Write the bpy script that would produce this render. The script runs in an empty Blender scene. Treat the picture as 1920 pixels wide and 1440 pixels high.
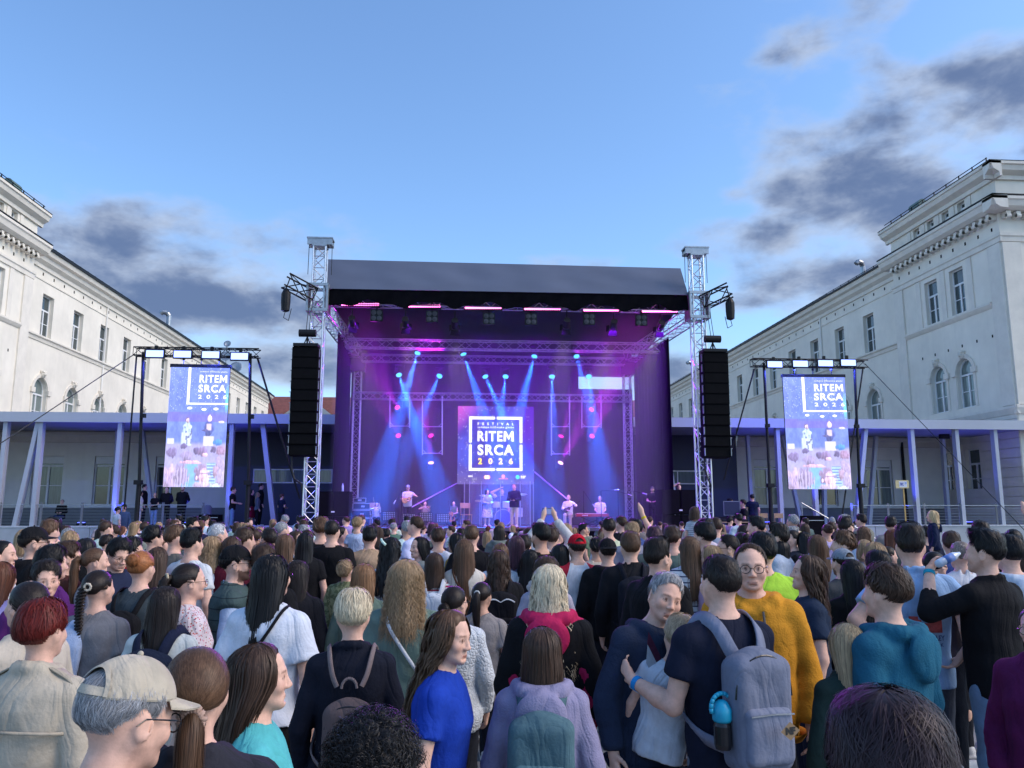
import bpy, bmesh, math, random
import numpy as np
from mathutils import Vector, Matrix
from mathutils.geometry import tessellate_polygon

# ------------------------------------------------------------------ camera, sky, sun, exposure
SC = bpy.context.scene
COL = SC.collection
YAW, PITCH, FPX, CAM_H = math.radians(4.3), math.radians(9.1), 1500.0, 1.95
cam_data = bpy.data.cameras.new('camera')
cam = bpy.data.objects.new('camera', cam_data)
COL.objects.link(cam)
cam.location = (0, 0, CAM_H)
cam.rotation_euler = (math.pi / 2 + PITCH, 0, -YAW)
cam_data.sensor_width = 36.0
cam_data.lens = FPX / 1920 * 36.0
cam_data.clip_end = 2000
cam_data.clip_start = 0.05
SC.camera = cam

SUN_AZ, SUN_EL = math.radians(106), math.radians(40)       # azimuth from +Y towards +X
world = bpy.data.worlds.new('World')
SC.world = world
world.use_nodes = True
SKY_STRENGTH = 0.12

def build_sky():
 nt = world.node_tree
 nt.nodes.clear()
 N, L = nt.nodes.new, nt.links.new
 out = N('ShaderNodeOutputWorld')
 bg = N('ShaderNodeBackground')
 bg.inputs['Strength'].default_value = SKY_STRENGTH
 sky = N('ShaderNodeTexSky')
 sky.sky_type = 'NISHITA'
 sky.sun_disc = False
 sky.sun_elevation = SUN_EL
 sky.sun_rotation = SUN_AZ
 sky.air_density = 1.0
 sky.dust_density = 1.0
 sky.ozone_density = 2.0
 tc = N('ShaderNodeTexCoord')
 sep = N('ShaderNodeSeparateXYZ')
 L(tc.outputs['Generated'], sep.inputs[0])
 def math_(op, a, b=None, c=None):
  n = N('ShaderNodeMath'); n.operation = op
  for i, v in enumerate((a, b, c)):
   if v is None: continue
   if isinstance(v, (int, float)): n.inputs[i].default_value = v
   else: L(v, n.inputs[i])
  return n.outputs[0]
 # clouds lie on a flat layer: direction divided by its height
 zc = math_('ADD', math_('MAXIMUM', sep.outputs['Z'], 0.0), 0.11)
 cx = math_('DIVIDE', sep.outputs['X'], zc)
 cy = math_('DIVIDE', sep.outputs['Y'], zc)
 comb = N('ShaderNodeCombineXYZ')
 L(cx, comb.inputs[0]); L(cy, comb.inputs[1])
 comb.inputs[2].default_value = 3.7
 def noise(scale, detail, rough, dist=0.0, off=(0, 0, 0), src=None, zs=(1, 1, 1)):
  m = N('ShaderNodeMapping'); m.inputs['Location'].default_value = off; m.inputs['Scale'].default_value = zs
  L(src or comb.outputs[0], m.inputs['Vector'])
  n = N('ShaderNodeTexNoise'); n.inputs['Scale'].default_value = scale
  n.inputs['Detail'].default_value = detail; n.inputs['Roughness'].default_value = rough
  n.inputs['Distortion'].default_value = dist
  L(m.outputs[0], n.inputs['Vector'])
  return n.outputs['Fac']
 big = noise(0.62, 7, 0.60, 0.35, (2.3, 0.6, 0))
 fine = noise(6.5, 6, 0.53, 0.15, (5.1, 1.2, 0.7), tc.outputs['Generated'], (1, 1, 2.1))
 wisp = noise(17, 4, 0.6, 0.2, (1.1, 7.3, 0), tc.outputs['Generated'], (1, 1, 1.8))
 fld = math_('ADD', math_('MULTIPLY', big, 0.70), math_('MULTIPLY', fine, 1.40))
 fld = math_('SUBTRACT', fld, 0.62)
 # where the cloud banks stand: (photo pixel, half width, half height in pixels, weight)
 y, p = YAW, PITCH
 F = Vector((math.sin(y) * math.cos(p), math.cos(y) * math.cos(p), math.sin(p)))
 R = Vector((math.cos(y), -math.sin(y), 0)); U = R.cross(F)
 az = math_('ARCTAN2', sep.outputs['X'], sep.outputs['Y']); el = math_('ARCSINE', sep.outputs['Z'])
 for (px, py, hw, hh, w) in ((1800, 260, 330, 150, .44), (1590, 440, 170, 120, .36), (1880, 30, 160, 70, -.25), (1700, 540, 260, 60, .16), (1355, 450, 135, 46, .34), (1420, 320, 80, 75, .17), (1330, 370, 60, 30, .2), (1400, 535, 100, 45, .2), (1290, 690, 120, 70, .34),
        (330, 480, 460, 115, .36), (80, 420, 180, 60, .12), (560, 430, 200, 55, .14), (430, 630, 300, 85, .32), (200, 560, 200, 60, .2), (540, 700, 180, 50, .2), (1070, 488, 110, 26, .22), (1540, 25, 150, 80, .27), (1470, 130, 90, 80, .14), (1330, 200, 120, 60, .1), (1130, 150, 110, 50, .16), (1060, 110, 60, 30, .12), (1900, 60, 120, 60, .14),
        (820, 200, 620, 260, -.22), (250, 150, 420, 190, -.16)):
  d = (F + R * (px - 960) / FPX + U * (720 - py) / FPX).normalized()
  a0, e0 = math.atan2(d.x, d.y), math.asin(d.z)
  u = math_('DIVIDE', math_('SUBTRACT', az, a0), hw / FPX); v = math_('DIVIDE', math_('SUBTRACT', el, e0), hh / FPX)
  r2 = math_('ADD', math_('MULTIPLY', u, u), math_('MULTIPLY', v, v))
  mr = N('ShaderNodeMapRange'); mr.interpolation_type = 'SMOOTHSTEP'; L(r2, mr.inputs['Value'])
  mr.inputs['From Min'].default_value = 1.6; mr.inputs['From Max'].default_value = 0; mr.inputs['To Min'].default_value = 0; mr.inputs['To Max'].default_value = w
  fld = math_('ADD', fld, mr.outputs[0])
 cov = N('ShaderNodeMapRange'); cov.interpolation_type = 'SMOOTHSTEP'; L(fld, cov.inputs['Value'])
 cov.inputs['From Min'].default_value = 0.46; cov.inputs['From Max'].default_value = 0.90
 dark = N('ShaderNodeMapRange'); dark.interpolation_type = 'SMOOTHSTEP'
 L(math_('ADD', fld, math_('MULTIPLY', math_('SUBTRACT', wisp, .5), .75)), dark.inputs['Value'])
 dark.inputs['From Min'].default_value = 0.50; dark.inputs['From Max'].default_value = 1.12
 ccol = N('ShaderNodeMix'); ccol.data_type = 'RGBA'; L(dark.outputs[0], ccol.inputs[0])
 k = 1 / SKY_STRENGTH
 ccol.inputs[6].default_value = (.27 * k, .31 * k, .385 * k, 1)      # thin lit edges
 ccol.inputs[7].default_value = (.064 * k, .093 * k, .172 * k, 1)     # thick shaded middle
 # base blue: nishita tinted towards the evening blue of the photograph
 gain = N('ShaderNodeMix'); gain.data_type = 'RGBA'; gain.blend_type = 'MULTIPLY'; gain.inputs[0].default_value = 1.0
 L(sky.outputs[0], gain.inputs[6]); gain.inputs[7].default_value = (0.80, 0.97, 1.12, 1)
 mix = N('ShaderNodeMix'); mix.data_type = 'RGBA'
 L(math_('MULTIPLY', cov.outputs[0], 0.94), mix.inputs[0]); L(gain.outputs[2], mix.inputs[6]); L(ccol.outputs[2], mix.inputs[7])
 L(mix.outputs[2], bg.inputs['Color'])
 L(bg.outputs[0], out.inputs[0])
build_sky()

sun_data = bpy.data.lights.new('sun', 'SUN')
sun = bpy.data.objects.new('sun', sun_data)
COL.objects.link(sun)
sun_data.energy = 1.1
sun_data.angle = math.radians(40)
sun_data.color = (1.0, 0.79, 0.62)
sun.location = (60, -20, 40)
sun.rotation_euler = Vector((-math.sin(SUN_AZ) * math.cos(SUN_EL), -math.cos(SUN_AZ) * math.cos(SUN_EL), -math.sin(SUN_EL))).to_track_quat('-Z', 'Y').to_euler()

SC.view_settings.view_transform = 'Standard'
SC.view_settings.look = 'None'
SC.view_settings.exposure = 1.05
SC.view_settings.gamma = 1.0
SC.view_settings.use_curve_mapping = False
SC.render.engine = 'CYCLES'
SC.cycles.use_denoising = True
SC.cycles.max_bounces = 6
SC.cycles.diffuse_bounces = 2
SC.cycles.glossy_bounces = 2
SC.cycles.transmission_bounces = 4
SC.cycles.transparent_max_bounces = 8
SC.cycles.volume_bounces = 0
SC.cycles.sample_clamp_indirect = 4.0
SC.cycles.caustics_reflective = False
SC.cycles.caustics_refractive = False
SC.cycles.volume_step_rate = 1.0
SC.cycles.volume_max_steps = 64
RNG = random.Random(7)
NR = np.random.RandomState(11)

# ------------------------------------------------------------------ pixel of the photograph -> point in the place
_F = Vector((math.sin(YAW) * math.cos(PITCH), math.cos(YAW) * math.cos(PITCH), math.sin(PITCH)))
_R = Vector((math.cos(YAW), -math.sin(YAW), 0))
_U = _R.cross(_F)
def at(px, py, X=None, Y=None, Z=None, D=None):
 d = _F + _R * ((px - 960) / FPX) + _U * ((720 - py) / FPX)
 if X is not None: t = X / d.x
 elif Y is not None: t = Y / d.y
 elif D is not None: t = D / math.hypot(d.x, d.y)
 else: t = (Z - CAM_H) / d.z
 return Vector((0, 0, CAM_H)) + d * t

# ------------------------------------------------------------------ materials
MATS = {}
def mat(name, col, rough=0.7, metal=0.0, var=0.12, vscale=6.0, bump=0.0, bscale=40.0, spec=0.5, emit=None, estr=0.0,
  objcol=False, stretch=None, attr=None, coat=0.0, coords='Object'):
 if name in MATS: return MATS[name]
 m = bpy.data.materials.new(name); m.use_nodes = True
 nt = m.node_tree; N, L = nt.nodes.new, nt.links.new
 b = nt.nodes['Principled BSDF']
 b.inputs['Roughness'].default_value = rough
 b.inputs['Metallic'].default_value = metal
 b.inputs['Specular IOR Level'].default_value = spec
 if coat: b.inputs['Coat Weight'].default_value = coat
 tc = N('ShaderNodeTexCoord'); mp = N('ShaderNodeMapping')
 L(tc.outputs[coords], mp.inputs['Vector'])
 if stretch: mp.inputs['Scale'].default_value = stretch
 src = None
 if objcol:
  oi = N('ShaderNodeObjectInfo'); src = oi.outputs['Color']
 if attr:
  at_ = N('ShaderNodeAttribute'); at_.attribute_name = attr
  if src is None: src = at_.outputs['Color']
  else:
   mm = N('ShaderNodeMix'); mm.data_type = 'RGBA'; mm.blend_type = 'MULTIPLY'; mm.inputs[0].default_value = 1
   L(src, mm.inputs[6]); L(at_.outputs['Color'], mm.inputs[7]); src = mm.outputs[2]
 if src is None:
  rgb = N('ShaderNodeRGB'); rgb.outputs[0].default_value = (*col, 1); src = rgb.outputs[0]
 if var:
  n1 = N('ShaderNodeTexNoise'); n1.inputs['Scale'].default_value = vscale; n1.inputs['Detail'].default_value = 3
  n1.inputs['Roughness'].default_value = 0.65
  L(mp.outputs[0], n1.inputs['Vector'])
  mr = N('ShaderNodeMapRange'); L(n1.outputs['Fac'], mr.inputs['Value'])
  mr.inputs['From Min'].default_value = 0.3; mr.inputs['From Max'].default_value = 0.7
  mr.inputs['To Min'].default_value = 1 - var; mr.inputs['To Max'].default_value = 1 + var
  vm = N('ShaderNodeVectorMath'); vm.operation = 'SCALE'
  L(src, vm.inputs[0]); L(mr.outputs[0], vm.inputs['Scale'])
  src = vm.outputs[0]
 L(src, b.inputs['Base Color'])
 if bump:
  n2 = N('ShaderNodeTexNoise'); n2.inputs['Scale'].default_value = bscale; n2.inputs['Detail'].default_value = 2
  L(mp.outputs[0], n2.inputs['Vector'])
  bp = N('ShaderNodeBump'); bp.inputs['Strength'].default_value = bump; bp.inputs['Distance'].default_value = 0.01
  L(n2.outputs['Fac'], bp.inputs['Height']); L(bp.outputs[0], b.inputs['Normal'])
 if emit is not None:
  b.inputs['Emission Color'].default_value = (*emit, 1); b.inputs['Emission Strength'].default_value = estr
 MATS[name] = m
 return m

def emission_mat(name, col, strength, attr=None):
 if name in MATS: return MATS[name]
 m = bpy.data.materials.new(name); m.use_nodes = True
 nt = m.node_tree; nt.nodes.clear()
 o = nt.nodes.new('ShaderNodeOutputMaterial'); e = nt.nodes.new('ShaderNodeEmission')
 e.inputs[0].default_value = (*col, 1); e.inputs[1].default_value = strength
 if attr:
  a = nt.nodes.new('ShaderNodeAttribute'); a.attribute_name = attr
  nt.links.new(a.outputs['Color'], e.inputs[0])
 nt.links.new(e.outputs[0], o.inputs[0])
 MATS[name] = m
 return m

# ------------------------------------------------------------------ objects
def tag(o, label=None, cat=None, group=None, kind=None):
 if label: o['label'] = label
 if cat: o['category'] = cat
 if group: o['group'] = group
 if kind: o['kind'] = kind
 return o

def empty(name, loc=(0, 0, 0), rz=0.0, label=None, cat=None, group=None, kind=None, parent=None):
 o = bpy.data.objects.new(name, None)
 o.empty_display_size = 0.1
 COL.objects.link(o); o.location = loc; o.rotation_euler = (0, 0, rz)
 if parent: o.parent = parent
 return tag(o, label, cat, group, kind)

def link(name, mesh, parent=None, loc=None, rot=None, color=None):
 o = bpy.data.objects.new(name, mesh)
 COL.objects.link(o)
 if parent: o.parent = parent
 if loc is not None: o.location = loc
 if rot is not None: o.rotation_euler = rot
 if color is not None: o.color = (*color, 1)
 return o

class MB:
 """collects simple shapes into one mesh"""
 def __init__(self): self.v, self.f, self.m = [], [], []
 def add(self, verts, faces, mi=0):
  b = len(self.v); self.v += [tuple(p) for p in verts]
  self.f += [tuple(i + b for i in f) for f in faces]; self.m += [mi] * len(faces)
  return self
 def box(self, x0, x1, y0, y1, z0, z1, mi=0):
  v = [(x0, y0, z0), (x1, y0, z0), (x1, y1, z0), (x0, y1, z0), (x0, y0, z1), (x1, y0, z1), (x1, y1, z1), (x0, y1, z1)]
  return self.add(v, [(0, 3, 2, 1), (4, 5, 6, 7), (0, 1, 5, 4), (1, 2, 6, 5), (2, 3, 7, 6), (3, 0, 4, 7)], mi)
 def cbox(self, c, s, mi=0, M=None):
  h = [x / 2 for x in s]
  v = [Vector((sx * h[0], sy * h[1], sz * h[2])) for sz in (-1, 1) for sx, sy in ((-1, -1), (1, -1), (1, 1), (-1, 1))]
  if M is not None: v = [M @ p for p in v]
  v = [p + Vector(c) for p in v]
  return self.add(v, [(0, 3, 2, 1), (4, 5, 6, 7), (0, 1, 5, 4), (1, 2, 6, 5), (2, 3, 7, 6), (3, 0, 4, 7)], mi)
 def tube(self, a, b, r, r2=None, n=6, mi=0, cap=True):
  a, b = Vector(a), Vector(b); r2 = r if r2 is None else r2
  d = (b - a)
  if d.length < 1e-6: return self
  q = d.to_track_quat('Z', 'Y')
  ring = [Vector((math.cos(2 * math.pi * i / n), math.sin(2 * math.pi * i / n), 0)) for i in range(n)]
  v = [a + q @ (p * r) for p in ring] + [b + q @ (p * r2) for p in ring]
  f = [(i, (i + 1) % n, n + (i + 1) % n, n + i) for i in range(n)]
  if cap: f += [tuple(range(n - 1, -1, -1)), tuple(range(n, 2 * n))]
  return self.add(v, f, mi)
 def path(self, pts, r, n=6, mi=0):
  for p, q in zip(pts[:-1], pts[1:]): self.tube(p, q, r, n=n, mi=mi)
  return self
 def beam(self, a, b, w, h, mi=0, up=(0, 0, 1)):
  a, b = Vector(a), Vector(b); d = (b - a); L_ = d.length; d.normalize()
  u = Vector(up)
  if abs(d.dot(u)) > .99: u = Vector((0, 1, 0))
  s = d.cross(u).normalized(); t = s.cross(d)
  v = []
  for p in (a, b):
   v += [p + s * (sx * w / 2) + t * (sy * h / 2) for sx, sy in ((-1, -1), (1, -1), (1, 1), (-1, 1))]
  return self.add(v, [(0, 3, 2, 1), (4, 5, 6, 7), (0, 1, 5, 4), (1, 2, 6, 5), (2, 3, 7, 6), (3, 0, 4, 7)], mi)
 def lathe(self, prof, n=16, c=(0, 0, 0), M=None, mi=0):
  v = []
  for (r, z) in prof:
   for i in range(n):
    p = Vector((r * math.cos(2 * math.pi * i / n), r * math.sin(2 * math.pi * i / n), z))
    if M is not None: p = M @ p
    v.append(p + Vector(c))
  f = []
  for j in range(len(prof) - 1):
   for i in range(n):
    f.append((j * n + i, j * n + (i + 1) % n, (j + 1) * n + (i + 1) % n, (j + 1) * n + i))
  f.append(tuple(range(n - 1, -1, -1))); f.append(tuple((len(prof) - 1) * n + i for i in range(n)))
  return self.add(v, f, mi)
 def ball(self, c, r, n=10, mi=0, M=None):
  if not hasattr(r, '__len__'): r = (r, r, r)
  prof = [(math.sin(math.pi * j / n) or 1e-4, -math.cos(math.pi * j / n)) for j in range(n + 1)]
  prof[0] = (1e-3, -1); prof[-1] = (1e-3, 1)
  S = Matrix.Diagonal(Vector(r))
  MM = S if M is None else (M @ S)
  return self.lathe(prof, n=max(8, n), c=c, M=MM, mi=mi)
 def mesh(self, name, *mats, smooth=False):
  me = bpy.data.meshes.new(name)
  me.from_pydata(self.v, [], self.f)
  for m in mats: me.materials.append(m)
  if len(mats) > 1: me.polygons.foreach_set('material_index', self.m)
  if smooth: me.polygons.foreach_set('use_smooth', [True] * len(me.polygons))
  me.update()
  return me
 def build(self, name, *mats, parent=None, smooth=False, loc=None, rot=None, color=None, bevel=0):
  me = self.mesh(name, *mats, smooth=smooth)
  o = link(name, me, parent, loc, rot, color)
  if bevel:
   md = o.modifiers.new('bevel', 'BEVEL'); md.width = bevel; md.segments = 2; md.limit_method = 'ANGLE'
  return o

def text_mesh(name, s, size, mat_, bold=0.0, extrude=0.004, align='CENTER', spacing=1.0):
 cu = bpy.data.curves.new(name, 'FONT'); cu.body = s; cu.size = size; cu.align_x = align; cu.align_y = 'CENTER'
 cu.offset = bold; cu.extrude = extrude; cu.space_character = spacing; cu.resolution_u = 3
 o = bpy.data.objects.new(name, cu); COL.objects.link(o)
 dg = bpy.context.evaluated_depsgraph_get()
 me = bpy.data.meshes.new_from_object(o.evaluated_get(dg))
 bpy.data.objects.remove(o); bpy.data.curves.remove(cu)
 me.name = name; me.materials.clear(); me.materials.append(mat_)
 return me

def lamp(name, kind, loc, target, energy, color, parent=None, **kw):
 d = bpy.data.lights.new(name, kind); d.energy = energy; d.color = color
 for k_, v_ in kw.items(): setattr(d, k_, v_)
 o = bpy.data.objects.new(name, d); COL.objects.link(o)
 o.location = loc
 dv = Vector(target) - Vector(loc)
 o.rotation_euler = dv.to_track_quat('-Z', 'Y').to_euler()
 if parent:
  o.parent = parent; o.matrix_parent_inverse = parent.matrix_world.inverted()
 return o

def keep_world(o, parent):
 """parent o but keep it where it stands (parents here carry plain location and rotation)"""
 bpy.context.view_layer.update()
 o.parent = parent; o.matrix_parent_inverse = parent.matrix_world.inverted()
 return o
def winv(o, root):
 """o is modelled in world coordinates: undo the root's own placement"""
 o.matrix_parent_inverse = Matrix.LocRotScale(root.location, root.rotation_euler, root.scale).inverted()
 return o
def wb(mb, name, *mats, root, **kw):
 return winv(mb.build(name, *mats, parent=root, **kw), root)

# ------------------------------------------------------------------ setting materials
M_PLASTER = mat('warm_white_plaster', (.80, .74, .63), .9, var=.09, vscale=.5, bump=.12, bscale=30)
M_TRIM = mat('pale_stone_trim', (.76, .70, .60), .85, var=.07, vscale=1.5, bump=.1, bscale=25)
M_PLASTER_LOW = mat('grey_white_plaster', (.84, .81, .75), .9, var=.07, vscale=.6, bump=.12, bscale=30)
M_PLINTH = mat('grey_plinth', (.17, .18, .19), .85, var=.12, vscale=1.2, bump=.1)
M_ROOF = mat('dark_roof_tiles', (.045, .047, .055), .6, var=.25, vscale=3, bump=.6, bscale=12)
M_ROOF_RED = mat('red_roof_tiles', (.20, .065, .05), .8, var=.25, vscale=2, bump=.6, bscale=10)
M_FRAME = mat('white_window_frame', (.78, .78, .77), .5, var=.04)
M_GLASS = mat('window_glass', (.035, .055, .06), .04, var=.35, vscale=.9, spec=1.0)
M_CURT = mat('curtained_glass', (.16, .20, .19), .10, var=.3, vscale=2.2, spec=.8, stretch=(9, 9, .4))
M_CONC = mat('pale_concrete', (.42, .43, .43), .85, var=.14, vscale=1.1, bump=.15, bscale=18)
M_PAVE = mat('grey_paving', (.20, .20, .205), .85, var=.2, vscale=.8, bump=.25, bscale=14)
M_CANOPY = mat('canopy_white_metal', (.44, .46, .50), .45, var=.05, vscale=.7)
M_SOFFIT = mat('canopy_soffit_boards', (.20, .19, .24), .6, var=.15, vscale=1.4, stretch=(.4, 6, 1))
M_NAVY = mat('navy_cladding', (.022, .026, .07), .5, var=.12, vscale=.6)
M_BLACK = mat('black_metal', (.010, .010, .012), .5, var=.2, spec=.25)
M_BLACKM = mat('black_matt', (.005, .005, .006), .9, var=.2, spec=.1)
M_STEEL = mat('galvanised_steel', (.38, .40, .42), .42, metal=.8, var=.15, vscale=8)
M_ALU = mat('aluminium_truss', (.62, .63, .66), .36, metal=.85, var=.1, vscale=9)
M_WOOD = mat('pale_beech_wood', (.42, .27, .13), .55, var=.18, vscale=5, stretch=(1, 1, .15))

def weather(m, amt):
 nt = m.node_tree; N, L = nt.nodes.new, nt.links.new; b = nt.nodes['Principled BSDF']; src = b.inputs['Base Color'].links[0].from_socket
 tc = N('ShaderNodeTexCoord'); mp = N('ShaderNodeMapping'); mp.inputs['Scale'].default_value = (2.2, 2.2, .12); L(tc.outputs['Object'], mp.inputs[0])
 n = N('ShaderNodeTexNoise'); n.inputs['Scale'].default_value = 1.4; n.inputs['Detail'].default_value = 4; L(mp.outputs[0], n.inputs['Vector'])
 r = N('ShaderNodeMapRange'); L(n.outputs['Fac'], r.inputs['Value']); r.inputs['From Min'].default_value = .52; r.inputs['From Max'].default_value = .78; r.inputs['To Max'].default_value = amt
 mx = N('ShaderNodeMix'); mx.data_type = 'RGBA'; L(r.outputs[0], mx.inputs[0]); L(src, mx.inputs[6]); mx.inputs[7].default_value = (.34, .32, .28, 1); L(mx.outputs[2], b.inputs['Base Color'])
for m_ in (M_PLASTER, M_PLASTER_LOW, M_TRIM, M_CONC): weather(m_, .09)
# ground, one sheet to the horizon, and a bed of slabs where it can be seen
g = MB(); g.add([(-700, -300, 0), (700, -300, 0), (700, 1200, 0), (-700, 1200, 0)], [(0, 1, 2, 3)])
tag(g.build('ground', M_PAVE), kind='structure')

# ------------------------------------------------------------------ facade with real openings
def arch_loop(cx, z0, zs, w, n=10):
 """rectangle from z0 to spring line zs with a half round head"""
 r = w / 2
 pts = [(cx - r, z0), (cx + r, z0)]
 pts += [(cx + r * math.cos(math.pi * k / n), zs + r * math.sin(math.pi * k / n)) for k in range(n + 1)]
 return pts
def rect_loop(cx, z0, z1, w):
 return [(cx - w / 2, z0), (cx + w / 2, z0), (cx + w / 2, z1), (cx - w / 2, z1)]

class Facade:
 """flat wall in (u, z); to3(u, depth, z) maps to the world, depth > 0 goes into the building"""
 def __init__(self, root, origin, udir, ndir):
  self.root, self.o, self.u, self.n = root, Vector(origin), Vector(udir), Vector(ndir)
 def p(self, u, d, z): return self.o + self.u * u - self.n * d + Vector((0, 0, z))
 def wall(self, u0, u1, z0, z1, holes, m, rev=.34, name='wall', thick=.0):
  outer = [(u0, z0), (u1, z0), (u1, z1), (u0, z1)]
  loops = [[Vector((a, b, 0)) for a, b in outer]] + [[Vector((a, b, 0)) for a, b in h] for h in holes]
  tri = tessellate_polygon(loops)
  flat = [q for lp in loops for q in lp]
  mb = MB(); mb.add([self.p(q.x, 0, q.y) for q in flat], [tuple(t) for t in tri])
  for h in holes:
   n = len(h)
   mb.add([self.p(a, 0, b) for a, b in h] + [self.p(a, rev, b) for a, b in h], [(i, (i + 1) % n, n + (i + 1) % n, n + i) for i in range(n)])
  return wb(mb, name, m, root=self.root)
 def bar(self, mb, u0, u1, z0, z1, d0, d1, mi=0):
  v = [self.p(u, d, z) for z in (z0, z1) for u, d in ((u0, d0), (u1, d0), (u1, d1), (u0, d1))]
  mb.add(v, [(0, 3, 2, 1), (4, 5, 6, 7), (0, 1, 5, 4), (1, 2, 6, 5), (2, 3, 7, 6), (3, 0, 4, 7)], mi)
 def course(self, name, u0, u1, prof, m):
  """moulding swept along u; prof = (projection, z) outline"""
  n = len(prof); mb = MB()
  mb.add([self.p(u0, -a, b) for a, b in prof] + [self.p(u1, -a, b) for a, b in prof],
   [(i, (i + 1) % n, n + (i + 1) % n, n + i) for i in range(n)] + [tuple(range(n))[::-1], tuple(range(n, 2 * n))])
  return wb(mb, name, m, root=self.root)
 def window(self, cx, z0, z1, w, d=.20, arch=False, trans=.66, glass=None, double=True):
  """frame (part) with its panes (sub-parts)"""
  glass = glass or M_GLASS
  t = .07; fr = MB()
  zt = z0 + (z1 - z0) * trans
  top = z1
  self.bar(fr, cx - w / 2, cx - w / 2 + t, z0, top, d, d + .07); self.bar(fr, cx + w / 2 - t, cx + w / 2, z0, top, d, d + .07)
  self.bar(fr, cx - w / 2 + t, cx + w / 2 - t, z0, z0 + t, d, d + .07)
  self.bar(fr, cx - w / 2 + t, cx + w / 2 - t, zt - t * .7, zt + t * .7, d - .01, d + .07)
  if double: self.bar(fr, cx - t * .7, cx + t * .7, z0 + t, zt - t * .7, d - .012, d + .07)
  zm = z0 + (zt - z0) * .5
  self.bar(fr, cx - w / 2 + t, cx + w / 2 - t, zm - .018, zm + .018, d + .005, d + .06)
  if arch:
   n, r = 10, w / 2
   for k in range(n):
    a0, a1 = math.pi * k / n, math.pi * (k + 1) / n
    v = [self.p(cx + rr * math.cos(a), dd, top + rr * math.sin(a)) for dd in (d, d + .07) for a, rr in ((a0, r - t), (a0, r), (a1, r), (a1, r - t))]
    fr.add(v, [(0, 1, 2, 3), (0, 3, 7, 4), (1, 5, 6, 2)])
  else:
   self.bar(fr, cx - w / 2 + t, cx + w / 2 - t, top - t, top, d, d + .07)
  fo = wb(fr, 'window', M_FRAME, root=self.root)
  def pane(pts):
   mb = MB(); mb.add([self.p(a, d + .045, b) for a, b in pts], [tuple(range(len(pts)))])
   mb.build('pane', glass, parent=fo)
  xs = ((cx - w / 2 + t, cx - t * .7), (cx + t * .7, cx + w / 2 - t)) if double else ((cx - w / 2 + t, cx + w / 2 - t),)
  for a, b in xs:
   pane([(a, z0 + t), (b, z0 + t), (b, zm - .018), (a, zm - .018)])
   pane([(a, zm + .018), (b, zm + .018), (b, zt - t * .7), (a, zt - t * .7)])
  if arch:
   pane([(cx - w / 2 + t, zt + t * .7), (cx + w / 2 - t, zt + t * .7)] + [(cx + (w / 2 - t) * math.cos(math.pi * k / 10), top + (w / 2 - t) * math.sin(math.pi * k / 10)) for k in range(11)])
  else:
   pane([(cx - w / 2 + t, zt + t * .7), (cx + w / 2 - t, zt + t * .7), (cx + w / 2 - t, top - t), (cx - w / 2 + t, top - t)])
  return fo
 def arch_surround(self, cx, z0, zs, w):
  """moulded band round an arched head, two little imposts and a carved keystone"""
  n, r0, r1 = 14, w / 2 + .02, w / 2 + .24
  mb = MB(); v = []
  for k in range(n + 1):
   a = math.pi * k / n
   for rr, dd in ((r0, 0), (r0, -.05), (r1, -.07), (r1, 0)): v.append(self.p(cx + rr * math.cos(a), dd, zs + rr * math.sin(a)))
  f = []
  for k in range(n):
   for j in range(3): f.append((4 * k + j, 4 * k + j + 1, 4 * k + 5 + j, 4 * k + 4 + j))
  mb.add(v, f)
  for s in (-1, 1): self.bar(mb, cx + s * (w / 2 + .13) - .09, cx + s * (w / 2 + .13) + .09, z0, zs - .16, -.045, 0)
  sur = wb(mb, 'arch_surround', M_TRIM, root=self.root)
  for s in (-1, 1):
   ib = MB(); self.bar(ib, cx + s * (w / 2 + .15) - .2, cx + s * (w / 2 + .15) + .2, zs - .16, zs + .14, -.12, 0)
   ib.build('impost', M_TRIM, parent=sur)
  kb = MB()
  v = [self.p(cx + a, dd, zs + w / 2 + b) for dd in (0, -.16) for a, b in ((-.12, .0), (.12, .0), (.20, .42), (-.20, .42))]
  kb.add(v, [(0, 1, 2, 3), (7, 6, 5, 4), (0, 4, 5, 1), (1, 5, 6, 2), (2, 6, 7, 3), (3, 7, 4, 0)])
  kb.ball(self.p(cx, -.18, zs + w / 2 + .23), .12, n=8)
  for s in (-1, 1): kb.ball(self.p(cx + s * .13, -.16, zs + w / 2 + .36), .085, n=8)
  kb.build('keystone', M_TRIM, parent=sur, smooth=True)

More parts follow.
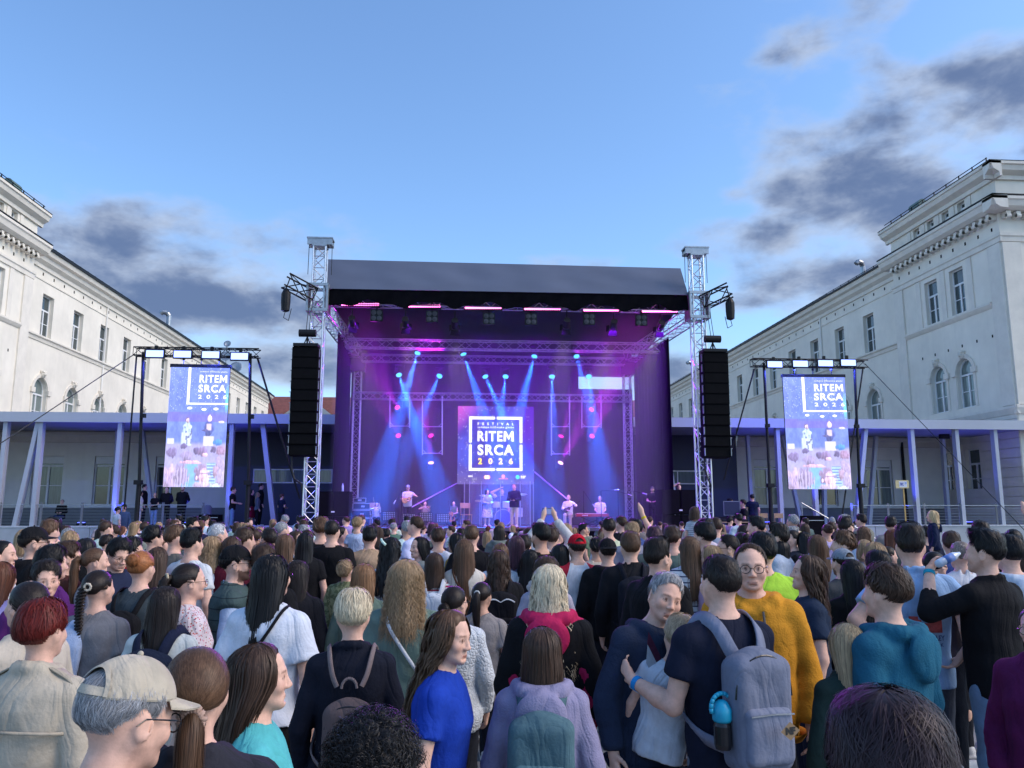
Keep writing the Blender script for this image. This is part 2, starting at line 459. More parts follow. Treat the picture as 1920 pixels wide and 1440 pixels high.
Z_SILL, Z_CORN = 12.3, 17.2
def wing(side, X, Y0, Y1, name, label, win_phase, near_roof):
 """long two storey wing above the canopy; its courtyard face looks along -side in x"""
 root = empty(name, (X, Y0, 0), label=label, cat='building')
 n = (-side, 0, 0)
 F = Facade(root, (X, Y0, 0), (0, 1, 0), n)
 Ln = Y1 - Y0
 cs = [win_phase + 4.0 * k for k in range(40) if .9 < win_phase + 4.0 * k < Ln - 1.2]
 holes = []
 for c in cs:
  holes.append(rect_loop(c, Z_SILL + .08, Z_SILL + 2.6, 1.36))
  holes.append(arch_loop(c, 6.9, 9.05, 1.62))
  holes.append(rect_loop(c, 3.1, 5.4, 1.25))
 F.wall(0, Ln, 0, Z_CORN - .5, holes, M_PLASTER)
 for c in cs:
  F.window(c, Z_SILL + .08, Z_SILL + 2.6, 1.36, d=.24, trans=.64)
  F.window(c, 6.9, 9.05, 1.62, d=.22, arch=True, trans=.92, glass=M_CURT)
  F.window(c, 3.1, 5.4, 1.25, d=.2)
  F.arch_surround(c, 6.9, 9.05, 1.62)
 F.course('sill_course', 0, Ln, [(0, Z_SILL - .36), (.06, Z_SILL - .34), (.10, Z_SILL - .16), (.20, Z_SILL - .10), (.20, Z_SILL), (0, Z_SILL + .03)], M_TRIM)
 F.course('frieze_line', 0, Ln, [(0, Z_CORN - 1.62), (.05, Z_CORN - 1.6), (.05, Z_CORN - 1.5), (0, Z_CORN - 1.46)], M_TRIM)
 F.course('cornice', 0, Ln, [(0, Z_CORN - .95), (.10, Z_CORN - .93), (.12, Z_CORN - .72), (.36, Z_CORN - .55), (.42, Z_CORN - .34), (.62, Z_CORN - .26), (.70, Z_CORN - .04), (.70, Z_CORN), (0, Z_CORN + .02)], M_TRIM)
 # small ventilation holes in a row under the cornice
 for k in range(int(Ln / 1.33)):
  vb = MB(); u = .6 + 1.33 * k
  F.bar(vb, u, u + .13, Z_CORN - 1.28, Z_CORN - 1.10, -.006, .02); wb(vb, 'vent_hole', M_BLACKM, root=root)
 # roof slope with gutter and snow rail
 rb = MB()
 rb.add([F.p(0, -.74, Z_CORN + .03), F.p(Ln, -.74, Z_CORN + .03), F.p(Ln, 7.5, Z_CORN + 2.9), F.p(0, 7.5, Z_CORN + 2.9),
   F.p(0, 15, Z_CORN + .03), F.p(Ln, 15, Z_CORN + .03)], [(0, 1, 2, 3), (3, 2, 5, 4), (0, 3, 4)])
 ro = wb(rb, 'roof', M_ROOF, root=root)
 gb = MB(); F.bar(gb, 0, Ln, Z_CORN + .0, Z_CORN + .12, -.80, -.70); gb.build('gutter', M_BLACK, parent=ro)
 sb = MB()
 zz = Z_CORN + .44
 sb.tube(F.p(0, -.35, zz), F.p(Ln, -.35, zz), .025, n=5)
 for k in range(int(Ln / 1.1)): sb.tube(F.p(.3 + 1.1 * k, -.35, Z_CORN + .15), F.p(.3 + 1.1 * k, -.35, zz + .04), .03, n=5)
 sb.build('snow_rail', M_BLACK, parent=ro)
 # far end wall and back so that nothing is open
 eb = MB(); F.bar(eb, Ln - .3, Ln, 0, Z_CORN, .02, 14.5); F.bar(eb, 0.02, .3, 0, Z_CORN, .02, 14.5); wb(eb, 'end_wall', M_PLASTER, root=root)
 db = MB(); F.bar(db, 10.9, 11.0, 6.3, Z_CORN - .9, -.10, -.02); wb(db, 'downpipe', M_PLASTER_LOW, root=root)
 return root, F

def pavilion(side, X, Y0, Y1, name, label, detail):
 """corner block that stands a little proud of the wing, with an attic storey"""
 root = empty(name, (X, Y0, 0), label=label, cat='building')
 F = Facade(root, (X, Y0, 0), (0, 1, 0), (-side, 0, 0))
 Ln = Y1 - Y0; ZT = 19.1
 cu = [Ln * .5 - 1.15, Ln * .5 + 1.15]
 holes = []
 for c in cu:
  holes += [rect_loop(c, Z_SILL + .1, Z_SILL + 2.55, 1.18), arch_loop(c, 7.35, 9.25, 1.35), rect_loop(c, 2.9, 5.2, 1.15)]
 at_c = [Ln * .5 + (k - 1.5) * 1.38 for k in range(4)]
 for c in at_c: holes.append(rect_loop(c, Z_CORN + .25, Z_CORN + 1.05, .62))
 F.wall(0, Ln, 0, ZT - .3, holes, M_PLASTER)
 F2 = Facade(root, (X, Y0, 0), (side, 0, 0), (0, -1, 0))          # end face towards the square
 F2.wall(0, 14, 0, ZT - .3, [rect_loop(c, Z_SILL + .1, Z_SILL + 2.55, 1.2) for c in (3.2, 7, 10.8)] + [arch_loop(c, 7.35, 9.25, 1.35) for c in (3.2, 7, 10.8)], M_PLASTER)
 for c in (3.2, 7, 10.8):
  F2.window(c, Z_SILL + .1, Z_SILL + 2.55, 1.2); F2.window(c, 7.35, 9.25, 1.35, arch=True, trans=.92); F2.arch_surround(c, 7.35, 9.25, 1.35)
 for c in cu:
  F.window(c, Z_SILL + .1, Z_SILL + 2.55, 1.18); F.window(c, 7.35, 9.25, 1.35, arch=True, trans=.92, glass=M_CURT)
  F.window(c, 2.9, 5.2, 1.15); F.arch_surround(c, 7.35, 9.25, 1.35)
 for c in at_c: F.window(c, Z_CORN + .25, Z_CORN + 1.05, .62, trans=.6, double=False)
 # back return of the attic, above the wing roof
 eb = MB(); F.bar(eb, Ln - .25, Ln, 0, ZT - .3, .02, 14); wb(eb, 'return_wall', M_PLASTER, root=root)
 for FF, L_ in ((F, Ln), (F2, 14)):
  e0 = 0 if FF is F2 else -.0
  FF.course('sill_course', .95, L_ - .95, [(0, Z_SILL - .3), (.08, Z_SILL - .24), (.18, Z_SILL - .1), (.18, Z_SILL), (0, Z_SILL + .03)], M_TRIM)
  FF.course('string_course', -.18, L_ + .0, [(0, 6.55), (.10, 6.6), (.24, 6.86), (.24, 6.98), (0, 7.02)], M_TRIM)
  FF.course('architrave', -.12, L_ + .05, [(0, Z_CORN - 2.1), (.08, Z_CORN - 2.08), (.10, Z_CORN - 1.86), (.16, Z_CORN - 1.8), (.16, Z_CORN - 1.66), (0, Z_CORN - 1.64)], M_TRIM)
  FF.course('cornice', -.78, L_ + .35, [(0, Z_CORN - .62), (.40, Z_CORN - .58), (.62, Z_CORN - .44), (.70, Z_CORN - .2), (.78, Z_CORN - .14), (.78, Z_CORN), (0, Z_CORN + .03)], M_TRIM)
  FF.course('attic_cornice', -.58, L_ + .35, [(0, ZT - .8), (.12, ZT - .78), (.14, ZT - .58), (.42, ZT - .4), (.50, ZT - .18), (.58, ZT - .14), (.58, ZT), (0, ZT + .02)], M_TRIM)
  gb = MB(); FF.bar(gb, -.8, L_ + .35, Z_CORN + .035, Z_CORN + .09, -.80, 0); wb(gb, 'flashing', M_BLACK, root=root)
  br = MB(); FF.bar(br, -.1, .1, -.22, .0, -.42, -.03); 
  k = 0; u = .15
  while u < L_ - .1:
   bb = MB(); FF.bar(bb, u, u + .22, Z_CORN - .92, Z_CORN - .63, -.40, -.005); bb.tube(FF.p(u, -.36, Z_CORN - .86), FF.p(u + .22, -.36, Z_CORN - .86), .1, n=8)
   wb(bb, 'cornice_bracket', M_TRIM, root=root); u += .52
  # corner pilasters and thin panel strips
  for a, b in ((.0, .95), (L_ - .95, L_ - .02)):
   pb = MB(); FF.bar(pb, a + .012, b, 7.03, Z_CORN - 2.12, -.09, 0); wb(pb, 'pilaster', M_TRIM, root=root)
  if FF is F:
   for u in (cu[0] - 1.15, (cu[0] + cu[1]) / 2, cu[1] + 1.15):
    pb = MB(); FF.bar(pb, u - .2, u + .2, Z_SILL + .04, Z_CORN - 2.12, -.06, 0); wb(pb, 'panel_strip', M_TRIM, root=root)
   for c in at_c + [at_c[-1] + 1.38]:
    pb = MB(); FF.bar(pb, c - .69 - .16, c - .69 + .16, Z_CORN + .1, ZT - .82, -.05, 0); wb(pb, 'attic_strip', M_TRIM, root=root)
   for k in range(int(Ln / 1.05)):
    vb = MB(); FF.bar(vb, .5 + 1.05 * k, .62 + 1.05 * k, Z_CORN - 1.38, Z_CORN - 1.2, -.006, .02); wb(vb, 'vent_hole', M_BLACKM, root=root)
   for k in range(6):
    vb = MB(); FF.bar(vb, 1.2 + 1.2 * k, 1.3 + 1.2 * k, 10.55, 10.7, -.006, .02); wb(vb, 'vent_hole', M_BLACKM, root=root)
   # rusticated base: flat courses with open joints
   zc = 1.32
   while zc < 6.4:
    segs = [(0.02, cu[0] - .75), (cu[0] + .75, cu[1] - .75), (cu[1] + .75, Ln - .02)] if 2.7 < zc < 5.25 else [(0.02, Ln - .02)]
    for a, b in segs:
     cb = MB(); FF.bar(cb, a, b, zc, zc + .43, -.045, -.001); wb(cb, 'rusticated_course', M_TRIM, root=root)
    zc += .46
 rb = MB(); d0 = -.62
 a, b, c_, d_ = F.p(-.6, d0, ZT + .03), F.p(Ln + .35, d0, ZT + .03), F.p(Ln + .35, 14, ZT + .03), F.p(-.6, 14, ZT + .03)
 r1, r2 = F.p(4, 7, ZT + 1.5), F.p(Ln - 4, 7, ZT + 1.5)
 rb.add([a, b, c_, d_, r1, r2], [(0, 1, 5, 4), (1, 2, 5), (2, 3, 4, 5), (3, 0, 4)])
 ro = wb(rb, 'roof', M_ROOF, root=root)
 sb = MB(); zz = ZT + .38
 sb.tube(F.p(0, -.3, zz), F.p(Ln, -.3, zz), .025, n=5)
 for k in range(int(Ln / 1.1) + 1): sb.tube(F.p(.05 + 1.1 * k, -.3, ZT + .08), F.p(.05 + 1.1 * k, -.3, zz + .03), .035, n=5)
 sb.build('snow_rail', M_BLACK, parent=ro)
 hb = MB(); hc = F.p(Ln * .68, .15, ZT + .1)
 hb.tube(hc + Vector((0, -.28, .42)), hc + Vector((0, .75, .42)), .26, n=12); hb.cbox(hc + Vector((0, .22, .15)), (.5, .9, .6))
 hb.build('roof_hood', mat('green_copper', (.10, .16, .14), .6), parent=ro)
 return root

XL, XR = -24.5, 27.4
wing(-1, XL, 46.2, 108, 'left_wing', 'long cream plastered wing behind the left video screen with arched windows', 2.9, True)
wing(1, XR, 45.5, 108, 'right_wing', 'long pale plastered wing rising behind the right video screen', 0.25, False)
pavilion(-1, XL + .45, 37.2, 46.2, 'corner_pavilion', 'cream corner pavilion with bracketed cornice cut by the left picture edge', False)
pavilion(1, XR - .55, 35.9, 45.5, 'corner_pavilion', 'pale corner pavilion with attic windows and bracketed cornice, right of the square', True)

# things on the right wing roof: solar panels and a bent flue
sp = empty('solar_panel_row', (XR + 2, 70, Z_CORN + 1), label='row of glossy solar panels along the right wing roof', cat='solar panels')
for k in range(14):
 pb = MB(); y = 56 + 2.2 * k
 pb.add([(XR + .2, y, Z_CORN + .75), (XR + .2, y + 2.1, Z_CORN + .75), (XR + 3.4, y + 2.1, Z_CORN + 2.15), (XR + 3.4, y, Z_CORN + 2.15),
   (XR + .2, y, Z_CORN + .69), (XR + .2, y + 2.1, Z_CORN + .69), (XR + 3.4, y + 2.1, Z_CORN + 2.09), (XR + 3.4, y, Z_CORN + 2.09)],
  [(0, 1, 2, 3), (7, 6, 5, 4), (0, 4, 5, 1), (1, 5, 6, 2), (2, 6, 7, 3), (3, 7, 4, 0)])
 wb(pb, 'solar_panel', mat('solar_glass', (.03, .045, .08), .12, spec=1), root=sp)
def flue(name, p, label, s=1.0):
 mb = MB(); p = Vector(p)
 mb.path([p + Vector((0, 0, -.6)), p + Vector((0, 0, .75 * s)), p + Vector((-.12 * s, -.1, .95 * s)), p + Vector((-.42 * s, -.2, 1.0 * s)), p + Vector((-.55 * s, -.2, .85 * s))], .17 * s, n=10)
 o = mb.build(name, M_STEEL); return tag(o, label, 'flue')
flue('roof_flue', (XR + .3, 50.5, Z_CORN + .5), 'bent metal flue pipe on the right wing roof above the cornice')
flue('roof_flue', (XR + .6, 90.5, Z_CORN + .9), 'small bent flue on the far right roof beside the right tower', 1.2)
flue('roof_flue', (XL - .3, 70.2, Z_CORN + .8), 'curved flue on the left wing roof above the left light truss', 1.2)
# satellite dishes on the left wing's far roof
ms = empty('antenna_mast', (XL - .2, 88, Z_CORN), label='cluster of satellite dishes on a mast at the far left roof', cat='antenna')
mb = MB(); mb.tube((XL - .2, 88, Z_CORN), (XL - .2, 88, Z_CORN + 3.2), .06); mb.tube((XL - .2, 92, Z_CORN), (XL - .2, 92, Z_CORN + 2.2), .06)
wb(mb, 'mast', M_STEEL, root=ms)
for p, r in (((XL - .1, 87.6, Z_CORN + 1.5), .6), ((XL - .1, 91.7, Z_CORN + 1.0), .7), ((XL - .1, 87.8, Z_CORN + 2.9), .4)):
 mb = MB(); mb.lathe([(.02, -.12), (r * .6, -.05), (r, .08), (r * .97, .1), (r * .55, -.02), (.02, -.08)], n=16, c=p, M=Matrix.Rotation(math.radians(70), 3, 'X'))
 wb(mb, 'dish', M_STEEL, root=ms, smooth=True)

# far building across the end of the court with a red roof
fb = empty('far_building', (1, 109, 0), label='low building with red tiled roof closing the court far behind the stage', cat='building')
mb = MB(); mb.box(-28, 31, 109, 121, 0, 14.4); wb(mb, 'wall', M_PLASTER_LOW, root=fb)
mb = MB(); mb.add([(-29, 108.3, 14.2), (32, 108.3, 14.2), (32, 115, 18.2), (-29, 115, 18.2), (-29, 121.6, 14.2), (32, 121.6, 14.2)], [(0, 1, 2, 3), (3, 2, 5, 4), (0, 3, 4), (1, 5, 2)])
wb(mb, 'roof', M_ROOF_RED, root=fb)
for gx in (-19.2, -12, 21):
 mb = MB(); mb.add([(gx - 3.4, 107.6, 13.2), (gx + 3.4, 107.6, 13.2), (gx + 3.4, 107.6, 14.6), (gx, 107.6, 17.2), (gx - 3.4, 107.6, 14.6), (gx + 3.4, 114, 14.6), (gx, 114, 17.2), (gx - 3.4, 114, 14.6)],
  [(0, 1, 2, 3, 4), (2, 5, 6, 3), (4, 3, 6, 7)])
 wb(mb, 'dormer', mat('grey_sheet_roof', (.30, .33, .36), .5), root=fb)
mb = MB(); mb.box(-9, 6.5, 109.5, 121, 14.2, 20.5); wb(mb, 'tower_wall', M_PLASTER_LOW, root=fb)
for k in range(13):
 mb = MB(); x = -24 + 4.1 * k; mb.box(x, x + 1.2, 108.94, 109.0, 9.6, 11.8); wb(mb, 'window', M_GLASS, root=fb)

# ------------------------------------------------------------------ terrace, railing, low building under the canopy
TZ, TY = 1.3, 35.0
t = MB(); t.box(-44, 48, TY + .12, 46, 0, TZ); terr = tag(t.build('terrace', M_CONC), kind='structure')
for k in range(38):
 x = -44 + 2.42 * k
 pb = MB(); pb.box(x + .012, x + 2.408, TY, TY + .115, .02, TZ + .02); pb.build('facing_panel', M_CONC, parent=terr)
cp = MB(); cp.box(-44, 48, TY - .03, TY + .4, TZ + .024, TZ + .085); cp.build('coping', mat('pale_coping', (.55, .56, .57), .8, var=.1), parent=terr)
def railing(x0, x1, y, label):
 r = empty('wire_railing', (x0, y, TZ + .085), label=label, cat='railing')
 n = max(2, round((x1 - x0) / 1.7))
 for i in range(n + 1):
  x = x0 + (x1 - x0) * i / n
  pb = MB(); pb.box(x - .05, x + .05, y - .012, y + .012, TZ + .085, TZ + 1.05); wb(pb, 'post', M_PLINTH, root=r)
 for j in range(7):
  z = TZ + .2 + j * .125
  pb = MB(); pb.tube((x0, y, z), (x1, y, z), .006 if j < 6 else .02, n=5); wb(pb, 'wire' if j < 6 else 'handrail', M_STEEL, root=r)
railing(-27, -10.5, TY + .25, 'thin steel wire railing along the left terrace edge')
railing(18.0, 30, TY + .25, 'thin steel wire railing along the right terrace edge')
sr = empty('stair_rail', (16.2, TY - .3, 0), label='sloping steel handrail of the steps beside the right screen', cat='railing')
for dx in (0, 1.5):
 mb = MB(); mb.tube((15.4 + dx, TY - .4 - .5 * dx, 2.35 - .5 * dx), (17.4 + dx, TY - .4 - .5 * dx, 1.2 - .5 * dx), .03); mb.tube((15.4 + dx, TY - .4 - .5 * dx, 0.1), (15.4 + dx, TY - .4 - .5 * dx, 2.35 - .5 * dx), .03)
 wb(mb, 'handrail', M_STEEL, root=sr)

# low connecting building: plastered left and right, dark navy hall in the middle
lb = empty('hall_front', (1, 42, TZ), label='low plastered hall front with tall windows under the canopy', cat='building')
FL = Facade(lb, (0, 42, 0), (1, 0, 0), (0, -1, 0))
wl = [at(87, 905, Y=42).x, at(203, 905, Y=42).x, at(318, 905, Y=42).x]
wr = [at(1440, 905, Y=42).x, at(1545, 905, Y=42).x, at(1650, 905, Y=42).x]
xa0, xa1 = -24.0, at(432, 900, Y=42).x
xb0, xb1 = at(1383, 900, Y=42).x, 26.7
FL.wall(xa0, xa1, TZ, 6.4, [rect_loop(c, 2.28, 4.75, 1.5) for c in wl], M_PLASTER_LOW, rev=.2)
FL.wall(xb0, xb1, TZ, 6.4, [rect_loop(c, 2.28, 4.75, 1.5) for c in wr], M_PLASTER_LOW, rev=.2)
for c in wl + wr:
 FL.window(c, 2.28, 4.75, 1.5, d=.14, trans=.80, glass=M_CURT if c in (wl[0], wr[0], wr[2]) else M_GLASS)
 sb = MB(); FL.bar(sb, c - .72, c + .72, 4.36, 4.72, .06, .13); wb(sb, 'shutter_box', M_FRAME, root=lb)
 sb = MB(); FL.bar(sb, c - .82, c + .82, 2.18, 2.275, -.10, .14); wb(sb, 'window_sill', M_FRAME, root=lb)
for a, b in ((xa0, xa1), (xb0, xb1)):
 FL.course('cornice', a, b, [(0, 5.42), (.10, 5.45), (.14, 5.7), (.28, 5.8), (.28, 5.95), (0, 6.0)], M_TRIM)
 pb = MB(); FL.bar(pb, a, b, TZ, 2.17, -.05, .0); wb(pb, 'plinth', M_PLINTH, root=lb)
 pb = MB(); FL.bar(pb, a, b, 6.02, 6.36, -.5, -.02); wb(pb, 'gutter_board', M_BLACK, root=lb)
for x in (xa0 + 1.2, at(1694, 900, Y=42).x):
 db = MB(); db.tube((x, 41.9, TZ), (x, 41.9, 5.9), .075, n=8); wb(db, 'downpipe', M_BLACK, root=lb)
xs = [(-19.3, 5.1), (-18.6, 5.0), (-17.9, 5.12), (-17.3, 5.18)]
nv = empty('navy_hall', (1, 40, TZ), label='dark navy clad hall block behind the stage under the canopy', cat='building')
FN = Facade(nv, (0, 40, 0), (1, 0, 0), (0, -1, 0))
nx0, nx1 = at(436, 900, Y=40).x, at(1383, 900, Y=40).x
wz0, wz1 = at(520, 906, Y=40).z, at(520, 879, Y=40).z
la, lbx = at(474, 890, Y=40).x, at(600, 890, Y=40).x + .6
ra, rbx = at(1238, 890, Y=40).x - .5, at(1322, 890, Y=40).x
FN.wall(nx0, nx1, TZ, 6.3, [rect_loop((la + lbx) / 2, wz0, wz1, lbx - la), rect_loop((ra + rbx) / 2, wz0, wz1, rbx - ra)], M_NAVY, rev=.25)
for a, b in ((la, lbx), (ra, rbx)):
 fb_ = MB()
 for (u0, u1, z0, z1) in ((a, b, wz0, wz0 + .06), (a, b, wz1 - .06, wz1), (a, a + .06, wz0 + .06, wz1 - .06), (b - .06, b, wz0 + .06, wz1 - .06), ((a + b) / 2 - .03, (a + b) / 2 + .03, wz0 + .06, wz1 - .06)):
  FN.bar(fb_, u0, u1, z0, z1, .05, .12)
 fo = wb(fb_, 'strip_window', M_FRAME, root=nv)
 for u0, u1 in ((a + .06, (a + b) / 2 - .03), ((a + b) / 2 + .03, b - .06)):
  pb = MB(); FN.bar(pb, u0, u1, wz0 + .06, wz1 - .06, .08, .09); pb.build('pane', M_CURT, parent=fo)
for x in [nx0 + 1.2 * k for k in range(1, int((nx1 - nx0) / 1.2))]:
 pass
mb = MB(); mb.box(nx0, nx0 + .1, 40.02, 42, TZ, 6.3); mb.box(nx1 - .1, nx1, 40.02, 42, TZ, 6.3); wb(mb, 'side_wall', M_NAVY, root=nv)

# canopy
ZS, ZF = 5.72, 6.14
cn = empty('entrance_canopy', (1, TY, TZ), label='long flat white entrance canopy on slim columns across the square', cat='canopy')
mb = MB(); mb.box(-44, 48, TY, TY + .18, ZS, ZF); wb(mb, 'fascia', M_CANOPY, root=cn)
mb = MB(); mb.box(-44, 48, TY + .183, 41.6, ZF - .12, ZF - .02); wb(mb, 'roof_deck', M_CANOPY, root=cn)
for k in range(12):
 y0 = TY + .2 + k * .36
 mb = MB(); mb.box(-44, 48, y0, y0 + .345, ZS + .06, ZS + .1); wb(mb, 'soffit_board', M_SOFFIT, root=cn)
def column(top, bot, w=.17, d=.28):
 mb = MB(); mb.beam(bot, top, w, d, up=(0, 1, 0)); wb(mb, 'column', M_CANOPY, root=cn)
for px in (13, 79, 227, 436, 1456, 1521, 1707, 1790, 1862):
 x = at(px, 797, Y=TY + .3).x; column((x, TY + .32, ZS + .05), (x, TY + .32, TZ))
for (tp, bp) in ((72, 27), (1623, 1606)):
 column((at(tp, 797, Y=TY + .3).x, TY + .36, ZS + .05), (at(bp, 985, Y=TY + .3).x, TY + .36, TZ))
for (tp, bp) in ((221, 213), (267, 289), (1401, 1410), (1467, 1502), (1642, 1629), (1766, 1778), (1544, 1546)):
 column((at(tp, 815, Y=39.2).x, 39.2, ZS + .05), (at(bp, 975, Y=39.2).x, 39.2, TZ), .16, .24)
for (tp, bp) in ((493, 516), (1245, 1270)):
 column((at(tp, 800, Y=TY + .6).x, TY + .6, ZS + .05), (at(bp, 965, Y=TY + .6).x, TY + .6, TZ), .2, .24)
mb = MB(); p = at(1770, 815, Y=38); mb.box(p.x - .22, p.x + .22, 37.9, 38.1, p.z - .2, p.z + .2); wb(mb, 'wall_speaker', M_BLACK, root=cn)
BLUE = (.06, .08, 1.0)
for px in (215, 436, 1521, 1608, 1712):
 p = at(px, 975, Y=TY - .15 if px != 215 else TY - .1)
 fx = empty('floor_uplight', (p.x, p.y + .25, TZ + .1), label='small black LED uplight washing a canopy column blue', cat='uplight', group='column uplights')
 fx['label'] = {215: 'small LED uplight washing the column left of the left screen blue', 436: 'small LED uplight washing the column right of the left screen blue',
    1521: 'small LED uplight washing the column under the right screen blue', 1608: 'small LED uplight washing the slanting column right of the right screen blue',
    1712: 'small LED uplight washing the column beside the yellow paper sign blue'}[px]
 mb = MB(); mb.tube((0, -.0, 0), (0, .06, .12), .07, n=10); mb.build('housing', M_BLACK, parent=fx)
 mb = MB(); mb.lathe([(.001, 0), (.06, 0), (.06, .004), (.001, .004)], n=12, c=(0, .062, .122)); mb.build('lens', emission_mat('blue_lens', BLUE, 8), parent=fx)
 lamp('uplight_lamp', 'SPOT', (p.x, p.y + .1, TZ + .3), (p.x, TY + .45, ZS - .6), 260, BLUE, spot_size=math.radians(55), spot_blend=.9, shadow_soft_size=.05)
# washes that turn the soffit blue
for px in (150, 350, 1440, 1600, 1820):
 p = at(px, 960, Y=TY + 1.4)
 fx = empty('floor_wash_light', (p.x, TY + 1.6, TZ), label={150: 'floor wash light under the left canopy near the sitting man', 350: 'floor wash light under the canopy behind the left screen', 1440: 'floor wash light under the canopy left of the right screen', 1600: 'floor wash light under the canopy right of the right screen', 1820: 'floor wash light under the canopy before the rusticated wall'}[px], cat='floor light')
 mb = MB(); mb.box(-.16, .16, -.1, .1, .0, .2); mb.build('housing', M_BLACK, parent=fx); mb = MB(); mb.box(-.13, .13, -.07, .07, .201, .21); mb.build('lens', emission_mat('blue_lens', BLUE, 8), parent=fx)
 lamp('soffit_wash_lamp', 'SPOT', (p.x, TY + 1.6, TZ + .35), (p.x, TY + 1.3, ZS), 240, BLUE, spot_size=math.radians(95), spot_blend=1.0, shadow_soft_size=.06)
# ------------------------------------------------------------------ stage
SY, RY, DZ = 27.6, 34.6, 1.40
M_TARP = mat('grey_stage_tarp', (.085, .10, .145), .55, var=.1, vscale=.5, bump=.3, bscale=3)
M_DRAPE = mat('black_drape', (.004, .004, .006), .95, spec=.05, var=.25, vscale=2, bump=.3, bscale=5)
M_DECK = mat('stage_deck_plywood', (.10, .09, .085), .6, var=.25, vscale=2)
M_CABLE = mat('black_cable', (.01, .01, .01), .6)
xl0, xr0 = at(592, 700, Y=SY).x, at(1312, 700, Y=SY).x      # front towers
xl1, xr1 = at(668, 800, Y=RY).x, at(1177, 800, Y=RY).x      # rear towers

def truss(mb_ch, mb_br, a, b, w=.38, n=None, rc=.025, rb=.011, up=(0, 0, 1), tri=False):
 """lattice of chords and diagonals between a and b; returns corner offsets"""
 a, b = Vector(a), Vector(b); d = (b - a); Ln = d.length; d.normalize()
 u = Vector(up)
 if abs(d.dot(u)) > .99: u = Vector((0, 1, 0))
 s = d.cross(u).normalized(); t = s.cross(d)
 cs = [s * (w / 2 * i) + t * (w / 2 * j) for i, j in ((-1, -1), (1, -1), (1, 1), (-1, 1))]
 for c in cs: mb_ch.append((a + c, b + c, rc))
 n = n or max(2, round(Ln / (w * 1.15)))
 for k in range(4):
  c0, c1 = cs[k], cs[(k + 1) % 4]
  for i in range(n):
   p, q = a + d * (Ln * i / n), a + d * (Ln * (i + 1) / n)
   if (i + k) % 2: mb_br.tube(p + c0, q + c1, rb, n=4, cap=False)
   else: mb_br.tube(p + c1, q + c0, rb, n=4, cap=False)
   if k == 0 or i == 0: mb_br.tube(p + c0, p + c1, rb, n=4, cap=False)
def truss_obj(root, a, b, m=None, part='truss', **kw):
 ch, br = [], MB(); truss(ch, br, a, b, **kw)
 bo = wb(br, part, m or M_ALU, root=root)
 for p, q, r in ch:
  cb = MB(); cb.tube(p, q, r, n=8); cb.build('chord', m or M_ALU, parent=bo, smooth=False)
 return bo

def tower(x, label, side):
 r = empty('stage_tower', (x, SY, 0), label=label, cat='truss tower')
 ztop = at(592, 462, Y=SY).z
 truss_obj(r, (x, SY, .25), (x, SY, ztop), w=.42, n=26, part='mast', rc=.032, rb=.014)
 mb = MB(); mb.cbox((x, SY, .12), (1.4, 1.4, .2)); mb.cbox((x, SY, .3), (.6, .6, .18)); wb(mb, 'base', M_STEEL, root=r)
 mb = MB()
 for dy in (-.2, .2): mb.cbox((x, SY + dy, ztop + .12), (.86, .06, .22)); 
 mb.cbox((x, SY, ztop + .25), (.9, .5, .05)); mb.cbox((x, SY, ztop - .02), (.5, .5, .06))
 mb.tube((x - .33, SY - .15, ztop + .1), (x - .33, SY + .15, ztop + .1), .1, n=12); mb.tube((x + .33, SY - .15, ztop + .1), (x + .33, SY + .15, ztop + .1), .1, n=12)
 wb(mb, 'head_block', M_STEEL, root=r)
 mb = MB()
 for dx in (-.4, .4): mb.tube((x + dx, SY, ztop + .1), (x + dx * 1.02, SY, 10.2), .012, n=5)
 wb(mb, 'hoist_chain', M_CABLE, root=r)
 # sleeve block that carries the roof corner, black corner truss and a chain motor
 z0 = 8.85
 mb = MB()
 for dx in (-.34, .34): mb.cbox((x + dx, SY, z0 + .45), (.07, .7, 1.0))
 for dz in (0, .9): mb.cbox((x, SY - .34, z0 + dz), (.75, .06, .1)); mb.cbox((x, SY + .34, z0 + dz), (.75, .06, .1))
 wb(mb, 'sleeve_block', M_STEEL, root=r)
 truss_obj(r, (x + side * .15, SY - .15, z0 + .55), (x + side * 1.05, SY - .55, z0 + .95), m=M_BLACK, w=.45, n=2, part='corner_truss', rc=.03, rb=.02)
 mb = MB(); p = Vector((x + side * 1.0, SY - .6, z0 + .25)); mb.lathe([(.06, -.42), (.14, -.38), (.16, -.1), (.16, .2), (.10, .34), (.03, .42)], n=12, c=p); mb.tube(p + Vector((0, 0, .4)), p + Vector((-side * .1, 0, .75)), .02)
 mb.path([p + Vector((0, 0, -.4)), p + Vector((side * .05, 0, -.62)), p + Vector((-side * .12, 0, -.72)), p + Vector((-side * .2, 0, -.3))], .012)
 wb(mb, 'chain_motor', M_BLACK, root=r)
 return r
tower(xl0, 'aluminium lattice roof tower at the left front corner of the stage', -1)
tower(xr0, 'aluminium lattice roof tower at the right front corner of the stage', 1)

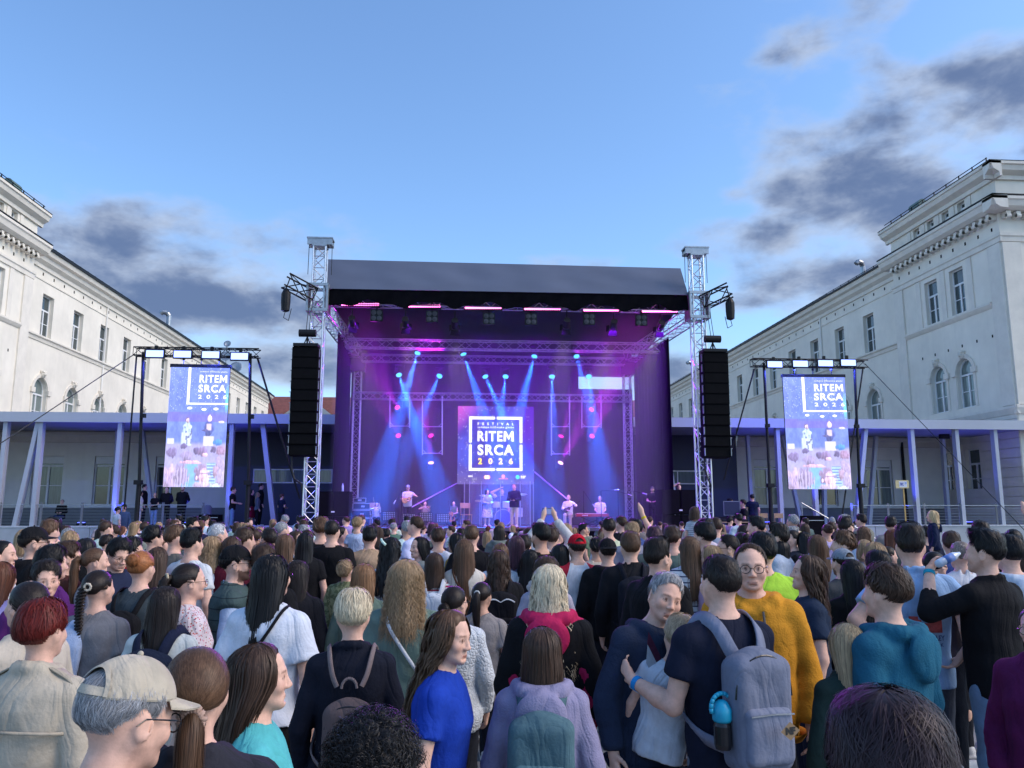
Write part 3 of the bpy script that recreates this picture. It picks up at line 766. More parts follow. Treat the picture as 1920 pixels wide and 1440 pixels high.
# deck
sd = empty('stage_platform', ((xl0 + xr0) / 2, 28.9, 0), label='raised black skirted stage platform carrying the band', cat='stage')
dx0, dx1 = xl0 + .45, xr0 - .45
for i in range(7):
 for j in range(3):
  mb = MB(); w = (dx1 - dx0) / 7
  mb.box(dx0 + i * w + .006, dx0 + (i + 1) * w - .006, 28.9 + j * 1.9 + .006, 28.9 + (j + 1) * 1.9 - .006, DZ - .12, DZ); wb(mb, 'deck_panel', M_DECK, root=sd)
mb = MB()
n = 90
for k in range(n):
 xa, xb = dx0 + (dx1 - dx0) * k / n, dx0 + (dx1 - dx0) * (k + 1) / n
 ya, yb = 28.86 + .025 * math.sin(k * 1.7), 28.86 + .025 * math.sin((k + 1) * 1.7)
 mb.add([(xa, ya, .02), (xb, yb, .02), (xb, yb, DZ - .13), (xa, ya, DZ - .13)], [(0, 1, 2, 3)])
wb(mb, 'front_skirt', M_DRAPE, root=sd, smooth=True)
mb = MB()
for i in range(8):
 for j in range(4): mb.tube((dx0 + i * (dx1 - dx0) / 7, 29 + j * 1.85, 0), (dx0 + i * (dx1 - dx0) / 7, 29 + j * 1.85, DZ - .13), .03, n=6)
wb(mb, 'support_legs', M_STEEL, root=sd); sd.children[-1]['kind'] = 'stuff'

# roof
rf = empty('stage_roof', ((xl0 + xr0) / 2, SY, 8.8), label='grey tarpaulin stage roof with dark valance over the band', cat='stage roof')
zl, zr = at(612, 541, Y=SY - .2).z, at(1290, 553, Y=SY - .2).z
eaveL, eaveR = at(614, 541, Y=SY - .2), at(1290, 553, Y=SY - .2)
ridgeL, ridgeR = at(612, 486, Y=SY + 1.6), at(1276, 503, Y=SY + 1.6)
def grid_sheet(P, nu, nv, name, m, root, amp=.0, seed=0, freq=3.0):
 rs = np.random.RandomState(seed); v, f = [], []
 ph = rs.rand(6) * 6.28
 for j in range(nv + 1):
  for i in range(nu + 1):
   u, w = i / nu, j / nv
   a = P[0].lerp(P[1], u); b = P[3].lerp(P[2], u); p = a.lerp(b, w)
   e = math.sin(math.pi * w) ** .5 if amp else 0
   d = amp * e * (math.sin(u * freq * 6.28 + ph[0] + w * 2) * .5 + math.sin(u * freq * 15.1 + w * 3 + ph[1]) * .3 + math.sin(w * 9 + u * 31 + ph[2]) * .25)
   v.append(p + Vector((0, -d, d * .4)))
 for j in range(nv):
  for i in range(nu):
   k = j * (nu + 1) + i; f.append((k, k + 1, k + nu + 2, k + nu + 1))
 mb = MB(); mb.add(v, f); return wb(mb, name, m, root=root, smooth=True)
grid_sheet([eaveL, eaveR, ridgeR, ridgeL], 60, 10, 'roof_tarp', M_TARP, rf, .06, 1)
backL, backR = Vector((ridgeL.x + .1, RY + .3, 8.95)), Vector((ridgeR.x - .1, RY + .3, 8.95))
grid_sheet([ridgeL, ridgeR, backR, backL], 40, 12, 'rear_tarp', mat('dark_roof_lining', (.05, .05, .065), .7, bump=.3, bscale=4), rf, .03, 2)
for (e, rd, bk) in ((eaveL, ridgeL, backL), (eaveR, ridgeR, backR)):
 low = Vector((e.x, RY, 8.8))
 mb = MB(); mb.add([e, rd, bk, low], [(0, 1, 2, 3)]); wb(mb, 'gable_tarp', M_TARP, root=rf)
# valance hanging under the eave with folds
mb = MB(); n = 120; rows = 5; v = []; f = []
for j in range(rows + 1):
 for k in range(n + 1):
  u = k / n; p = eaveL.lerp(eaveR, u)
  drop = (.50 + .10 * math.sin(u * 40) + .05 * math.sin(u * 93 + 1)) * j / rows
  v.append((p.x, p.y + .04 + .035 * math.sin(u * 70 + j * .8) * j / rows + .02 * math.sin(u * 190 + j), p.z - .005 - drop))
for j in range(rows):
 for k in range(n): i = j * (n + 1) + k; f.append((i, i + 1, i + n + 2, i + n + 1))
mb.add(v, f); wb(mb, 'valance', M_DRAPE, root=rf, smooth=True)
# roof trusses
zt = 8.95
fy = SY + .25
truss_obj(rf, (xl0 + .3, fy, zt + .42), (xr0 - .3, fy, zt + .42), w=.42, part='front_truss')
truss_obj(rf, (xl0 + .1, SY + .2, zt + .1), (xl1 - .1, RY, zt - .2), w=.48, part='side_truss', n=18)
truss_obj(rf, (xr0 - .1, SY + .2, zt + .1), (xr1 + .1, RY, zt - .2), w=.48, part='side_truss', n=18)
MY = 31.2
zm = at(920, 648, Y=MY).z
truss_obj(rf, (xl0 + .5, MY, zm), (xr0 - .5, MY, zm), w=.34, part='middle_truss')
zu = at(1000, 676, Y=RY - .5).z
truss_obj(rf, (xl1 + .2, RY - .5, zu), (xr1 - .2, RY - .5, zu), w=.30, part='upper_rear_truss')
zb = at(940, 745, Y=RY - .2).z
truss_obj(rf, (xl1 - .1, RY - .2, zb), (xr1 + .1, RY - .2, zb), w=.28, part='rear_truss')
for s, x in ((-1, xl1), (1, xr1)):
 truss_obj(rf, (x, RY, .2), (x, RY, 8.75), w=.30, part='rear_tower', rc=.026)
 mb = MB(); mb.cbox((x, RY, 8.35), (.62, .62, .8)); wb(mb, 'corner_block', M_BLACK, root=rf)
# drapes: side wings and the back cloth
def drape(name, a, b, z0, z1, folds, amp, n=70):
 mb = MB(); a, b = Vector(a), Vector(b); d = (b - a); nrm = Vector((-d.y, d.x, 0)).normalized(); v = []; f = []
 for j in range(7):
  for k in range(n + 1):
   u = k / n; w = j / 6
   off = amp * (math.sin(u * folds * 6.28) + .5 * math.sin(u * folds * 2.3 * 6.28 + 1 + w)) * (1.0 - .3 * w)
   p = a + d * u + nrm * off; v.append((p.x, p.y, z0 + (z1 - z0) * w))
 for j in range(6):
  for k in range(n): i = j * (n + 1) + k; f.append((i, i + 1, i + n + 2, i + n + 1))
 mb.add(v, f); return wb(mb, name, M_DRAPE, root=rf, smooth=True)
drape('side_drape', (xl0 + .35, SY + 2.6, 0), (xl1 - .35, RY + .15, 0), .3, 8.75, 11, .05)
drape('side_drape', (xr1 + .35, RY + .15, 0), (xr0 - .35, SY + 2.6, 0), .3, 8.75, 11, .05)
zgap0, zgap1 = at(940, 766, Y=RY + .2).z, at(940, 704, Y=RY + .2).z
drape('back_cloth', (xl1 - .3, RY + .2, 0), (xr1 + .3, RY + .2, 0), .3, zgap0, 16, .035, 120)
xg = at(1085, 720, Y=RY + .2).x; zg = at(940, 727, Y=RY + .2).z
drape('gap_darkening_cloth', (xl1 - .3, RY + .27, 0), (xg, RY + .27, 0), zgap0 - .1, 9.0, 12, .03, 90)  # cloth added to darken the open gap above the back cloth
drape('gap_darkening_cloth', (xg, RY + .26, 0), (xr1 + .3, RY + .26, 0), zgap0 - .1, zg, 6, .03, 40)
drape('rear_valance', (xl1 - .3, RY + .25, 0), (xr1 + .3, RY + .25, 0), zgap1, 9.3, 16, .02, 120)

# line arrays
def line_array(px0, px1, py0, py1, n, label):
 Y = SY - .75
 a, b = at((px0 + px1) / 2, py0, Y=Y), at((px0 + px1) / 2, py1, Y=Y)
 w = (px1 - px0) / FPX * Y * .99
 root = empty('line_array', (a.x, Y, b.z), label=label, cat='loudspeaker')
 h = (a.z - b.z) / n
 for k in range(n):
  z = a.z - h * (k + .5); tilt = math.radians(-1.0 - .35 * k * k / n)
  M = Matrix.Rotation(tilt, 3, 'X')
  mb = MB(); mb.cbox((a.x, Y + .02 * k * k / n, z), (w, .48, h - .006), M=M)
  cb = wb(mb, 'cabinet', M_BLACKM, root=root)
  gb = MB(); gb.cbox((a.x, Y - .245 + .02 * k * k / n, z), (w * .92, .02, h * .84), M=M); gb.build('grille', M_BLACKM, parent=cb)
  rb = MB()
  for s in (-1, 1): rb.cbox((a.x + s * (w / 2 + .012), Y - .1, z), (.02, .1, h * .7)); rb.tube((a.x + s * (w / 2 + .0), Y - .16, z + h * .32), (a.x + s * (w / 2 + .05), Y - .16, z + h * .32), .014)
  rb.build('rigging', M_STEEL, parent=cb)
 mb = MB(); mb.cbox((a.x, Y, a.z + .07), (w * .94, .6, .1)); wb(mb, 'fly_frame', M_BLACK, root=root)
 mb = MB(); mb.tube((a.x - .28, Y, a.z + .52), (a.x + .28, Y, a.z + .52), .13, n=12); mb.tube((a.x, Y, a.z + .1), (a.x, Y, a.z + .45), .03); mb.tube((a.x - .12, Y, a.z + .1), (a.x, Y, a.z + .4), .02); mb.tube((a.x + .12, Y, a.z + .1), (a.x, Y, a.z + .4), .02)
 wb(mb, 'hoist', M_BLACK, root=root)
 mb = MB(); mb.tube((a.x - .05, Y, a.z + .6), (a.x - .05, Y + .3, 9.0), .012); mb.tube((a.x + .05, Y, a.z + .6), (a.x + .05, Y + .3, 9.0), .012); wb(mb, 'chain', M_CABLE, root=root)
 mb = MB(); p = Vector((a.x - w * .45, Y + .2, b.z + .1)); mb.path([p, p + Vector((.02, 0, -.5)), p + Vector((.12, 0, -.85)), p + Vector((.3, .3, -1.0)), p + Vector((.36, .5, -1.8))], .03); wb(mb, 'cable_loom', M_CABLE, root=root)
line_array(551, 600, 653, 855, 10, 'tall black line array of loudspeakers hanging at the left tower')
line_array(1312, 1362, 663, 858, 10, 'tall black line array of loudspeakers hanging at the right tower')
# black clad side risers with subwoofers
for (px0, px1, py, lab) in ((596, 655, 921, 'black speaker stack beside the stage at the left tower'), (1240, 1310, 918, 'black speaker stack beside the stage at the right tower')):
 Y = 29.3; a, b = at(px0, py, Y=Y), at(px1, py, Y=Y)
 r = empty('subwoofer_stack', ((a.x + b.x) / 2, Y, 0), label=lab, cat='loudspeaker')
 hh = a.z / 3
 for k in range(3):
  for s in range(2):
   w = (b.x - a.x) / 2
   mb = MB(); mb.box(a.x + s * w + .01, a.x + (s + 1) * w - .01, Y, Y + 1.1, k * hh + .01, (k + 1) * hh - .005); cb = wb(mb, 'cabinet', M_BLACKM, root=r)
   gb = MB(); gb.box(a.x + s * w + .05, a.x + (s + 1) * w - .05, Y - .02, Y - .003, k * hh + .05, (k + 1) * hh - .05); gb.build('grille', M_BLACKM, parent=cb)
 mb = MB(); mb.box((a.x + b.x) / 2 - .06, (a.x + b.x) / 2 + .06, Y - .03, Y - .021, a.z * .72, a.z * .72 + .05); wb(mb, 'badge', mat('white_print', (.8, .8, .8), .5), root=r)

# ------------------------------------------------------------------ lamps of the stage
MAG, DEEPBLUE = (1.0, .03, .62), (.04, .22, 1.0)
M_LENS_PINK = emission_mat('pink_led', (1.0, .16, .58), 3.0)
M_LENS_BLUE = emission_mat('cyan_lens', (.06, .42, .95), 1.6)
M_LENS_MAG = emission_mat('magenta_lens', (1.0, .03, .40), 1.0)
M_LENS_HOT = emission_mat('white_hot_lens', (1.0, .40, .72), 2.0)
bars = [(640, 711, 571), (757, 826, 574), (872, 940, 577), (983, 1051, 579), (1094, 1160, 581.5), (1204, 1270, 583.5)]
ordn = ['first', 'second', 'third', 'fourth', 'fifth', 'sixth']
for i, (a, b, y) in enumerate(bars):
 Y = SY + .1
 p, q = at(a, y, Y=Y), at(b, y, Y=Y)
 r = empty('led_bar', ((p.x + q.x) / 2, Y, p.z), label=f'{ordn[i]} glowing pink LED bar from the left under the stage roof', cat='stage light', group='pink LED bars under the roof')
 mb = MB(); mb.box(p.x - .03, q.x + .03, Y, Y + .14, p.z - .07, p.z + .07); wb(mb, 'housing', M_BLACK, root=r)
 mb = MB()
 for k in range(16):
  c = p.lerp(q, (k + .5) / 16)
  mb.lathe([(.002, .0), (.047, 0), (.047, .012), (.002, .012)], n=8, c=(c.x, Y - .002, c.z), M=Matrix.Rotation(math.radians(90), 3, 'X'))
 wb(mb, 'led_row', M_LENS_PINK, root=r)
 r.children[-1]['kind'] = 'stuff'
 mb = MB(); mb.tube(((p.x + q.x) / 2, Y + .1, p.z + .07), ((p.x + q.x) / 2, Y + .15, p.z + .3), .02); wb(mb, 'clamp', M_BLACK, root=r)
 cx = (p.x + q.x) / 2
 lamp('led_bar_lamp', 'AREA', (cx, Y + .07, p.z - .62), (cx, Y + 2.9, 2.2), 150, (.24, .003, 1.0), shape='RECTANGLE', size=q.x - p.x, size_y=.08, spread=math.radians(125))
 lamp('led_bar_lamp', 'AREA', (cx, Y - .12, p.z - .02), (cx, Y - 9, 1), 55, (.50, .05, 1.0), shape='RECTANGLE', size=q.x - p.x, size_y=.08, spread=math.radians(80))
for i, (x, y) in enumerate(((706, 591), (810, 593), (917, 597), (996, 598), (1105, 598), (1203, 600))):
 Y = SY + .2; p = at(x, y, Y=Y)
 r = empty('blinder_light', (p.x, Y, p.z), label=f'{ordn[i]} unlit four lens blinder from the left under the roof', cat='stage light', group='four lens blinders')
 mb = MB(); mb.cbox((0, .08, 0), (.42, .14, .42)); mb.tube((0, .08, .2), (0, .08, .5), .02); mb.build('housing', M_BLACK, parent=r)
 for dx in (-.1, .1):
  for dz in (-.1, .1):
   mb = MB(); mb.lathe([(.002, .03), (.05, .02), (.085, 0), (.09, .0), (.09, .01), (.002, .012)], n=12, c=(dx, 0, dz), M=Matrix.Rotation(math.radians(90), 3, 'X')); mb.build('lens', mat('reflector', (.05, .05, .06), .5, var=0), parent=r)
for i, (x, y) in enumerate(((660, 600), (760, 602), (853, 605), (1063, 604), (1151, 606), (1240, 609))):
 Y = SY + .1; p = at(x, y, Y=Y)
 r = empty('fresnel_light', (p.x, Y, p.z), label=f'{ordn[i]} theatre spotlight with barn doors from the left under the roof', cat='stage light', group='theatre spotlights')
 mb = MB(); mb.tube((0, -.1, .06), (0, .22, -.1), .12, n=12); mb.tube((0, 0, .05), (0, 0, .42), .02); mb.build('housing', M_BLACK, parent=r)
 mb = MB(); mb.lathe([(.002, 0), (.10, 0), (.10, .006), (.002, .006)], n=14, c=(0, .232, -.106), M=Matrix.Rotation(math.radians(-117), 3, 'X')); mb.build('lens', emission_mat('warm_lens', (1, .88, .7), 8), parent=r)
 mb = MB()
 for s in (-1, 1): mb.add([(s * .12, .22, -.02), (s * .12, .26, -.2), (s * .2, .46, -.22), (s * .2, .40, 0)], [(0, 1, 2, 3)])
 mb.add([(-.12, .2, -.22), (.12, .2, -.22), (.17, .3, -.4), (-.17, .3, -.4)], [(0, 1, 2, 3)])
 mb.build('barn_doors', M_BLACK, parent=r)
 tx = p.x * .75 + 2.0 * .25
 lamp('fresnel_lamp', 'SPOT', (p.x, Y + .3, p.z - .14), (tx, 31.2, DZ + 1.0), 420, (1.0, .86, .68), spot_size=math.radians(36), spot_blend=.8, shadow_soft_size=.08)
def moving_head(px, py, Y, tx, ty, label, lens, color, energy, size=11, group=None, s=1.0, tY=None):
 p = at(px, py, Y=Y); t_ = at(tx, ty, Y=tY or Y - .8)
 r = empty('moving_head_light', p, label=label, cat='stage light', group=group)
 d = (t_ - p).normalized(); q = d.to_track_quat('Z', 'Y').to_matrix()
 mb = MB(); mb.lathe([(.06 * s, -.34 * s), (.14 * s, -.30 * s), (.15 * s, -.12 * s), (.15 * s, -.005), (.02, -.004)], n=14, M=q); mb.build('head', M_BLACK, parent=r, smooth=False)
 mb = MB(); mb.lathe([(.002, 0), (.125 * s, 0), (.125 * s, .012), (.06 * s, .03), (.002, .034)], n=14, M=q); mb.build('lens', lens, parent=r, smooth=True)
 mb = MB(); c = -d * .2 * s
 for sx in (-1, 1): mb.cbox(Vector((sx * .19 * s, c.y, c.z + .08)), (.05, .12, .36 * s))
 mb.cbox(Vector((0, c.y, c.z + .3 * s)), (.42 * s, .22, .1)); mb.build('yoke', M_BLACK, parent=r)
 if energy:
  lamp('moving_head_lamp', 'SPOT', p + d * .06, t_, energy, color, spot_size=math.radians(size), spot_blend=.35, shadow_soft_size=.05)
BH = [(783, 662, 764, 725, 33.6), (869, 664, 905, 770, 33.6), (1002, 668, 984, 735, 33.6), (1081, 668, 1094, 722, 33.6),
 (748, 703, 764, 750, 34.0), (824, 705, 808, 740, 34.0), (910, 706, 934, 760, 34.0), (948, 706, 942, 755, 34.0), (1035, 706, 1036, 760, 34.0), (1104, 706, 1108, 740, 34.0)]
for i, (x, y, tx, ty, Y) in enumerate(BH):
 row, k = ('upper', i) if i < 4 else ('lower', i - 4)
 moving_head(x, y, Y, tx, ty, f'{ordn[k]} blue moving head light from the left in the {row} rear row', M_LENS_BLUE, (.015, .15, 1.0), 30000 if i in (0, 1, 2, 4, 6) else 14000, 11, 'blue moving heads over the band')
MH = [(745, 764, 705, 690), (747, 817, 705, 730), (808, 817, 750, 690), (808, 868, 790, 640), (1109, 768, 1170, 690), (1110, 818, 1150, 720), (1052, 818, 1110, 660), (1051, 868, 1130, 720)]
where = ['upper on the outer left ladder', 'lower on the outer left ladder', 'upper on the inner left ladder', 'lower on the inner left ladder',
  'upper on the outer right ladder', 'lower on the outer right ladder', 'upper on the inner right ladder', 'lower on the inner right ladder']
for i, (x, y, tx, ty) in enumerate(MH):
 moving_head(x, y, 33.5, tx, ty, f'magenta beam light hanging {where[i]}', M_LENS_HOT if i in (3, 7) else M_LENS_MAG, (.75, .02, 1.0), 1500 if i in (3, 5, 7) else 700, 22, 'magenta beam lights on the ladders', .9, tY=31.0)
LAD = [(731, 768, 756, 799, 'outer left'), (792, 829, 748, 850, 'inner left'), (1034, 1068, 750, 851, 'inner right'), (1091, 1127, 754, 800, 'outer right')]
for (a, b, y0, y1, w) in LAD:
 Y = 33.7; A, B, C, D_ = at(a, 742, Y=Y), at(b, 742, Y=Y), at(a, y1 + 3, Y=Y), at(b, y1 + 3, Y=Y)
 r = empty('hanging_ladder', ((A.x + B.x) / 2, Y, C.z), label=f'hanging steel pipe ladder, {w} of the video wall', cat='pipe frame')
 for p, q in ((A, C), (B, D_)):
  mb = MB(); mb.tube(p, q, .026, n=8); wb(mb, 'upright', M_ALU, root=r)
 ys = [y1] if y1 < 820 else [800, y1]
 for yy in ys:
  mb = MB(); p, q = at(a, yy, Y=Y), at(b, yy, Y=Y); mb.tube(p, q, .022, n=8); mb.tube(p + Vector((0, 0, .16)), p + Vector((.16, 0, 0)), .014); mb.tube(q + Vector((0, 0, .16)), q + Vector((-.16, 0, 0)), .014); wb(mb, 'rung', M_ALU, root=r)

# ------------------------------------------------------------------ pictures made of coloured cells
def picture(name, W, H, nx, ny, fn, strength, parent, matname):
 xs = (np.arange(nx + 1) / nx - .5) * W; zs = (np.arange(ny + 1) / ny) * H
 gx, gz = np.meshgrid(xs, zs)
 v = np.stack([gx.ravel(), np.zeros(gx.size), gz.ravel()], 1)
 i, j = np.meshgrid(np.arange(nx), np.arange(ny)); k = (j * (nx + 1) + i).ravel()
 f = np.stack([k, k + 1, k + nx + 2, k + nx + 1], 1)
 me = bpy.data.meshes.new(name); me.from_pydata(v.tolist(), [], f.tolist())
 u, w = (i.ravel() + .5) / nx, 1 - (j.ravel() + .5) / ny
 col = fn(u, w)                                             # (n,3) linear colours, w from the top
 at_ = me.color_attributes.new('img', 'FLOAT_COLOR', 'CORNER')
 c4 = np.concatenate([np.repeat(col, 4, 0), np.ones((len(col) * 4, 1))], 1).astype(np.float32)
 at_.data.foreach_set('color', c4.ravel())
 me.materials.append(emission_mat(matname, (1, 1, 1), strength, attr='img'))
 return link(name, me, parent)
def smooth(e0, e1, x):
 t_ = np.clip((x - e0) / (e1 - e0), 0, 1); return t_ * t_ * (3 - 2 * t_)
def blend(c, mask, col): return c * (1 - mask[:, None]) + np.array(col)[None, :] * mask[:, None]
def vnoise(u, w, s, seed):
 rs = np.random.RandomState(seed); g = rs.rand(s + 2, s + 2)
 x, y = u * s, w * s; i, j = np.minimum(x.astype(int), s), np.minimum(y.astype(int), s); a, b = x - i, y - j
 a, b = a * a * (3 - 2 * a), b * b * (3 - 2 * b)
 return (g[j, i] * (1 - a) + g[j, i + 1] * a) * (1 - b) + (g[j + 1, i] * (1 - a) + g[j + 1, i + 1] * a) * b
def wall_picture(u, w):
 n = vnoise(u, w, 6, 3) * .6 + vnoise(u, w, 17, 4) * .4
 c = np.zeros((len(u), 3)) + np.array((.035, .045, .42))
 c = blend(c, smooth(.35, .8, n), (.06, .12, .75))
 c = blend(c, smooth(.45, .0, u + w) * 1.0, (.75, .10, .62))
 c = blend(c, smooth(.55, .95, u) * smooth(.9, .3, w), (.10, .02, .55))
 c = blend(c, smooth(.55, .95, u) * smooth(.35, .8, w) * smooth(.3, .7, n), (.0, .03, .95))
 c = blend(c, smooth(.7, 1, w) * .7, (.20, .16, .34))
 rs = np.random.RandomState(5); st = rs.rand(len(u)) > .985 - .02 * (u < .2)
 return blend(c, st * .8, (.7, .7, 1))
vw = empty('video_wall', at(929.5, 908, Y=34.05), label='square LED video wall showing the festival title at centre stage', cat='video wall')
VW = (at(1001, 840, Y=34.05).x - at(858, 840, Y=34.05).x); VH = at(930, 762, Y=34.05).z - at(930, 908, Y=34.05).z
mb = MB(); mb.box(-VW / 2, VW / 2, .01, .12, 0, VH); mb.build('cabinet', M_BLACK, parent=vw)
picture('picture', VW, VH, 84, 86, wall_picture, .55, vw, 'video_wall_pixels')
M_WHITE_LED = emission_mat('white_led', (1, 1, 1), 1.0)
M_YEL_LED = emission_mat('yellow_led', (1, .62, .0), 1.3)
def frame_bits(root, x0, x1, z0, z1, t_, y, m, gap=.03):
 cx, cz = (x0 + x1) / 2, (z0 + z1) / 2
 for (a, b, c, d) in ((x0, cx - gap, z1 - t_, z1), (cx + gap, x1, z1 - t_, z1), (x0, cx - gap, z0, z0 + t_), (cx + gap, x1, z0, z0 + t_),
      (x0, x0 + t_, z0 + t_, cz - gap), (x0, x0 + t_, cz + gap, z1 - t_), (x1 - t_, x1, z0 + t_, cz - gap), (x1 - t_, x1, cz + gap, z1 - t_)):
  mb = MB(); mb.box(a, b, y, y + .004, c, d); mb.build('title_frame', m, parent=root)
 for p in ((cx, z1 - t_ / 2), (cx, z0 + t_ / 2), (x0 + t_ / 2, cz), (x1 - t_ / 2, cz)):
  mb = MB(); mb.box(p[0] - .012, p[0] + .012, y, y + .004, p[1] - .012, p[1] + .012); mb.build('frame_dot', m, parent=root)
def letter_m(root, x, z, w, h, m, y=-.012):
 q = [(0, 0), (.03, 1), (.24, 1), (.5, .50), (.76, 1), (.97, 1), (1, 0), (.78, 0), (.76, .60), (.5, .12), (.24, .60), (.22, 0)]
 mb = MB(); mb.add([(x + (a - .5) * w, y - .002, z + (b - .5) * h) for a, b in q], [tuple(range(12))]); mb.build('lettering', m, parent=root)
def put_text(root, s, x, z, width, height, m, bold, y=-.012, name='lettering'):
 me = text_mesh(name, s, 1.0, m, bold=bold, extrude=.002, spacing=1.18)
 co = np.empty(len(me.vertices) * 3); me.vertices.foreach_get('co', co); co = co.reshape(-1, 3)
 mn, mx = co.min(0), co.max(0)
 k = np.array([width / (mx[0] - mn[0]), height / (mx[1] - mn[1])])
 out = np.stack([(co[:, 0] - (mn[0] + mx[0]) / 2) * k[0], np.zeros(len(co)) + co[:, 2] * .0 - np.where(co[:, 2] > 0, .003, 0), (co[:, 1] - (mn[1] + mx[1]) / 2) * k[1]], 1)
 me.vertices.foreach_set('co', out.ravel()); me.update()
 return link(name, me, root, (x, y, z))
fx0, fx1 = VW * (.148 - .5), VW * (.848 - .5); fz1, fz0 = VH * (1 - .135), VH * (1 - .83)
frame_bits(vw, fx0, fx1, fz0, fz1, .115, -.012, M_WHITE_LED, .045)
put_text(vw, 'F  E  S  T  I  V  A  L', VW * -.003, VH * .772, VW * .475, VH * .034, M_WHITE_LED, .03)
put_text(vw, 'sodobne krščanske glasbe', VW * -.003, VH * .727, VW * .475, VH * .036, M_WHITE_LED, .012)
put_text(vw, 'RITE', VW * -.077, VH * .613, VW * .327, VH * .132, M_WHITE_LED, .03); letter_m(vw, VW * .168, VH * .613, VW * .135, VH * .132, M_WHITE_LED)
put_text(vw, 'SRCA', VW * -.003, VH * .437, VW * .475, VH * .138, M_WHITE_LED, .035)
for i, ch in enumerate('2026'):
 put_text(vw, ch, VW * (-.205 + .134 * i), VH * .293, VW * .052, VH * .078, M_YEL_LED, .035)
# sponsor marks along the bottom edge
put_text(vw, 'eni', VW * -.33, VH * .105, VW * .055, VH * .03, M_WHITE_LED, .02); put_text(vw, 'UAE', VW * -.275, VH * .068, VW * .06, VH * .03, emission_mat('grey_led', (.5, .5, .6), .8), .0)
for dx in (-.015, .015):
 mb = MB(); mb.lathe([(.001, 0), (.085, 0), (.085, .004), (.001, .004)], n=14, c=(VW * (-.113 + dx), -.012, VH * .09), M=Matrix.Rotation(math.radians(90), 3, 'X')); mb.build('sponsor_mark', emission_mat('orange_led', (1, .35, .12), 1.3), parent=vw)
put_text(vw, 'IB', VW * -.113, VH * .09, VW * .05, VH * .04, M_WHITE_LED, .02, y=-.02)
mb = MB(); mb.lathe([(.001, 0), (.075, 0), (.075, .004), (.001, .004)], n=14, c=(VW * .098, -.012, VH * .1), M=Matrix.Rotation(math.radians(90), 3, 'X')); mb.build('sponsor_mark', emission_mat('red_led', (1, .18, .3), 1.2), parent=vw)
mb = MB(); mb.box(VW * .04, VW * .16, -.012, -.008, VH * .066, VH * .072); mb.build('sponsor_mark', emission_mat('red_led', (1, .18, .3), 1.2), parent=vw)
mb = MB(); mb.lathe([(.001, 0), (.085, 0), (.085, .004), (.001, .004)], n=12, c=(VW * .285, -.012, VH * .092), M=Matrix.Rotation(math.radians(90), 3, 'X')); mb.build('sponsor_mark', emission_mat('cyan_led', (.05, .55, 1), 1.3), parent=vw)
put_text(vw, 'nsr', VW * .36, VH * .092, VW * .065, VH * .035, M_WHITE_LED, .03)
# thin supports of the wall and the drum shield
for (x0, y0, x1, y1, Y) in ((857, 906, 770, 952, 33.8), (1002, 885, 1066, 938, 33.8)):
 p, q = at(x0, y0, Y=Y), at(x1, y1, Y=Y - .8)
 mb = MB(); mb.tube(p, q, .03, n=6); tag(mb.build('brace_pole', M_STEEL), 'slanting steel brace from the %s edge of the video wall' % ('left' if x0 < 900 else 'right'), 'brace')

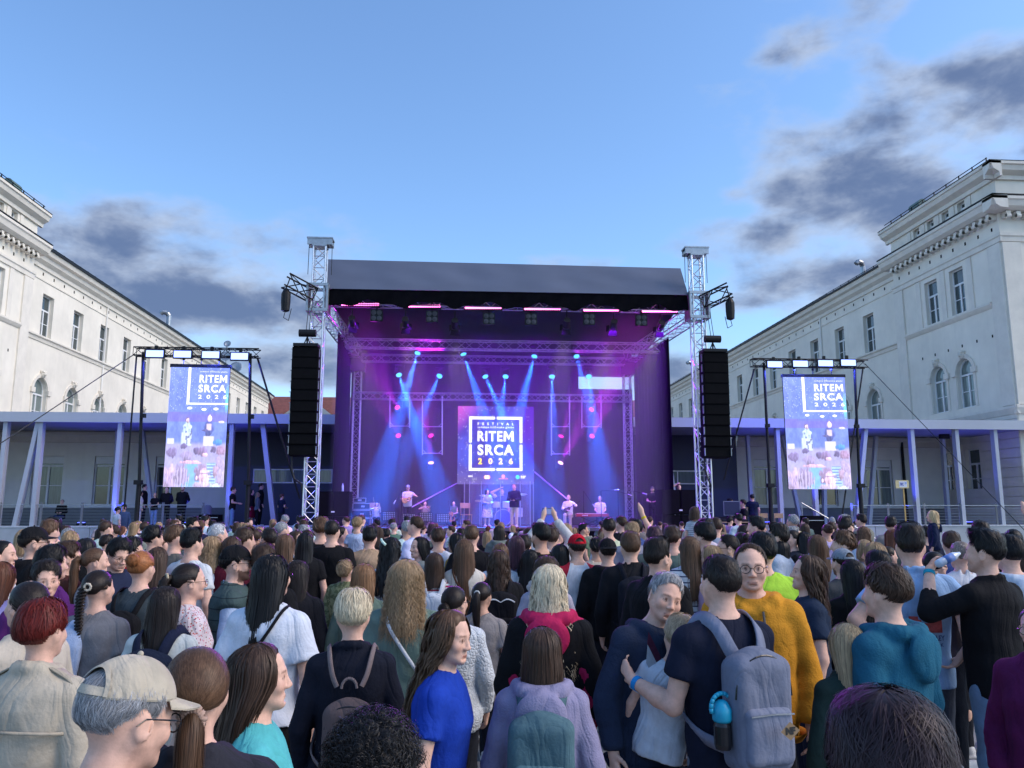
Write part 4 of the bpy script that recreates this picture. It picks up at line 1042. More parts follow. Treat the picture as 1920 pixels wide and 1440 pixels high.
# ------------------------------------------------------------------ side screens on light trusses
def screen_picture(u, w):
 n = vnoise(u, w, 7, 8) * .6 + vnoise(u, w, 23, 9) * .4
 c = np.zeros((len(u), 3)) + np.array((.14, .22, .86))
 c = blend(c, smooth(.3, .75, n) * .6, (.24, .36, 1.0))
 c = blend(c, ((w > .38) & (w < .46)) * .55, (.20, .12, .75))
 c = blend(c, smooth(.62, .66, w), (.42, .40, .78))
 c = blend(c, ((u > .2) & (w < .40)) * .35, (.12, .22, .95))
 c = blend(c, (u > .95) * smooth(.1, .3, w) * smooth(.4, .3, w) * .7, (.2, .9, 1))
 rs = np.random.RandomState(2); c = blend(c, ((rs.rand(len(u)) > .97) & (w < .38)) * .7, (.7, .8, 1))
 nz, nz2 = vnoise(u, w, 38, 41), vnoise(u, w * .35, 90, 42) * .6 + vnoise(u, w, 70, 43) * .4
 def ell(cx, cy, rx, ry, col, k=1.0, soft=.35):
  nonlocal c
  d = np.sqrt(((u - cx) / rx) ** 2 + ((w - cy) / ry) ** 2) + .5 * (nz - .5); m_ = (smooth(1, 1 - soft, d) * k)[:, None]; c = c * (1 - m_) + np.array(col)[None] * np.clip(1.05 - .35 * (w - cy) / ry + .25 * (u - cx) / rx + .9 * (nz2 - .5), .4, 1.7)[:, None] * m_
 def quad(x0, x1, y0, y1, col, k=1.0):
  nonlocal c
  c = blend(c, smooth(x0 - .012, x0 + .012, u) * smooth(x1 + .012, x1 - .012, u) * smooth(y0 - .006, y0 + .006, w) * smooth(y1 + .006, y1 - .006, w) * k, col)
 # two presenters
 ell(.335, .535, .085, .10, (.50, .66, 1.0)); quad(.25, .42, .55, .66, (.62, .74, 1.0)); ell(.335, .445, .05, .028, (.16, .13, .32)); ell(.345, .45, .032, .024, (.85, .66, .86))
 spot = vnoise(u, w, 46, 21) > .68
 c = blend(c, spot * ((u > .26) & (u < .42) & (w > .5) & (w < .66)) * .8, (.10, .12, .35))
 ell(.70, .52, .10, .085, (.07, .10, .42)); quad(.66, .74, .475, .53, (.75, .62, .85)); ell(.70, .43, .045, .032, (.90, .70, .88)); quad(.62, .79, .58, .66, (.80, .76, .95)); ell(.64, .53, .07, .012, (.10, .1, .35))
 ell(.86, .63, .09, .03, (.08, .28, .9)); ell(.9, .46, .07, .012, (.75, .7, .95)); quad(.02, .13, .60, .645, (.75, .75, .95))
 # heads of the crowd
 for (cx, cy, rx, ry, col) in ((.10, .72, .10, .055, (.22, .17, .42)), (.30, .665, .07, .03, (.16, .13, .36)), (.52, .70, .06, .04, (.17, .13, .36)), (.62, .71, .09, .055, (.28, .20, .46)),
        (.92, .70, .1, .05, (.40, .26, .5)), (.80, .69, .06, .035, (.15, .12, .33)), (.36, .75, .13, .06, (.36, .30, .6))):
  ell(cx, cy, rx, ry * .9, col)
 ell(.42, .80, .22, .02, (.78, .48, .78)); ell(.66, .735, .05, .02, (.85, .55, .8))
 quad(.30, .62, .81, 1.0, (.22, .50, .98)); quad(.70, .86, .80, .97, (.40, .62, 1.0))
 c = blend(c, (np.sin(w * 260) > .3) * ((u > .70) & (u < .85) & (w > .80) & (w < .96)) * .8, (.10, .16, .55))
 ell(.11, .92, .13, .13, (.55, .42, .78)); ell(.28, .90, .15, .11, (.30, .24, .48))
 streak = np.sin(u * 150 + 6 * vnoise(u, w, 9, 33)) > .1
 c = blend(c, streak * smooth(1.0, .8, np.sqrt(((u - .28) / .16) ** 2 + ((w - .94) / .12) ** 2)) * .7, (.62, .54, .86))
 ell(.60, .89, .13, .085, (.30, .22, .44)); ell(.67, .92, .11, .07, (.85, .58, .86)); ell(.545, .925, .022, .02, (.90, .60, .86)); ell(.62, .985, .17, .035, (.55, .46, .82)); quad(.60, .78, .885, .892, (.2, .15, .35))
 ell(.93, .82, .11, .09, (.42, .34, .62)); ell(.95, .93, .08, .10, (.50, .42, .70)); ell(.85, .87, .05, .06, (.50, .36, .6)); ell(.86, 1.0, .12, .03, (.55, .72, 1.0))
 g_ = vnoise(u, w, 60, 77)[:, None] * .5 + vnoise(u, w, 31, 78)[:, None] * .5
 return (c * .86 + .07) * (.85 + .3 * g_)
M_SCR_W = emission_mat('screen_white', (.95, .97, 1), .75)
SCREEN_ME = []
def side_screen(pxs, Yc, rz, lab, truss_px, poles, lights):
 (x0, y0), (x1, y1) = pxs                # bottom left, top right pixel
 a, b = at(x0, y0, Y=Yc), at(x1, y1, Y=Yc)
 W, H = abs(b.x - a.x) * 1.0, b.z - a.z
 cx = (a.x + b.x) / 2
 root = empty('video_screen', (cx, Yc, a.z), rz, label=lab[0], cat='video screen')
 mb = MB(); mb.box(-W / 2, W / 2, .008, .09, 0, H); mb.build('panel', M_BLACK, parent=root)
 if not SCREEN_ME:
  o = picture('picture', W, H, 104, 196, screen_picture, .74, root, 'side_screen_pixels'); SCREEN_ME.append((o.data, W, H))
 else:
  me, w0, h0 = SCREEN_ME[0]; o = link('picture', me, root); o.scale = (W / w0, 1, H / h0)
 mb = MB(); mb.box(-W / 2 - .03, W / 2 + .03, -.03, .12, H, H + .12); mb.build('top_bar', M_BLACK, parent=root)
 for dx in (-.3, 0, .3):
  mb = MB(); mb.tube((dx * W, .04, H + .1), (dx * W, .04, H + .55), .014); mb.tube((dx * W, .04, H + .28), (dx * W, .04, H + .36), .05, n=8); mb.build('hook', M_BLACK, parent=root)
 mb = MB(); mb.box(W * (.30 - .5), W * (.345 - .5), -.012, -.008, H * .685, H); mb.build('title_frame', M_SCR_W, parent=root)
 mb = MB(); mb.box(W * (.345 - .5), W * .5, -.012, -.008, H * .685, H * .70); mb.build('title_frame', M_SCR_W, parent=root)
 put_text(root, 'sodobne krščanske glasbe', W * .23, H * .965, W * .46, H * .014, M_SCR_W, .01)
 put_text(root, 'RITE', W * .157, H * .905, W * .324, H * .066, M_SCR_W, .03); letter_m(root, W * .40, H * .905, W * .13, H * .066, M_SCR_W)
 put_text(root, 'SRCA', W * .22, H * .822, W * .47, H * .066, M_SCR_W, .035)
 for i, ch in enumerate('2026'): put_text(root, ch, W * (.02 + .14 * i), H * .752, W * .06, H * .034, M_SCR_W, .02)
 for u_, z_ in ((.36, .655), (.60, .645), (.80, .65)):
  mb = MB(); mb.ball((W * (u_ - .5), -.006, H * z_), (.09, .004, .05), n=8); mb.build('sponsor_mark', M_SCR_W, parent=root)
 # goal post that carries it
 g = empty('light_truss', (cx, Yc, 0), label=lab[1], cat='light truss')
 (tx0, ty0), (tx1, ty1) = truss_px
 p, q = at(tx0, ty0, Y=Yc + .15), at(tx1, ty1, Y=Yc + .15)
 zc = (p.z + q.z) / 2
 ch, br = [], MB(); truss(ch, br, (p.x, Yc + .15, zc), (q.x, Yc + .15, zc), w=.30, n=14, rc=.025, rb=.012)
 bo = wb(br, 'top_truss', M_BLACK, root=g)
 for s_, t_, r_ in ch: cb = MB(); cb.tube(s_, t_, r_, n=6); cb.build('chord', M_BLACK, parent=bo)
 for (bx, tx_) in poles:
  pt, pb = at(tx_, ty0 + 14, Y=Yc + .2), at(bx, 985, Y=Yc + .2)
  mb = MB(); mb.tube((pb.x, Yc + .2, .05), (pb.x, Yc + .2, 3.0), .085, n=10); mb.tube((pb.x, Yc + .2, 3.0), (pt.x, Yc + .2, zc), .055, n=10); so = wb(mb, 'stand', M_BLACK, root=g)
  mb = MB(); mb.cbox((pb.x, Yc + .12, 3.0), (.26, .2, .16)); mb.cbox((pb.x, Yc + .12, 5.4), (.16, .16, .14)); mb.tube((pb.x, Yc + .1, 3.0), (pb.x + .22, Yc, 2.95), .02); mb.build('winch', M_BLACK, parent=so)
  for ang in (0, 2.1, 4.2):
   lb_ = MB(); lb_.tube((pb.x, Yc + .2, .9), (pb.x + 1.0 * math.cos(ang), Yc + .2 + 1.0 * math.sin(ang), .03), .025); lb_.build('leg', M_BLACK, parent=so)
 for i, (lx, ly) in enumerate(lights):
  c = at(lx, ly, Y=Yc - .12)
  f_ = empty('flood_panel', (c.x, Yc - .12, c.z), label=f'{ordn[i]} glowing white LED flood panel from the left on the {lab[2]} light truss', cat='flood light', group=f'flood panels on the {lab[2]} truss')
  mb = MB(); mb.cbox((0, .06, 0), (.68, .1, .32)); mb.cbox((0, .13, .22), (.1, .1, .2)); mb.build('housing', M_BLACK, parent=f_)
  mb = MB(); mb.cbox((0, -.003, 0), (.60, .02, .24)); mb.build('face', emission_mat('flood_face', (.26, .36, 1.0), 1.7), parent=f_)
  lamp('flood_lamp', 'AREA', (c.x, Yc - .16, c.z), (c.x, Yc - 6, c.z - 3), 60, (.25, .30, 1.0), shape='RECTANGLE', size=.6, size_y=.26)
  lamp('flood_lamp', 'AREA', (c.x, Yc - .02, c.z - .22), (c.x, Yc + .3, c.z - 2), 60, (.06, .09, 1.0), shape='RECTANGLE', size=.6, size_y=.1)
 return g
side_screen(((306, 913), (431, 690)), 29.6, math.radians(2), ('tall video screen on the left showing the title, presenters and crowd', 'black truss goal post with white flood lights holding the left screen', 'left'), ((253, 657), (487, 665)), ((255, 268), (462, 469)), ((290, 663), (342, 664), (395, 665), (449, 668)))
side_screen(((1480, 917), (1582, 708)), 31.2, math.radians(-3), ('tall video screen on the right showing the title, presenters and crowd', 'black truss goal post with white flood lights holding the right screen', 'right'), ((1409, 684), (1624, 679)), ((1447, 1433), (1617, 1603)), ((1453, 683), (1501, 682), (1548, 681), (1591, 680)))
def strap(name, pts, Ys, w, label):
 P = [at(px, py, Y=Y) for (px, py), Y in zip(pts, Ys)]
 mb = MB()
 for a, b in zip(P[:-1], P[1:]): mb.beam(a, b, w, w * .4)
 tag(mb.build(name, M_CABLE), label, 'guy strap')
strap('guy_strap', ((252, 664), (-60, 872)), (29.7, 26.5), .07, 'long black guy strap running from the left light truss to the picture edge')
strap('guy_strap', ((256, 668), (233, 955)), (29.7, 31.0), .06, 'steep black guy strap beside the left stand of the left screen')
strap('guy_strap', ((483, 672), (562, 935)), (29.7, 31.5), .08, 'black guy strap slanting down from the right end of the left light truss')
strap('guy_strap', ((1414, 692), (1357, 900)), (31.3, 33.5), .06, 'black guy strap slanting down from the left end of the right light truss')
strap('guy_strap', ((1622, 682), (1960, 1035)), (31.3, 29.0), .05, 'long thin guy strap from the right light truss to the right picture edge')
strap('guy_strap', ((1618, 690), (1573, 1010)), (31.3, 33.5), .06, 'black guy strap behind the right screen')

# ------------------------------------------------------------------ theatrical haze inside the stage, lit by its lamps
mb = MB(); mb.box(xl1 - .15, xr1 + .15, SY + .75, RY - .05, DZ + .05, 9.35)
hz = mb.build('stage_haze')
hm = bpy.data.materials.new('stage_haze'); hm.use_nodes = True
hn = hm.node_tree; hn.nodes.clear()
ho = hn.nodes.new('ShaderNodeOutputMaterial'); hv = hn.nodes.new('ShaderNodeVolumePrincipled')
hv.inputs['Color'].default_value = (.9, .9, .95, 1); hv.inputs['Density'].default_value = .042; hv.inputs['Anisotropy'].default_value = .15
hn.links.new(hv.outputs[0], ho.inputs['Volume'])
hm.cycles.homogeneous_volume = True
hz.data.materials.append(hm)
tag(hz, 'thin theatrical haze filling the stage, lit blue and violet', 'haze', kind='stuff')
# ------------------------------------------------------------------ bodies as one smooth field each
def rotm(rx=0, ry=0, rz=0):
 return np.array((Matrix.Rotation(rz, 3, 'Z') @ Matrix.Rotation(ry, 3, 'Y') @ Matrix.Rotation(rx, 3, 'X')))
class Field:
 def __init__(s, xs, ys, zs):
  s.xs, s.ys, s.zs = [np.asarray(a, np.float32) for a in (xs, ys, zs)]
  s.F = np.full((len(xs), len(ys), len(zs)), .5, np.float32)
 def sl(s, lo, hi):
  r = []
  for ax, a, b in zip((s.xs, s.ys, s.zs), lo, hi):
   i, j = np.searchsorted(ax, a), np.searchsorted(ax, b)
   r.append((max(0, i - 1), min(len(ax), j + 1)))
  return r
 def put(s, fn, lo, hi, k=.02, op='add', M=None, o=None):
  m = .03 + k
  (i0, i1), (j0, j1), (k0, k1) = s.sl([a - m for a in lo], [b + m for b in hi])
  if i1 <= i0 or j1 <= j0 or k1 <= k0: return
  X, Y, Z = np.meshgrid(s.xs[i0:i1], s.ys[j0:j1], s.zs[k0:k1], indexing='ij', sparse=M is None)
  if M is not None:
   X, Y, Z = X - o[0], Y - o[1], Z - o[2]
   X, Y, Z = M[0, 0] * X + M[1, 0] * Y + M[2, 0] * Z, M[0, 1] * X + M[1, 1] * Y + M[2, 1] * Z, M[0, 2] * X + M[1, 2] * Y + M[2, 2] * Z
  d = fn(X, Y, Z)
  A = s.F[i0:i1, j0:j1, k0:k1]
  if op == 'add':
   h = np.clip(.5 + .5 * (A - d) / k, 0, 1); s.F[i0:i1, j0:j1, k0:k1] = A * (1 - h) + d * h - k * h * (1 - h)
  else:
   d = -d; h = np.clip(.5 - .5 * (A - d) / k, 0, 1); s.F[i0:i1, j0:j1, k0:k1] = A * (1 - h) + d * h + k * h * (1 - h)
 def cone(s, a, b, r0, r1, k=.02, op='add', fl=1.0):
  a, b = np.array(a, float), np.array(b, float); ba = b - a; L2 = max(ba @ ba, 1e-9); R = max(r0, r1)
  def fn(X, Y, Z):
   px, py, pz = X - a[0], Y - a[1], Z - a[2]
   t = np.clip((px * ba[0] + py * ba[1] + pz * ba[2]) / L2, 0, 1)
   return np.sqrt((px - t * ba[0]) ** 2 + ((py - t * ba[1]) / fl) ** 2 + (pz - t * ba[2]) ** 2) - (r0 + t * (r1 - r0))
  s.put(fn, np.minimum(a, b) - R, np.maximum(a, b) + R, k, op)
 def cyl(s, a, b, r0, r1, k=.012):
  """tapered tube with flat ends"""
  a, b = np.array(a, float), np.array(b, float); ba = b - a; L_ = np.linalg.norm(ba); R = max(r0, r1); u = ba / L_
  def fn(X, Y, Z):
   px, py, pz = X - a[0], Y - a[1], Z - a[2]
   t = px * u[0] + py * u[1] + pz * u[2]
   rr = np.sqrt(np.maximum((px - t * u[0]) ** 2 + (py - t * u[1]) ** 2 + (pz - t * u[2]) ** 2, 0)) - (r0 + np.clip(t / L_, 0, 1) * (r1 - r0))
   return np.maximum(rr, np.maximum(-t, t - L_))
  s.put(fn, np.minimum(a, b) - R, np.maximum(a, b) + R, k)
 def path(s, pts, rs, k=.02, op='add'):
  for i in range(len(pts) - 1): s.cone(pts[i], pts[i + 1], rs[i], rs[i + 1], k, op)
 def ell(s, c, r, k=.02, op='add', M=None):
  c = np.array(c, float); r = np.array(r, float)
  def fn(X, Y, Z):
   if M is None: X, Y, Z = X - c[0], Y - c[1], Z - c[2]
   k0 = np.sqrt((X / r[0]) ** 2 + (Y / r[1]) ** 2 + (Z / r[2]) ** 2)
   k1 = np.sqrt((X / r[0] ** 2) ** 2 + (Y / r[1] ** 2) ** 2 + (Z / r[2] ** 2) ** 2) + 1e-6
   return k0 * (k0 - 1) / k1
  R = r.max() if M is not None else r
  s.put(fn, c - R, c + R, k, op, M, c)
 def box(s, c, h, rad=.02, k=.02, op='add', M=None):
  c = np.array(c, float); h = np.array(h, float) - rad
  def fn(X, Y, Z):
   if M is None: X, Y, Z = X - c[0], Y - c[1], Z - c[2]
   qx, qy, qz = np.abs(X) - h[0], np.abs(Y) - h[1], np.abs(Z) - h[2]
   return np.sqrt(np.maximum(qx, 0) ** 2 + np.maximum(qy, 0) ** 2 + np.maximum(qz, 0) ** 2) + np.minimum(np.maximum(qx, np.maximum(qy, qz)), 0) - rad
  R = np.linalg.norm(h) + rad if M is not None else h + rad
  s.put(fn, c - R, c + R, k, op, M, c)
 def loft(s, z, a, b, cy, k=.02, op='add', off=0.0, p=2.4, cx=None):
  z = np.array(z, float)
  def fn(X, Y, Z):
   A, B, C = np.interp(Z, z, a) + off, np.interp(Z, z, b) + off, np.interp(Z, z, cy)
   C2 = np.interp(Z, z, cx) if cx is not None else 0
   q = (np.abs((X - C2) / A) ** p + np.abs((Y - C) / B) ** p) ** (1 / p)
   d = (q - 1) * np.minimum(A, B)
   return np.maximum(d, np.maximum(z[0] - Z, Z - z[-1]))
  s.put(fn, (-max(a) - off - .02 - (max(map(abs, cx)) if cx is not None else 0), -max(b) - .12 - off, z[0]), (max(a) + off + .02 + (max(map(abs, cx)) if cx is not None else 0), max(b) + .12 + off, z[-1]), k, op)
 def ripple(s, amp, seed, fx=9, fz=13):
  r = np.random.RandomState(seed); p = r.rand(8) * 6.28
  X, Y, Z = s.xs[:, None, None], s.ys[None, :, None], s.zs[None, None, :]
  s.F += amp * (np.sin(fx * 2.1 * X + fz * 1.3 * Z + 4 * Y + p[0]) * .5 + np.sin(fx * 3.7 * X - fz * 2.4 * Z + p[1] + 7 * Y) * .35 + np.sin(fz * 4.1 * Z + fx * 1.4 * X + p[2] - 9 * Y) * .35 + np.sin(fx * 5.5 * Y + fz * Z * 1.7 + p[3]) * .3)
 def mesh(s):
  F = s.F; S = F < 0
  nx, ny, nz = F.shape
  c = np.zeros((nx - 1, ny - 1, nz - 1), np.uint8)
  for i in (0, 1):
   for j in (0, 1):
    for k in (0, 1): c += S[i:nx - 1 + i, j:ny - 1 + j, k:nz - 1 + k]
  I = np.argwhere((c > 0) & (c < 8))
  idx = np.full(c.shape, -1, np.int32); idx[I[:, 0], I[:, 1], I[:, 2]] = np.arange(len(I))
  acc = np.zeros((len(I), 3)); cnt = np.zeros(len(I))
  ax = (s.xs, s.ys, s.zs)
  corners = [(i, j, k) for i in (0, 1) for j in (0, 1) for k in (0, 1)]
  vals = {q: F[I[:, 0] + q[0], I[:, 1] + q[1], I[:, 2] + q[2]] for q in corners}
  for q in corners:
   for d in range(3):
    if q[d]: continue
    q2 = list(q); q2[d] = 1; q2 = tuple(q2)
    v0, v1 = vals[q], vals[q2]; m = (v0 < 0) != (v1 < 0)
    t = np.where(m, v0 / (v0 - v1 + 1e-12), 0)
    for e in range(3):
     a0 = ax[e][I[:, e] + q[e]]
     if e == d: a1 = ax[e][I[:, e] + 1]; a0 = a0 + t * (a1 - a0)
     acc[:, e] += np.where(m, a0, 0)
    cnt += m
  V = acc / np.maximum(cnt, 1)[:, None]
  Q = []
  for d in range(3):
   a, b = [e for e in range(3) if e != d]
   sl0 = [slice(None)] * 3; sl1 = [slice(None)] * 3
   sl0[d] = slice(0, -1); sl1[d] = slice(1, None)
   A, B = S[tuple(sl0)], S[tuple(sl1)]
   E = np.argwhere(A != B)
   E = E[(E[:, a] > 0) & (E[:, b] > 0) & (E[:, a] < F.shape[a] - 1) & (E[:, b] < F.shape[b] - 1)]
   if not len(E): continue
   inside = A[E[:, 0], E[:, 1], E[:, 2]]
   def g(da, db):
    e = E.copy(); e[:, a] += da; e[:, b] += db; return idx[e[:, 0], e[:, 1], e[:, 2]]
   q = np.stack([g(-1, -1), g(0, -1), g(0, 0), g(-1, 0)], 1)
   flip = inside if d != 1 else ~inside
   q[~flip] = q[~flip][:, ::-1]
   Q.append(q)
  Q = np.concatenate(Q); Q = Q[(Q >= 0).all(1)]
  return V, Q

def make_mesh(name, V, Q, mats, smooth=True, tint=None, uv=None, mi=None):
 me = bpy.data.meshes.new(name)
 n, m = len(V), len(Q); kq = Q.shape[1]
 me.vertices.add(n); me.vertices.foreach_set('co', np.asarray(V, np.float32).ravel())
 me.loops.add(m * kq); me.loops.foreach_set('vertex_index', np.asarray(Q, np.int32).ravel())
 me.polygons.add(m); me.polygons.foreach_set('loop_start', np.arange(0, m * kq, kq, dtype=np.int32))
 me.polygons.foreach_set('use_smooth', np.full(m, smooth))
 for q in mats: me.materials.append(q)
 if mi is not None: me.polygons.foreach_set('material_index', np.asarray(mi, np.int32))
 me.update(calc_edges=True); me.validate()
 if tint is not None:
  a = me.color_attributes.new('tint', 'FLOAT_COLOR', 'POINT')
  a.data.foreach_set('color', np.concatenate([tint, np.ones((n, 1))], 1).astype(np.float32).ravel())
 return me

def axis(lo, hi, coarse, zones=()):
 """grid lines with finer spacing inside the zones (a, b, step)"""
 pts = [lo]
 while pts[-1] < hi:
  x = pts[-1]; st = coarse
  for a, b, s_ in zones:
   if a - coarse * .5 <= x <= b: st = min(st, s_)
  pts.append(x + st)
 return np.array(pts)

# proportions for a figure 1.75 m tall, facing +Y, feet at z = 0
TZL = [.78, .86, .93, 1.00, 1.08, 1.18, 1.28, 1.36, 1.42, 1.455, 1.49]
TORSO = {'m': ([.150, .166, .168, .158, .150, .160, .176, .180, .158, .110, .062], [.095, .112, .118, .110, .103, .112, .122, .118, .098, .078, .056], [-.012, -.016, -.012, -.004, 0, -.004, -.010, -.016, -.016, -.014, -.012]),
  'f': ([.150, .176, .180, .160, .134, .142, .156, .158, .142, .098, .050], [.098, .118, .122, .108, .092, .104, .122, .110, .090, .070, .046], [-.014, -.022, -.018, -.004, .004, 0, .000, -.012, -.016, -.014, -.012])}
SHO = {'m': .180, 'f': .156}
PIV = np.array((0, -.012, 1.50))            # where the head turns on the neck

def arms_down(g, out=.075, fwd=.05):
 s = SHO[g]
 return {sd: ((sd * s, -.015, 1.402), (sd * (s + out), -.03, 1.13), (sd * (s + out * .9), fwd, .90)) for sd in (-1, 1)}
def hand(F, sd, w, d, g, curl=.5, side=None, s=1.0):
 """palm, four unequal curled fingers and a thumb that leaves the side of the palm"""
 w = np.array(w, float); d = np.array(d, float); d /= np.linalg.norm(d)
 n = np.array(side if side is not None else (-sd * 1.0, 0, 0), float); n -= d * (n @ d); n /= np.linalg.norm(n)     # the way the palm looks
 t = np.cross(d, n); t = t if t[1] > 0 or abs(t[1]) < .2 else -t                                                       # towards the thumb
 k = .92 if g == 'f' else 1.0; k *= s
 for o in (-.030, -.010, .010, .028): F.cone(w + d * .012 * k, w + (d * .085 + t * o) * k, .020 * k, .0125 * k, .012)
 for o, ln in ((-.031, .058), (-.010, .072), (.011, .078), (.031, .070)):
  p0 = w + (d * .085 + t * o) * k; a1 = curl; a2 = curl * 2.0
  p1 = p0 + (d * math.cos(a1) + n * math.sin(a1)) * ln * .5 * k; p2 = p1 + (d * math.cos(a2) + n * math.sin(a2)) * ln * .5 * k
  F.cone(p0, p1, .0095 * k, .0085 * k, .004); F.cone(p1, p2, .0085 * k, .007 * k, .004)
 b = w + (d * .025 + t * .028) * k; m = b + (t * .030 + d * .028 + n * .012) * k; e = m + (d * .030 + t * .006 + n * .016) * k
 F.cone(b, m, .014 * k, .0105 * k, .006); F.cone(m, e, .0105 * k, .008 * k, .004)

def head_field(F, g, fine=True, child=False):
 """skull, face and ears, looking along +Y"""
 fm = .93 if g == 'f' else 1.0
 def P(x, y, z): return (x * fm, y * fm, 1.64 + (z - 1.64) * (fm * .5 + .5))
 F.ell(P(0, -.014, 1.664), (.0765 * fm, .097 * fm, .088), .03)
 F.ell(P(0, .026, 1.612), (.060 * fm, .064 * fm, .086), .03)
 for sx in (-1, 1):
  F.cone(P(sx * .050, .002, 1.598), P(sx * .020, .066, 1.553), .021, .019, .025)
  F.ell(P(sx * .043, .060, 1.612), (.024, .022, .024), .02)
 F.ell(P(0, .074, 1.546), (.022 if g == 'm' else .017, .017, .017), .02)
 if not fine:
  F.cone(P(0, .090, 1.645), P(0, .110, 1.607), .010, .013, .012)
  for sx in (-1, 1): F.ell(P(sx * .076, -.006, 1.626), (.010, .020, .030), .008)
  return
 for sx in (-1, 1):
  F.cone(P(sx * .012, .083, 1.660), P(sx * .046, .068, 1.659), .009 if g == 'm' else .007, .007, .014)
  F.ell(P(sx * .032, .096, 1.638), (.021, .015, .014), .012, op='sub')
  F.ell(P(sx * .0315, .0725, 1.6365), (.0145, .0135, .0125), .005)
  F.cone(P(sx * .020, .0845, 1.6475), P(sx * .043, .0790, 1.6460), .003, .0025, .004)
  F.ell(P(sx * .012, .097, 1.603), (.0095, .011, .0075), .006)
  Me = rotm(0, 0, -sx * .35)
  F.ell(P(sx * .079, -.008, 1.626), (.0075, .021, .031), .006, M=Me); F.ell(P(sx * .086, -.003, 1.630), (.004, .012, .018), .006, op='sub', M=Me)
 F.cone(P(0, .082, 1.652), P(0, .105, 1.612), .0080, .0085, .012); F.ell(P(0, .105, 1.607), (.0105, .010, .0085), .008)
 F.cone(P(-.019, .0815, 1.573), P(.019, .0815, 1.573), .0060, .0060, .010, fl=1.35); F.cone(P(-.015, .0815, 1.5635), P(.015, .0815, 1.5635), .0066, .0066, .008, fl=1.3)
 F.path([P(-.028, .0905, 1.5755), P(-.013, .0955, 1.5690), P(.013, .0955, 1.5690), P(.028, .0905, 1.5755)], [.0022] * 4, .003, op='sub')
 F.ell(P(0, .086, 1.556), (.020, .008, .006), .008, op='sub')

